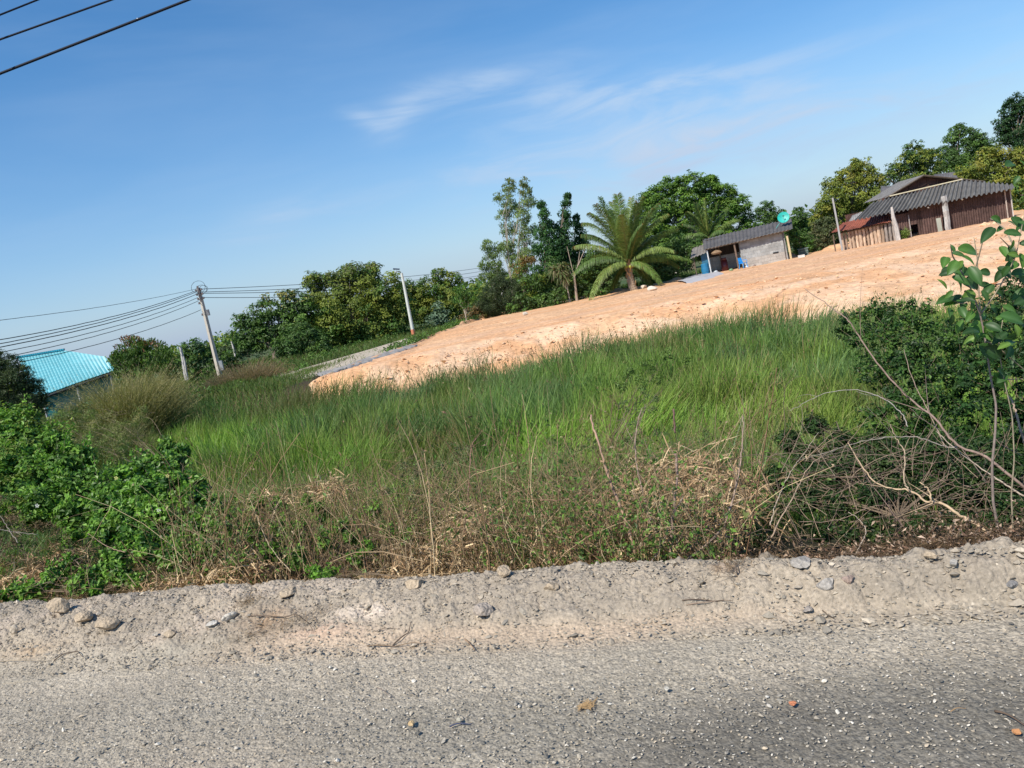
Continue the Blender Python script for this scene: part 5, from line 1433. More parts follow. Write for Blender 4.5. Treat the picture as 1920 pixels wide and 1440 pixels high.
def near_bush(label, base, L, leaf, dens, pal, zb, mat='leaf', cat='bush', name='leafy_bush', twigcol=(.20, .15, .10), r0=.012, **kw):
    lobes = lobes_at(L)
    b = np.array([base[0], base[1], zb])
    t = empty(name, b, label, cat)
    # free shoots that break the outline
    g = crown_geo(lobes, leaf, dens, pal, **kw); gs = limbs(b, lobes, r0, twigcol, wob=.03); pl_ = np.array(pal)
    for l in lobes:
        ns = 5; d = rdir(ns); d[:, 2] = np.abs(d[:, 2]) + .25; d = unit(d); ln = l[3] * RN.uniform(.35, .85, ns)
        k = np.linspace(0, 1, 8)[None, :, None]; st_ = np.array(l[:3]) + d * l[3] * .75
        P = st_[:, None, :] + d[:, None, :] * k * ln[:, None, None] + rdir(ns)[:, None, :] * k ** 2 * (ln * .35)[:, None, None]
        tubes(gs, P, np.linspace(.0022, .0008, 8)[None].repeat(ns, 0), twigcol, 3, cap=False)
        m_ = 16; i = np.repeat(np.arange(ns), m_); j = RN.integers(1, 8, ns * m_); q = P[i, j] + RN.normal(0, leaf * .45, (ns * m_, 3))
        ck = pl_[RN.integers(0, len(pl_), ns * m_)]
        leaves(g, q, unit(d[i] + rdir(ns * m_)), unit(rdir(ns * m_) + np.array([0, -.2, .8])), leaf * RN.uniform(.55, 1.25, ns * m_), leaf * kw.get('leaf_w', .5) * RN.uniform(.7, 1.2, ns * m_), ck * RN.uniform(.8, 1.45, (ns * m_, 1)))
    g.build('foliage', M[mat], t); gs.build('stems', M['twig'], t)
    return t


GB = [(.125, .26, .035), (.17, .33, .045), (.08, .17, .028), (.20, .35, .055)]
near_bush('tall bright green bush at the left edge below the dark fine-leaved bush', (-6.3, 8.6),
          [(-40, 850, 70, 8.9), (15, 825, 48, 8.8), (30, 790, 34, 9.2), (65, 845, 42, 8.7), (0, 880, 50, 8.2), (75, 895, 45, 8.0), (110, 850, 28, 8.9), (-60, 930, 70, 7.6), (30, 930, 40, 7.6), (50, 800, 30, 9.2), (95, 830, 34, 9.0), (40, 870, 50, 8.5), (10, 960, 40, 7.2), (60, 960, 40, 7.2)],
          .05, 2.3, GB + [(.20, .27, .05)], -.9, clump=.33, leaf_w=.6, shell=.8)
near_bush('rounded bright green bush right of the leftmost tall bush', (-4.4, 7.2),
          [(115, 880, 40, 8.0), (150, 860, 34, 8.2), (130, 920, 44, 7.4), (80, 950, 40, 7.1), (175, 910, 36, 7.5), (130, 970, 34, 6.9), (135, 1010, 22, 6.6), (180, 955, 34, 7.0), (110, 830, 20, 8.6)],
          .05, 2.3, GB, -.8, clump=.32, leaf_w=.6, shell=.7)
near_bush('wide vine covered green mound with tiny white flowers near the road', (-3.1, 6.3),
          [(215, 920, 36, 7.1), (250, 900, 34, 7.2), (290, 880, 30, 7.3), (330, 865, 24, 7.5), (280, 930, 44, 6.8), (330, 925, 42, 6.8), (250, 970, 42, 6.4), (310, 985, 46, 6.3), (370, 960, 42, 6.4), (400, 985, 34, 6.2), (350, 1020, 40, 6.0), (280, 1030, 32, 5.9), (390, 1030, 28, 5.9), (240, 1015, 18, 6.0), (310, 840, 14, 7.8), (345, 850, 12, 7.6), (410, 950, 22, 6.5), (240, 940, 40, 6.9), (200, 960, 36, 6.8), (260, 1000, 36, 6.2), (330, 1050, 30, 5.8), (200, 1000, 26, 6.4), (380, 1000, 36, 6.1), (420, 1010, 24, 6.1), (310, 900, 34, 7.1), (370, 920, 28, 6.9)],
          .045, 2.2, GB + [(.045, .12, .02)], -.7, clump=.31, leaf_w=.75, shell=.8, mat='glossy_leaf')
near_bush('low leafy creeper patch spilling over the dry grass at the left by the verge', (-3.3, 5.6),
          [(190, 1080, 20, 5.7), (225, 1085, 20, 5.6), (260, 1090, 16, 5.5), (150, 1095, 22, 5.6), (100, 1085, 22, 5.8), (60, 1110, 22, 5.7), (215, 1050, 18, 5.8), (130, 1060, 14, 6.0), (20, 1120, 20, 5.8), (180, 1110, 12, 5.4)],
          .04, 2.0, GB + [(.04, .10, .018)], -.1, clump=.38, leaf_w=.7, cat='creeper', name='creeper')
near_bush('small bright green weed clump on the verge edge below the middle of the brush', (-.9, 4.6),
          [(590, 1075, 12, 4.8), (620, 1082, 14, 4.7), (600, 1088, 10, 4.6)], .03, .8, GB, -.02, clump=.4, cat='weed', name='weed_clump', r0=.004)
near_bush('brown half-dead brush below the green bushes at the far left', (-4.2, 6.4),
          [(20, 1000, 34, 6.6), (70, 1010, 34, 6.5), (120, 1030, 28, 6.3), (40, 1050, 34, 6.3), (90, 1060, 28, 6.1), (-30, 1020, 50, 6.6), (160, 1040, 20, 6.1), (-20, 1080, 40, 6.2), (10, 960, 30, 6.9)],
          .024, .5, [(.16, .11, .06), (.11, .08, .045), (.22, .16, .09), (.07, .12, .03), (.05, .08, .025)], -.4, clump=.34, leaf_w=.35, shell=1.05, mat='dry', name='dry_bush')
g = Geo()
q = [(218, 896), (262, 913), (358, 983), (425, 989), (287, 933), (405, 935), (314, 892), (298, 957), (70, 948)]
for i, (px, py) in enumerate(q):
    c = at(px, py, 6.15 if py > 940 else 6.7)
    for k in range(5): leaves(g, (c + np.array([math.cos(k * 1.257), -.3, math.sin(k * 1.257)]) * .011)[None], np.array([[math.cos(k * 1.257), -.2, math.sin(k * 1.257)]]), np.array([[0, -1., .4]]), .017, .012, (.75, .75, .72) if i % 3 else (.80, .72, .30))
tag(g.build('flowers', M['leaf']), 'tiny white and yellow flowers dotted over the green mound', 'flowers', kind='stuff')

# dark green scrub at the right, leaf colours darkened for the shade within the thicket
near_bush('dark green small-leaved scrub behind the bare branches at the right', (3.3, 6.6),
          [(1600, 620, 34, 8.3), (1640, 600, 32, 8.2), (1685, 595, 36, 8.0), (1725, 610, 38, 7.8), (1650, 650, 46, 7.7), (1700, 660, 50, 7.4), (1760, 660, 50, 7.2), (1640, 700, 34, 7.3), (1690, 720, 50, 7.0), (1750, 730, 60, 6.8), (1700, 790, 50, 6.6), (1770, 800, 60, 6.4), (1640, 790, 34, 6.8)],
          .040, .62, [(.035, .088, .018), (.055, .125, .024), (.026, .06, .015), (.09, .17, .03)], -1.0, clump=.22, leaf_w=.6, shell=.95)
near_bush('dense dark scrub at the right edge behind the big-leaved sapling', (4.4, 6.4),
          [(1800, 640, 40, 7.6), (1845, 610, 40, 7.6), (1885, 570, 34, 8.0), (1910, 545, 30, 8.2), (1860, 660, 50, 7.0), (1910, 640, 50, 7.0), (1960, 600, 60, 7.4), (1820, 720, 56, 6.6), (1890, 730, 60, 6.4), (1960, 700, 70, 6.4), (1850, 800, 60, 6.2), (1920, 820, 60, 6.0), (1980, 800, 70, 6.0)],
          .040, .66, [(.030, .078, .018), (.045, .105, .022), (.022, .052, .014)], -1.0, clump=.22, leaf_w=.6, shell=.95)
near_bush('low shaded green undergrowth beneath the bare branch tangle', (2.2, 4.6),
          [(1520, 860, 30, 6.0), (1580, 840, 34, 5.9), (1640, 850, 36, 5.7), (1700, 860, 40, 5.5), (1560, 900, 36, 5.4), (1740, 860, 40, 5.4), (1800, 870, 44, 5.3), (1860, 860, 44, 5.3), (1920, 880, 44, 5.2), (1530, 900, 34, 5.6), (1590, 880, 36, 5.5), (1650, 890, 40, 5.3), (1700, 930, 36, 5.0), (1640, 940, 34, 4.9), (1570, 950, 30, 5.0), (1510, 940, 30, 5.1), (1760, 900, 44, 5.2), (1820, 920, 44, 5.0), (1880, 900, 50, 4.9), (1900, 960, 40, 4.6), (1540, 1000, 22, 4.7), (1460, 900, 26, 5.6), (1450, 960, 22, 5.2), (1420, 1010, 18, 4.8), (1650, 1000, 26, 4.6), (1720, 990, 26, 4.5), (1790, 980, 26, 4.4), (1850, 985, 24, 4.3), (1590, 1010, 20, 4.6), (1480, 830, 22, 6.4), (1530, 800, 22, 6.6)],
          .032, 3.0, [(.035, .080, .018), (.026, .055, .014), (.06, .10, .026)], -.35, clump=.36, leaf_w=.5)  # dark leaf colours carry the shade below the bare branches
near_bush('grey-green fine weeds in the middle of the dry brush', (.6, 6.2),
          [(1075, 870, 30, 6.6), (1040, 850, 26, 6.8), (1110, 850, 26, 6.6), (1190, 790, 28, 7.2), (1215, 755, 18, 7.6), (1180, 850, 26, 6.7), (1060, 910, 24, 6.1), (1240, 830, 22, 6.8), (1330, 850, 24, 6.6), (1300, 920, 24, 5.8), (1270, 870, 22, 6.2), (1150, 930, 24, 5.9)],
          .030, .30, [(.10, .17, .05), (.13, .20, .06), (.14, .17, .06), (.08, .13, .04)], -.9, clump=.34, leaf_w=.35, shell=1.5, cat='weed', name='fine_weed')
near_bush('olive mass of fine-leaved weeds between the golden clump and the bright green bushes', (-6.5, 15.0),
          [(190, 800, 34, 18), (235, 815, 28, 17), (180, 840, 30, 16), (225, 845, 24, 15), (140, 800, 32, 18), (110, 790, 26, 18), (265, 785, 20, 19), (160, 775, 22, 19.5)],
          .06, .8, [(.22, .25, .08), (.18, .23, .06), (.27, .26, .11), (.14, .21, .05)], -1.7, clump=.36, leaf_w=.25, cat='weeds', name='fine_weed')
near_bush('yellow-green upright weed rising from the reeds above the dry brush', (1.2, 12.0),
          [(1180, 700, 14, 12), (1215, 690, 14, 12), (1250, 670, 12, 12), (1200, 720, 14, 11.8), (1165, 725, 12, 11.7), (1235, 715, 10, 11.9), (1290, 680, 9, 12)],
          .045, .6, [(.14, .22, .05), (.11, .18, .04)], -1.8, clump=.42, leaf_w=.45, cat='weed', name='tall_weed')
near_bush('scattered leafy green weeds among the straw right of centre', (.9, 5.2),
          [(1150, 1000, 16, 5.0), (1080, 960, 18, 5.4), (1220, 960, 14, 5.2), (1330, 1010, 16, 4.8), (1390, 960, 20, 5.2), (1290, 960, 14, 5.2), (1020, 1000, 16, 5.2), (960, 1020, 14, 5.2), (1100, 1040, 10, 4.6), (1050, 900, 18, 6.0), (1420, 900, 22, 5.8), (1350, 880, 18, 6.2)],
          .030, .45, [(.10, .21, .04), (.14, .27, .05), (.07, .14, .03)], -.4, clump=.36, leaf_w=.55, shell=1.1, cat='weed', name='leafy_weed')
near_bush('grey-brown leafy weed clump left of the middle of the dry brush', (-1.0, 6.4),
          [(800, 880, 26, 7.0), (770, 900, 26, 6.8), (840, 900, 26, 6.7), (790, 940, 26, 6.3), (860, 860, 22, 7.2), (905, 900, 22, 6.6), (930, 960, 26, 6.0), (890, 1000, 20, 5.4), (720, 940, 20, 6.4)],
          .030, .30, [(.11, .15, .06), (.14, .17, .07), (.17, .15, .08)], -.9, clump=.36, leaf_w=.4, shell=1.5, cat='weed', name='fine_weed')
near_bush('fresh green leafy weeds low in the brush left of centre', (-1.7, 5.6),
          [(470, 1000, 20, 5.9), (520, 950, 18, 6.4), (610, 1020, 18, 5.5), (700, 960, 14, 6.0), (760, 1010, 12, 5.4), (690, 1030, 12, 5.2), (560, 1000, 22, 5.8), (600, 960, 20, 6.1), (530, 990, 20, 5.9), (640, 990, 16, 5.7), (575, 945, 12, 6.3), (500, 1040, 22, 5.4), (560, 1050, 22, 5.2), (450, 1060, 16, 5.3), (660, 1010, 12, 5.5), (670, 1050, 12, 5.1), (730, 1000, 14, 5.5), (480, 950, 16, 6.4)],
          .034, 1.8, GB + [(.10, .15, .04)], -.4, clump=.36, leaf_w=.6, cat='weed', name='leafy_weed')

# brown dry stems, straw, curled dead leaves: the band between the verge and the reeds
STRAW = np.array([(.46, .33, .19), (.34, .23, .13), (.56, .43, .26), (.25, .17, .10), (.38, .25, .14)])


def band_pts(N, px0, px1, s0, s1, pw=1.0):
    """plan points in the growth band seen between two photo columns"""
    px = RN.uniform(px0, px1, N)
    sh = np.interp(px, [0, 500, 960, 1200, 1550, 1920], [.10, .03, -.08, -.12, -.24, -.28])
    th = np.arctan((px - 960) / FPX) * 1.0 - .02
    s = s0 + (s1 - s0) * RN.random(N) ** pw + sh
    # on the plan line of sight x = k*y, with s given
    k = np.tan(th * 1.03 + .0)
    k = k - .09
    y = (s + EX * NX + EY * NY) / (NX * k + NY)
    return k * y, y, s, px


def curved(N, x, y, z, h, lean, curl, seg=6):
    k = np.linspace(0, 1, seg)[None, :, None]
    d = unit(np.stack([lean[:, 0], lean[:, 1], np.ones(N)], 1))
    hd = unit(np.stack([lean[:, 0], lean[:, 1], np.zeros(N)], 1)); sd_ = np.stack([-hd[:, 1], hd[:, 0], np.zeros(N)], 1)
    P = np.stack([x, y, z], 1)[:, None, :] + d[:, None, :] * k * h[:, None, None] + hd[:, None, :] * (k ** 2) * (h * curl)[:, None, None] - np.array([0, 0, 1.]) * (k ** 2.4) * (h * np.abs(curl) * .55)[:, None, None]
    P = P + sd_[:, None, :] * (np.sin(k * 3.1) * RN.normal(0, .10, (N, 1, 1))) * h[:, None, None]
    return P


def dry_tangle(name, label, N, px0, px1, s0, s1, hmin, hmax, leanS, pal, rmin=.0008, rmax=.0022, pw=1.0, curl=.6, seed=0, upz=0):
    x, y, s, px = band_pts(N, px0, px1, s0, s1, pw)
    patch = fbm(x * 1.6 + seed, y * 1.6, 3, 131 + seed); ok = patch + RN.normal(0, .10, N) > .40
    x, y, s = x[ok], y[ok], s[ok]; n = len(x)
    h = RN.uniform(hmin, hmax, n) * (.75 + .6 * vnoise(x * 2, y * 2, 3 + seed))
    P = curved(n, x, y, gz(x, y) - .03 + upz * RN.random(n), h, RN.normal(0, leanS, (n, 2)), RN.normal(0, curl, n))
    ok = (adj_s(P[..., 0], P[..., 1]).min(1) > .60) & (P[:, -1, 2] > gz(P[:, -1, 0], P[:, -1, 1]))
    P = P[ok]; h = h[ok]; n = len(P)
    g = Geo()
    C = np.array(pal)[RN.integers(0, len(pal), n)] * RN.uniform(.65, 1.3, (n, 1))
    R_ = (RN.uniform(rmin, rmax, n) * np.where(RN.random(n) < .22, 2.1, 1))[:, None] * np.linspace(1.1, .45, 6)[None]
    tubes(g, P, R_, C, 3, cap=False)
    # side twigs
    m_ = n; i = RN.integers(0, n, m_); j = RN.integers(2, 5, m_); st = P[i, j]
    dd = unit(P[i, j + 1] - P[i, j] + rdir(m_) * .0 + unit(rdir(m_)) * np.linalg.norm(P[i, j + 1] - P[i, j], axis=1)[:, None] * 1.0)
    ln = h[i] * RN.uniform(.12, .35, m_); k = np.linspace(0, 1, 4)[None, :, None]
    Q = st[:, None, :] + dd[:, None, :] * k * ln[:, None, None] - np.array([0, 0, 1.]) * k ** 2 * (ln * .15)[:, None, None]
    tubes(g, Q, (RN.uniform(rmin, rmax, m_) * .55)[:, None] * np.linspace(1, .5, 4)[None], C[i], 3, cap=False)
    return tag(g.build(name, M['dry'], None, True), label, 'dry stems', kind='stuff'), P, C


TN = [tuple(c) for c in STRAW]
BR = [(.20, .13, .07), (.27, .18, .10), (.15, .10, .055), (.33, .23, .13)]
_, P1, C1 = dry_tangle('dry_stems', 'tall brown dry stems filling the middle of the roadside brush', 4000, 400, 1480, .9, 4.5, .45, 1.20, .28, TN + BR + TN + [(.33, .19, .11), (.60, .46, .26), (.20, .19, .07)], .0010, .0028, pw=1.0, curl=.42)
_, P2, C2 = dry_tangle('bare_twigs', 'grey-brown bare twigs tangled at the right of the roadside', 1500, 1380, 2080, .66, 1.5, .08, .24, .65, [tuple(v * .45 for v in b_) for b_ in BR] + [(.13, .09, .06)], .0008, .0026, 1.3, 1.0, seed=3, upz=.10)  # brown palette scaled down: shade of the tangle put into the twig colour
_, P3, C3 = dry_tangle('dry_stems', 'fine tan stems under the green mound at the left', 4600, -120, 430, .8, 3.2, .15, .5, .6, TN + BR, .0008, .0018, 1.0, 1.0, seed=5)
_, P5, C5 = dry_tangle('dry_stems', 'olive and tan thin stems mixed into the near edge of the reeds', 5200, -100, 1450, 4.5, 8.8, .6, 1.15, .22, [(.17, .17, .06), (.24, .20, .10), (.13, .15, .05), (.20, .13, .08)], .0012, .0026, 1.0, .5, seed=8)

# matted straw along the verge
g = Geo(); N = 12500
x, y, s, px = band_pts(N, -600, 2400, .62, 1.9, 1.6)
ok = vnoise(x * 1.8, y * 1.8, 61) + RN.normal(0, .15, N) > .33; x, y, s = x[ok], y[ok], s[ok]; n = len(x)
a = RN.uniform(0, 6.28, n) ; ln = RN.uniform(.08, .34, n); k = np.linspace(0, 1, 5)[None, :, None]
d = np.stack([np.cos(a), np.sin(a) * .7, RN.uniform(-.05, .45, n)], 1)
P = np.stack([x, y, gz(x, y) + RN.uniform(0, .06, n)], 1)[:, None, :] + d[:, None, :] * k * ln[:, None, None] - np.array([0, 0, 1.]) * (k ** 2) * (ln * .42)[:, None, None]
P[..., 2] = np.maximum(P[..., 2], (gz(P[..., 0], P[..., 1]) + .004))
ribbons(g, P, RN.uniform(.001, .0028, n)[:, None] * np.array([1, 1, 1, .8, .3])[None], unit(np.stack([-np.sin(a), np.cos(a), RN.normal(0, .6, n)], 1)), STRAW[RN.integers(0, 5, n)] * RN.uniform(.75, 1.35, (n, 1)) * (1 - .68 * sstep(.7, 1.6, x))[:, None])  # straw colour darkened toward the right for the shade under the tangle
tag(g.build('matted_straw', M['dry']), 'matted pale straw lying along the back of the gravel verge', 'straw', kind='stuff')

# drooping straw clumps (dead grass heads) in the middle
for lb, L in [('sunlit heap of drooping straw right of centre in the brush', [(1250, 940, 5.2, .22), (1300, 900, 5.6, .22), (1210, 900, 5.8, .2), (1330, 960, 5.0, .2), (1180, 960, 5.2, .16), (1350, 900, 5.6, .18), (1270, 990, 4.7, .16), (1230, 870, 6.2, .18), (1200, 930, 5.0, .18), (1290, 860, 5.8, .18), (1310, 930, 4.8, .18), (1240, 1000, 4.5, .14)]),
              ('arching pale straw tussock in the centre of the brush', [(1070, 985, 5.0, .15), (1120, 1000, 4.8, .16), (1040, 1020, 4.8, .14)]),
              ('straw heap beside the leafless brown stalks at left of centre', [(880, 960, 5.8, .15), (850, 1010, 5.3, .15), (780, 1040, 5.0, .14)]),
              ('tan grass heap on the verge at the left under the green mound', [(350, 1085, 5.2, .14), (300, 1095, 5.2, .12), (400, 1075, 5.2, .14), (460, 1050, 5.3, .12)]),
              ('pale dry tussock in the green weeds left of the straw heap', [(610, 905, 6.6, .11), (500, 930, 6.6, .10)]),
              ('dry brown tussock at the far left bottom by the verge', [(60, 1060, 6.2, .16), (20, 1085, 6.0, .14), (100, 1040, 6.3, .12)])]:
    g = Geo()
    for (px, py, Y0, r_) in L:
        c = at(px, py, Y0); N = 420
        d = rdir(N); d[:, 2] = d[:, 2] * .8 + .15; k = np.linspace(0, 1, 5)[None, :, None]; ln = RN.uniform(.3, 1.5, N) * r_
        st = c + RN.normal(0, .75, (N, 3)) * r_ * np.array([1.3, 1, .6]) - np.array([0, 0, r_ * .6])
        P = st[:, None, :] + d[:, None, :] * k * ln[:, None, None] - np.array([0, 0, 1.]) * (k ** 2) * (ln * RN.uniform(-.1, 1.1, N))[:, None, None]
        ribbons(g, P, RN.uniform(.0016, .0056, N)[:, None] * np.array([.7, 1, 1, .8, .2])[None], unit(np.cross(d, rdir(N))), STRAW[RN.integers(0, 5, N)] * RN.uniform(.85, 1.6, (N, 1)))
    c0 = at(L[0][0], L[0][1], L[0][2]); tag(g.build('straw_clump', M['dry'], None, False, (c0[0], c0[1], float(gz(c0[0], c0[1])))), lb, 'dry grass')

# curled dead leaves and small green leaves caught on the stems
g = Geo()
for P_, n, pal, sz in [(P1, 4200, [(.30, .20, .12), (.42, .32, .21), (.20, .13, .08)], .028), (P2, 2600, [(.20, .12, .08), (.30, .20, .13), (.45, .33, .24)], .028), (P5, 2500, [(.26, .21, .11), (.20, .16, .08)], .03)]:
    i = RN.integers(0, len(P_), n); j = RN.integers(1, 6, n); q = P_[i, j] + RN.normal(0, .012, (n, 3))
    leaves(g, q, unit(rdir(n) + np.array([0, 0, -.6])), rdir(n), sz * RN.uniform(.5, 1.5, n), sz * .4 * RN.uniform(.5, 1.3, n), np.array(pal)[RN.integers(0, len(pal), n)] * RN.uniform(.7, 1.3, (n, 1)), fold=.5)
tag(g.build('withered_leaves', M['dry']), 'curled withered leaves hanging on the dry stems', 'leaves', kind='stuff')
g = Geo()
for P_, n in [(P1, 46000), (P3, 9000), (P5, 16000)]:
    i = RN.integers(0, len(P_), n); j = RN.integers(0, 5, n)
    pk = fbm(P_[i, 0, 0] * 1.3, P_[i, 0, 1] * 1.3, 3, 171); left = sstep(1.5, -2, P_[i, 0, 0])
    keep = pk + RN.normal(0, .05, n) + .12 * left > .50
    i, j = i[keep], j[keep]; n = len(i)
    q = P_[i, j] + RN.normal(0, .03, (n, 3))
    leaves(g, q, rdir(n), unit(rdir(n) + np.array([0, 0, .9])), .032 * RN.uniform(.6, 1.5, n), .018 * RN.uniform(.7, 1.3, n), np.array([(.12, .23, .04), (.16, .28, .05), (.08, .15, .035), (.17, .20, .06)])[RN.integers(0, 4, n)] * RN.uniform(.7, 1.3, (n, 1)))
tag(g.build('weed_leaves', M['leaf']), 'small green weed leaves scattered through the dry brush', 'weeds', kind='stuff')


near_bush('small light green plant growing against the house wall beside the bleached post', (at(1696, 448, 51.7)[0], 51.7),
          [(1692, 440, 7, 51.7), (1700, 438, 7, 51.7), (1697, 446, 7, 51.7)], .10, 1.2, [(.15, .24, .05), (.19, .27, .06)], -.6, clump=.45, cat='plant', name='small_plant')
p = ground_pt(1888, 416, -.6); g = Geo()
for k in range(26): rock(g, p + np.array([RN.normal(0, .7), RN.normal(0, .25), abs(RN.normal(0, .05))]), RN.uniform(.12, .38), (1, .8, .7), np.array((.72, .50, .31)) * RN.uniform(.85, 1.1), seed=100 + k, rough=.6)
tag(g.build('dirt_heap', M['dirt'], None, False, p), 'pale heap of dumped earth at the right foot of the long house', 'dirt heap')
for lb, px, py, w in [('pale boulder at the back edge of the fill by the coconut trunk', 1225, 540, .35), ('white rubble chunk between the coconut palm and the shed', 1268, 510, .4), ('tan rubble block right of the coconut trunk', 1208, 535, .3), ('small pale rock on the back edge of the fill left of the tufted plant', 985, 586, .25)]:
    p = ground_pt(px, py + 6, -.6); p[1] += .3; g = Geo(); rock(g, p + (0, 0, w * .4), w, (1, .7, .7), (.62, .55, .45), seed=px, rough=.6)
    tag(g.build('rubble_chunk', M['concrete'], None, False, p), lb, 'rubble')

# ---- individual bare branches and stalks
def poly(pts):
    """photo polyline (px, py) with plan distances at both ends -> smooth world path"""
    P = np.array(pts, float)
    return P


def branch(label, pts, Y0, Y1, r0, r1, col, name='bare_branch', group=None, twigs=0, cat='branch', knots=0.0):
    P = np.array([at(px, py, Y0 + (Y1 - Y0) * i / (len(pts) - 1)) for i, (px, py) in enumerate(pts)])
    # resample smoothly (Catmull-Rom)
    Q = [P[0]]
    PP = np.concatenate([[2 * P[0] - P[1]], P, [2 * P[-1] - P[-2]]])
    for i in range(1, len(PP) - 2):
        for t in np.linspace(0, 1, 7)[1:]:
            a, b, c, d = PP[i - 1], PP[i], PP[i + 1], PP[i + 2]
            Q.append(.5 * ((2 * b) + (-a + c) * t + (2 * a - 5 * b + 4 * c - d) * t * t + (-a + 3 * b - 3 * c + d) * t ** 3))
    Q = np.array(Q); n = len(Q); L_ = np.linalg.norm(np.diff(Q, axis=0), axis=1).sum()
    Q[1:-1] += RN.normal(0, .0022, (n - 2, 3))
    R_ = np.linspace(r0, r1, n) * .82 * (1 + knots * (RN.random(n) - .5))
    g = Geo(); tubes(g, Q, R_, col, 6)
    if not twigs:
        return tag(g.build(name, M['twig'], None, True, Q[0]), label, cat, group)
    t = empty(name, Q[0], label, cat, group); g.build('stem', M['twig'], t, True)
    for k in range(twigs):
        i = int(n * random.uniform(.35, .97)); tg = unit(Q[min(i + 1, n - 1)] - Q[i - 1])
        d = unit(tg + rdir(1)[0] * .8 + np.array([0, 0, .2])); ln = L_ * random.uniform(.08, .28); kk = np.linspace(0, 1, 6)[:, None]
        T_ = Q[i] + d * kk * ln + rdir(1)[0] * kk ** 2 * ln * .3
        g = Geo(); tubes(g, T_, np.linspace(R_[i] * .55, .0007, 6), np.array(col) * .9, 4); g.build('twig', M['twig'], t, True)
    return t


GBR = 'bare branches tangled at the right of the roadside'
gc = (.30, .22, .17); pc = (.52, .38, .24)
branch('longest bare branch sweeping from the upper middle down to the right edge', [(1925, 918), (1850, 857), (1795, 835), (1755, 787), (1715, 755), (1660, 700), (1615, 637), (1590, 602), (1560, 577), (1510, 542)], 4.1, 5.2, .0105, .0028, (.27, .19, .15), twigs=5, group=GBR)
branch('thick pale peeled branch lying low with a crooked bend at the right', [(1866, 1014), (1837, 987), (1802, 967), (1762, 942), (1737, 941), (1705, 920), (1655, 912), (1620, 880), (1590, 830)], 3.7, 4.3, .012, .003, pc, twigs=3, group=GBR, knots=.3)
branch('short pale fork rising from the crook of the peeled branch', [(1745, 941), (1744, 925), (1735, 912), (1724, 905)], 3.9, 3.95, .007, .003, pc, group=GBR)
branch('thin branch joining the bend of the peeled branch from above', [(1705, 920), (1695, 900), (1697, 855), (1690, 835), (1677, 815), (1668, 795)], 4.0, 4.2, .006, .002, (.42, .32, .22), twigs=2, group=GBR)
branch('thin straight branch slanting from the scrub to the long branch fork', [(1774, 840), (1752, 795), (1730, 750), (1707, 700), (1695, 655)], 4.5, 4.9, .005, .002, gc, group=GBR)
branch('arched grey twig curving over the tangle against the green reeds', [(1702, 800), (1690, 775), (1665, 752), (1635, 739), (1600, 731), (1547, 737), (1505, 757), (1480, 770)], 4.6, 4.9, .0045, .0015, (.36, .33, .29), twigs=3, group=GBR)
branch('long grey twig arching level across the middle of the tangle', [(1795, 838), (1772, 837), (1720, 820), (1680, 819), (1640, 823), (1590, 835), (1540, 852), (1500, 862)], 4.4, 4.6, .005, .0015, (.31, .27, .23), twigs=4, group=GBR)
branch('straight branch running down to the right edge under the longest branch', [(1920, 930), (1880, 905), (1850, 885), (1795, 845), (1755, 808)], 4.1, 4.5, .0065, .003, (.42, .34, .26), twigs=1, group=GBR)
branch('broken upright stub with a split tip by the right edge', [(1920, 830), (1908, 785), (1900, 757), (1890, 742)], 4.2, 4.3, .0085, .006, (.36, .26, .19), group=GBR, knots=.4)
branch('thin brown branch crossing diagonally down to the verge', [(1740, 1035), (1722, 1020), (1665, 950), (1620, 885), (1590, 828)], 4.1, 4.5, .0045, .002, (.23, .16, .13), twigs=2, group=GBR)
branch('hooked twig curling back down to the gravel at the right', [(1603, 1040), (1618, 1012), (1623, 995), (1612, 975), (1590, 960)], 3.9, 4.1, .004, .0018, (.44, .36, .28), group=GBR)
branch('pair-left stem leaning right from the verge at the tangle edge', [(1446, 1008), (1465, 970), (1485, 937), (1500, 905), (1522, 870), (1548, 852), (1572, 838)], 4.1, 4.7, .0055, .002, (.40, .29, .20), twigs=2, group=GBR)
branch('paler stem beside the leaning stem at the left edge of the tangle', [(1444, 985), (1452, 955), (1465, 920), (1480, 890), (1495, 867), (1515, 840), (1535, 810)], 4.2, 4.8, .0042, .0016, (.44, .36, .27), twigs=1, group=GBR)
branch('dark twig slanting down from the scrub into the tangle at the right', [(1850, 905), (1810, 850), (1770, 810), (1735, 790), (1705, 765)], 4.6, 4.9, .004, .0015, (.22, .17, .14), twigs=3, group=GBR)
branch('horizontal stick resting on the verge edge beneath the sapling', [(1925, 1018), (1880, 1020), (1830, 1027), (1780, 1033)], 3.45, 3.7, .006, .004, (.34, .22, .16), group=GBR)
branch('crooked bare twig rising into the reeds right of centre', [(1465, 860), (1472, 800), (1470, 750), (1478, 718), (1510, 700)], 5.4, 5.5, .0035, .0012, (.14, .10, .08), twigs=4, group=GBR)
GST = 'cut brown stalks standing in the dry brush'
branch('thick ragged brown stalk leaning left in the centre of the brush', [(1192, 1040), (1172, 973), (1142, 897), (1122, 827), (1112, 800), (1108, 778)], 4.25, 4.6, .0115, .007, (.36, .23, .16), 'dry_stalk', GST, 0, 'stalk', .5)
branch('slim grey stalk right of the thick ragged stalk', [(1223, 1000), (1210, 938), (1195, 880), (1191, 830), (1200, 775), (1212, 760)], 4.5, 4.9, .007, .003, (.30, .22, .17), 'dry_stalk', GST, 3, 'stalk', .3)
branch('upright dark brown stalk with a knobbed top right of the slim stalk', [(1256, 1046), (1260, 988), (1268, 915), (1269, 870), (1266, 848)], 4.3, 4.6, .0095, .008, (.27, .19, .15), 'dry_stalk', GST, 2, 'stalk', .5)
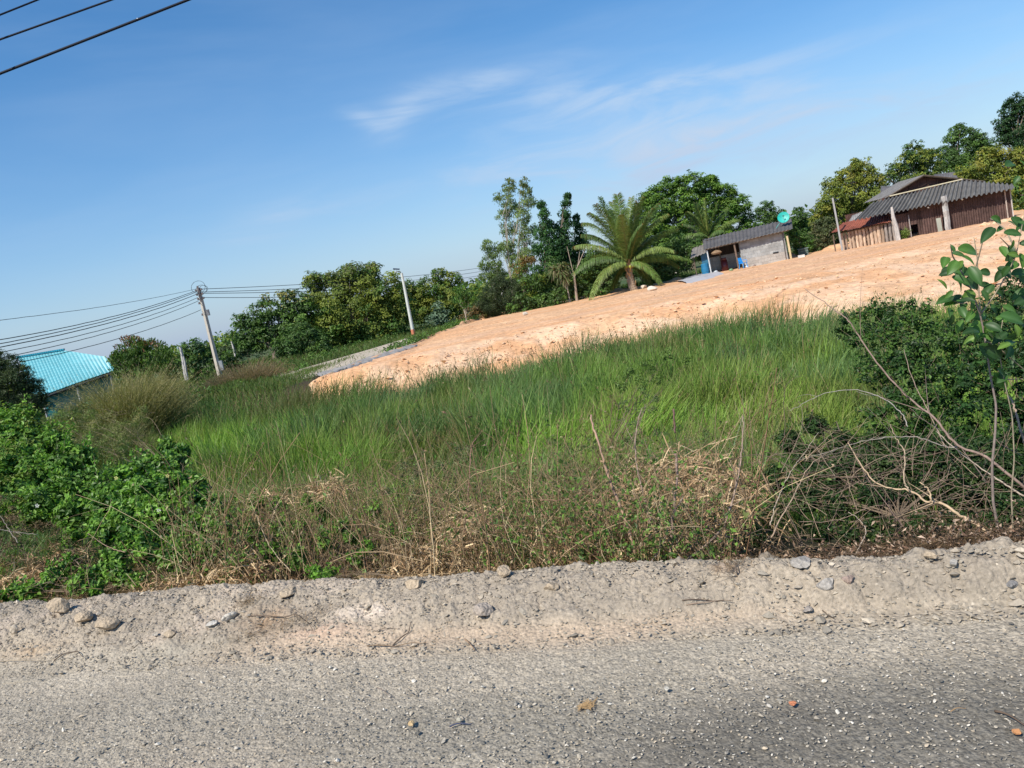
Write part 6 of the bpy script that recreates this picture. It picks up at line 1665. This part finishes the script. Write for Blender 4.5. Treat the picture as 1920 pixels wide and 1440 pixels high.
branch('short dark stub standing high against the bright reeds', [(1266, 812), (1264, 790), (1263, 767)], 5.2, 5.25, .008, .0085, (.17, .10, .08), 'dry_stalk', GST, 0, 'stalk', .4)
branch('bowed brown stalk curving up to a twiggy top at the right of the brush', [(1286, 1050), (1312, 1032), (1352, 994), (1370, 950), (1382, 903), (1390, 850), (1394, 800), (1392, 780)], 4.2, 4.6, .009, .0035, (.34, .25, .19), 'dry_stalk', GST, 5, 'stalk', .3)
branch('thin slanting stalk crossing behind the knobbed stalk near the gravel', [(1215, 1060), (1235, 1035), (1248, 1005), (1262, 965), (1282, 930)], 4.2, 4.3, .006, .003, (.30, .24, .21), 'dry_stalk', GST, 0, 'stalk', .3)
branch('horizontal broken stalk at the left of the thick ragged stalk', [(1013, 938), (1045, 938), (1065, 935), (1080, 928), (1100, 915)], 4.9, 4.9, .0045, .003, (.38, .22, .15), 'dry_stalk', GST, 0, 'stalk', .3)
branch('bent reddish stalk in the brown weeds at left of centre', [(868, 1010), (876, 950), (880, 900), (884, 840), (892, 822)], 5.4, 5.7, .006, .0035, (.26, .15, .11), 'dry_stalk', GST, 4, 'stalk', .4)
branch('thin pale cane slanting down the brush toward the verge at the left', [(545, 1072), (510, 1030), (490, 990), (476, 955), (465, 925)], 5.0, 5.9, .0042, .002, (.42, .33, .21), 'dry_stalk', GST, 1, 'stalk')
branch('thin red-brown stalk standing left of the slim pale cane', [(318, 905), (330, 890), (300, 850), (276, 832), (250, 828)], 6.9, 7.4, .0035, .0015, (.15, .10, .06), 'dry_stalk', GST, 2, 'stalk')
GLT = 'pale dead branches at the far left'
branch('forked pale dead branch under the green bush at the far left', [(-20, 985), (5, 994), (35, 998), (72, 1003)], 5.9, 6.0, .006, .003, (.34, .29, .23), group=GLT, twigs=2)
branch('slanting dead branch below the forked pale one at the far left', [(34, 1018), (22, 1000), (6, 975), (-8, 955)], 5.9, 6.0, .0045, .002, (.32, .27, .22), group=GLT)
branch('dead fern-like stem with hanging brown leaflets below the green mound', [(235, 1035), (210, 1028), (185, 1015), (165, 1000)], 5.7, 5.9, .004, .002, (.34, .23, .16), group=GLT, twigs=6)

# random finer twig arcs in the right tangle, built as one uncountable mass
g = Geo(); N = 380
px = RN.uniform(1440, 1990, N); py = RN.uniform(820, 1040, N) + RN.normal(0, 10, N)
st = np.array([at(a, b, RN.uniform(4.0, 5.4)) for a, b in zip(px, py)])
d = rdir(N); d[:, 1] *= .5; d[:, 2] = np.abs(d[:, 2]) * .9; d = unit(d); ln = RN.uniform(.15, .6, N); k = np.linspace(0, 1, 9)[None, :, None]; bd = rdir(N)
P = st[:, None, :] + d[:, None, :] * (k - .4) * ln[:, None, None] + bd[:, None, :] * (np.sin(k * 2.6)) * (ln * .22)[:, None, None] + np.cumsum(RN.normal(0, .0035, (N, 9, 3)), 1)
P[..., 2] = np.maximum(P[..., 2], base_h(P[..., 0], P[..., 1]) + .01)
tubes(g, P, RN.uniform(.0010, .0026, N)[:, None] * np.linspace(1.1, .5, 9)[None], np.array([(.20, .14, .10), (.26, .19, .14), (.13, .09, .07), (.34, .25, .17)])[RN.integers(0, 4, N)], 4, cap=False)
tag(g.build('twig_tangle', M['twig'], None, True), 'fine curving twigs knotted among the larger bare branches at the right', 'twigs', kind='stuff')

_r = np.random.default_rng(77); g = Geo(); N = 9000
x = _r.uniform(2.4, 14, N); s = 1.0 + 5.0 * _r.random(N); y = (s + EX * NX + EY * NY - NX * x) / NY
ok = (x > 2.45 + .42 * y) | (x > 6); x, y = x[ok], y[ok]; N = len(x)
blades(g, x, y, gz(x, y) - .03, _r.uniform(.4, 1.0, N), _r.normal(0, .25, (N, 2)), _r.uniform(.003, .006, N), np.array([(.13, .22, .05), (.20, .24, .07), (.30, .22, .12), (.08, .15, .035)])[_r.integers(0, 4, N)] * _r.uniform(.7, 1.2, (N, 1)))
tag(g.build('ditch_grass', M['grass']), 'rough mixed grass in the ditch at the far right behind the verge', 'grass', kind='stuff')

# ---- big-leaved sapling
sap_base = at(1884, 1022, 3.62)
sap = empty('leafy_sapling', sap_base, 'tall thin sapling with large glossy oval leaves at the right edge', 'sapling')
def sap_path(pts, Y0, Y1, r0, r1, name, col):
    P = np.array([at(px, py, Y0 + (Y1 - Y0) * i / (len(pts) - 1)) for i, (px, py) in enumerate(pts)])
    t = np.linspace(0, len(P) - 1, len(P) * 6); Q = np.stack([np.interp(t, range(len(P)), P[:, k]) for k in range(3)], 1)
    Q[1:-1] = (Q[:-2] + Q[1:-1] * 2 + Q[2:]) / 4
    g = Geo(); tubes(g, Q, np.linspace(r0, r1, len(Q)), col, 6); g.build(name, M['twig'], sap, True)
sap_path([(1884, 1022), (1870, 985), (1862, 940), (1860, 875), (1866, 812), (1868, 760), (1857, 705), (1848, 640), (1838, 590), (1820, 540), (1800, 505)], 3.62, 3.6, .0075, .003, 'stem', (.24, .19, .16))
for pts in [[(1900, 1000), (1896, 930), (1902, 860), (1898, 780), (1880, 700), (1872, 650), (1880, 600)], [(1848, 640), (1870, 650), (1895, 672), (1925, 697), (1960, 720)], [(1857, 705), (1885, 712), (1925, 710)], [(1838, 590), (1860, 560), (1885, 520), (1905, 480), (1915, 430), (1925, 380)], [(1905, 480), (1890, 460), (1875, 445)], [(1828, 560), (1805, 570), (1775, 560)], [(1800, 505), (1786, 480), (1782, 460)], [(1838, 590), (1835, 540), (1832, 480), (1826, 445)], [(1812, 525), (1830, 500), (1838, 470), (1846, 440), (1858, 425)], [(1905, 470), (1885, 430), (1862, 412), (1856, 410)]]:
    sap_path(pts, 3.6, random.uniform(3.4, 3.75), .0042, .0016, 'branch', (.30, .25, .17))
LV = [((1790, 473), (1781, 458)), ((1796, 468), (1832, 478)), ((1784, 474), (1810, 482)), ((1775, 482), (1767, 504)), ((1795, 489), (1776, 516)), ((1797, 492), (1801, 524)), ((1802, 480), (1827, 500)), ((1818, 500), (1840, 536)), ((1836, 510), (1856, 513)),
      ((1775, 542), (1756, 524)), ((1792, 522), (1800, 548)), ((1812, 520), (1832, 545)), ((1790, 558), (1754, 572)), ((1800, 560), (1768, 575)), ((1818, 566), (1845, 560)), ((1855, 570), (1868, 592)), ((1875, 592), (1918, 608)), ((1880, 575), (1905, 590)), ((1848, 608), (1880, 622)), ((1822, 612), (1848, 618)),
      ((1832, 625), (1858, 640)), ((1863, 427), (1838, 458)), ((1876, 462), (1888, 485)), ((1892, 460), (1900, 484)), ((1908, 492), (1880, 510)), ((1900, 450), (1890, 470)), ((1912, 475), (1916, 505)), ((1858, 408), (1876, 420)), ((1890, 415), (1902, 424)), ((1890, 436), (1905, 444)), ((1905, 415), (1925, 428)), ((1880, 425), (1868, 436)),
      ((1885, 312), (1900, 308)), ((1910, 300), (1925, 322)), ((1912, 330), (1900, 346)), ((1806, 600), (1794, 625)), ((1785, 590), (1778, 612)), ((1825, 585), (1810, 605)), ((1865, 545), (1880, 560)), ((1915, 610), (1935, 640)), ((1910, 520), (1930, 540)), ((1895, 500), (1880, 520)), ((1900, 640), (1880, 655)), ((1930, 440), (1945, 470)), ((1940, 500), (1960, 530)), ((1935, 560), (1965, 580)),
      ((1780, 500), (1765, 520)), ((1808, 545), (1822, 566)), ((1786, 545), (1770, 560)), ((1800, 575), (1812, 598)), ((1840, 545), (1852, 566)), ((1826, 600), (1840, 628)), ((1858, 600), (1846, 625))]
g = Geo()
for _c in [(1800, 505), (1820, 540), (1838, 590), (1848, 640), (1885, 520), (1905, 480), (1895, 660), (1800, 570), (1860, 620), (1915, 600), (1905, 430), (1870, 690), (1925, 560), (1830, 600)]:
    for _k in range(4):
        _a = random.uniform(0, 6.28); _o = (random.gauss(0, 14), random.gauss(0, 14)); _l = random.uniform(20, 40)
        _p = (_c[0] + _o[0], _c[1] + _o[1]); LV.append((_p, (_p[0] + math.cos(_a) * _l, _p[1] + abs(math.sin(_a)) * _l * .9)))
n = 9; k = np.linspace(0, 1, n)
prof = np.sin(np.clip(k * .97 + .03, 0, 1) ** .8 * math.pi) ** .75; prof[-1] = 0.02
for i, (a, b) in enumerate(LV):
    Y0 = RN.uniform(3.4, 3.75); dY = RN.uniform(-.05, .05)
    A = at(*a, Y0); B = at(*b, Y0 + dY); L_ = np.linalg.norm(B - A); ax = unit(B - A)
    sd_ = unit(np.cross(ax, unit(np.array([RN.normal(0, .5), -1, .75 + RN.normal(0, .4)])))); nn = np.cross(sd_, ax); nn = nn if nn[1] < .2 else -nn
    W = L_ * RN.uniform(.20, .30) * prof; sag = -.14 * L_ * np.sin(k * math.pi * .9)
    cen = A + ax * (k * L_)[:, None] - np.array([0, 0, 1.]) * 0 + nn * (-sag * .6)[:, None]
    up_ = nn * (W * .45)[:, None]
    l1 = cen - sd_ * (W * .55)[:, None] + up_ * .5; l2 = cen - sd_ * W[:, None] + up_ * .8; r1 = cen + sd_ * (W * .55)[:, None] + up_ * .5; r2 = cen + sd_ * W[:, None] + up_ * .8
    V = np.stack([l2, l1, cen, r1, r2], 1).reshape(-1, 3)
    col = np.array([(.05, .125, .026), (.085, .19, .03), (.032, .08, .02), (.14, .25, .04)][int(RN.choice(4, p=[.35, .25, .3, .10]))])
    Cc = np.tile(col, (n * 5, 1)); Cc[2::5] = col * 1.25 + .02
    g.add(V, grid_quads(n, 5), None, Cc)
g.build('foliage', M['glossy_leaf'], sap, True)

# ---- stones and debris on the verge and the road
def surf_pt(px, py):
    """point of the verge or road surface on the sight line of a photo pixel"""
    d = ray(px, py); t = np.linspace(2.0, 9.0, 1400); P = CAM + d * (t / d[1])[:, None]
    a_ = (P[:, 0] - EX) * TX + (P[:, 1] - EY) * TY; s_ = edge_s(P[:, 0], P[:, 1])
    zz = np.where(s_ > -.2, verge_z(a_, np.maximum(s_, -.2)) + (fbm(P[:, 0] * 9, P[:, 1] * 9, 4, 94) - .5) * .034 * (s_ > .05), 0) + .004
    i = int(np.argmax(P[:, 2] <= zz)); q = P[i].copy(); q[2] = zz[i]
    return q


def stone(label, px, py, w, hgt, col, z=None, flat=.6, seed=1, cat='stone', name='stone', rotz=0, asp=1.0, rough=.45):
    p = surf_pt(px, py + hgt * .25) + np.array([0, 0, .008]); dist = p[1]; r = w * 1.2 / 2 / FPX * dist
    g = Geo(); rock(g, p + np.array([0, 0, r * flat * .5]), r, (1, asp, flat), col, seed=seed, sub=3, rough=rough, rotz=rotz)
    return tag(g.build(name, M['berm'], None, False, p), label, cat)


BC = (.44, .35, .245)
stone('broad tan stone half sunk in the middle of the gravel verge', 910, 1145, 36, 30, (.40, .34, .28), seed=3, flat=.75)
stone('pale concrete chip tilted on the verge at the left, longer than wide', 431, 1157, 34, 34, (.60, .54, .44), seed=5, flat=.45, asp=.5, rotz=.9)
stone('small whitish chip just left of the tilted concrete chip', 398, 1171, 20, 12, (.56, .52, .45), seed=6, flat=.5)
stone('rounded grey clod at the left of the verge', 156, 1162, 32, 22, BC, seed=7)
stone('wide grey clod with a shaded right side, next to the rounded clod', 205, 1172, 42, 24, BC, seed=8, flat=.55)
stone('upright grey lump on the crest at the far left of the verge', 112, 1140, 36, 44, BC, seed=9, flat=.95, asp=.7)
stone('tall cream coloured stone at the far left edge of the verge', 28, 1182, 18, 30, (.52, .44, .34), seed=10, flat=1.1, asp=.6)
stone('flat grey slab-like rock on the verge at the right', 1549, 1098, 34, 26, (.38, .35, .31), seed=11, flat=.7, asp=.8)
stone('brown pebble-sized rock right of the slab-like rock', 1592, 1090, 24, 18, (.36, .27, .22), seed=12)
stone('low grey clod on the crest in the middle of the verge', 1035, 1103, 28, 18, BC, seed=13)
stone('grey lump poking up from the crest left of the middle', 948, 1074, 26, 26, BC, seed=14, flat=.9)
stone('broad low clod on the crest left of the poking lump', 778, 1096, 36, 16, BC, seed=15, flat=.45)
stone('clod on the crest above the tilted concrete chip', 540, 1112, 34, 18, BC, seed=16, flat=.45)
stone('grey clod on the crest at the right of the dip', 1745, 1045, 26, 16, BC, seed=17)
stone('large clod on the crest left of the dip at the right', 1505, 1056, 38, 22, (.36, .33, .29), seed=18, flat=.5)
stone('dark rounded stone at the right end of the verge', 1897, 1100, 20, 14, (.25, .24, .23), seed=19)
stone('stone on the slope near the right end, left of the dark rounded stone', 1790, 1062, 18, 12, (.42, .39, .34), seed=41)
stone('small stone by the foot of the verge at the right', 1515, 1148, 18, 12, (.34, .3, .26), seed=21)
stone('small clod low on the verge at the left with a dark side', 320, 1192, 20, 12, BC, seed=22)
stone('tiny clod beside the low clod with a dark side', 293, 1192, 13, 9, (.45, .40, .33), seed=23)
stone('orange brick fragment on the road at the right', 1487, 1322, 13, 10, (.62, .24, .12), seed=24, name='brick_fragment', cat='fragment')
stone('orange fragment at the far right bottom of the road beside a stick', 1908, 1376, 16, 10, (.62, .30, .13), seed=25, name='brick_fragment', cat='fragment')
stone('yellowish stone on the road below centre-left', 774, 1360, 14, 9, (.55, .40, .22), seed=26)
stone('pale stone on the road right of the yellowish stone', 862, 1354, 14, 9, (.48, .45, .36), seed=27)
stone('whitish flake on the road left of the orange fragment', 1250, 1295, 10, 8, (.50, .47, .40), seed=28)


def stick(label, pts, r, col, name='stick', cat='stick', twigs=0, lift=.008):
    P = []
    for px, py in pts:
        P.append(surf_pt(px, py) + np.array([0, 0, lift]))
    P = np.array(P); t = np.linspace(0, len(P) - 1, len(P) * 5); Q = np.stack([np.interp(t, range(len(P)), P[:, k]) for k in range(3)], 1)
    Q[1:-1] = (Q[:-2] + Q[1:-1] * 2 + Q[2:]) / 4; Q[:, 2] += np.abs(np.sin(t * 1.7)) * .008
    g = Geo(); tubes(g, Q, np.linspace(r, r * .45, len(Q)), col, 5)
    return tag(g.build(name, M['twig'], None, True, Q[0]), label, cat)


dk = (.13, .095, .07)
stick('dark thin stick lying along the verge left of centre', [(468, 1158), (500, 1160), (540, 1160), (558, 1157), (580, 1172), (588, 1188)], .0032, dk)
stick('bent dark twig standing out of the dust below the verge', [(737, 1214), (755, 1200), (768, 1188), (772, 1174)], .004, dk)
stick('long brown stick lying flat in the pale dust', [(690, 1215), (715, 1216), (745, 1216), (775, 1211), (800, 1209)], .0034, (.20, .14, .09))
stick('short forked twig in the dust right of the long stick', [(873, 1203), (883, 1214), (892, 1224)], .0032, (.30, .19, .11))
stick('thin twig above the long stick in the dust', [(705, 1187), (725, 1184), (750, 1182)], .0022, dk)
stick('crooked dark root at the left of the road edge', [(102, 1242), (120, 1232), (143, 1224), (150, 1230), (157, 1236)], .0038, dk)
stick('straw coloured twig at the far left road edge', [(-5, 1244), (40, 1243), (92, 1242)], .0018, (.30, .24, .16))
stick('brown stick lying on the verge at the right of centre', [(1288, 1140), (1320, 1137), (1358, 1130)], .003, (.26, .19, .14))
stick('dark root lying below the brown stick on the verge', [(1280, 1130), (1310, 1131), (1345, 1131), (1375, 1134)], .003, dk)
stick('small upright dark stick on the verge by the reddish patch', [(1383, 1084), (1381, 1074), (1382, 1060)], .0032, dk, lift=.02)
stick('curved dark twig below the flat rock', [(1543, 1150), (1552, 1160), (1566, 1164)], .0028, dk)
stick('thick dark stick at the far right bottom of the road', [(1866, 1338), (1892, 1350), (1925, 1366)], .0045, (.12, .085, .06))
stick('thin orange stalk on the road at the right', [(1783, 1339), (1797, 1336), (1812, 1334)], .0014, (.42, .26, .12))
stick('thin dark twig on the road at left of centre', [(708, 1293), (722, 1303), (736, 1313)], .0014, (.18, .12, .10))
stick('dark blue strip of plastic lying flat on the road', [(844, 1364), (862, 1362), (886, 1360)], .0032, (.05, .06, .11), 'plastic_strip', 'strip', lift=.003)
g = Geo(); c = ground_pt(1100, 1322, .01); N = 60; d = rdir(N); d[:, 2] = np.abs(d[:, 2]) * .15
P = c[None, None] + RN.normal(0, .012, (N, 1, 3)) * np.array([1, 1, .1]) + d[:, None, :] * np.linspace(-.5, .5, 4)[None, :, None] * .05; P[..., 2] = np.maximum(P[..., 2], .008)
ribbons(g, P, RN.uniform(.0008, .002, N)[:, None] * np.ones((1, 4)), unit(np.cross(d, (0, 0, 1.))), np.array((.42, .28, .14)) * RN.uniform(.7, 1.3, (N, 1)))
tag(g.build('straw_wisp', M['dry'], None, False, c), 'small wisp of brown straw lying on the road', 'straw')
g = Geo(); N = 900
for (px, py, sx, sy) in [(500, 1180, .16, .05), (560, 1170, .12, .04), (470, 1150, .05, .04), (1370, 1095, .06, .04)]:
    c = ground_pt(px, py, .06); n = 170; a = RN.uniform(0, 3.14, n); q = c + np.stack([RN.normal(0, sx, n), RN.normal(0, sy, n), np.zeros(n)], 1)
    aa = (q[:, 0] - EX) * TX + (q[:, 1] - EY) * TY; ss = edge_s(q[:, 0], q[:, 1]); q[:, 2] = verge_z(aa, ss) + .022
    d = np.stack([np.cos(a), np.sin(a) * .6, RN.normal(0, .15, n)], 1)
    P = q[:, None, :] + d[:, None, :] * np.linspace(-.5, .5, 4)[None, :, None] * RN.uniform(.03, .10, n)[:, None, None]
    ribbons(g, P, np.full((n, 4), .0009), unit(np.cross(d, (0, .3, 1.))), STRAW[RN.integers(0, 5, n)] * RN.uniform(.7, 1.1, (n, 1)))
tag(g.build('scattered_straw', M['dry']), 'thin dry straw scattered over the grey verge', 'straw', kind='stuff')
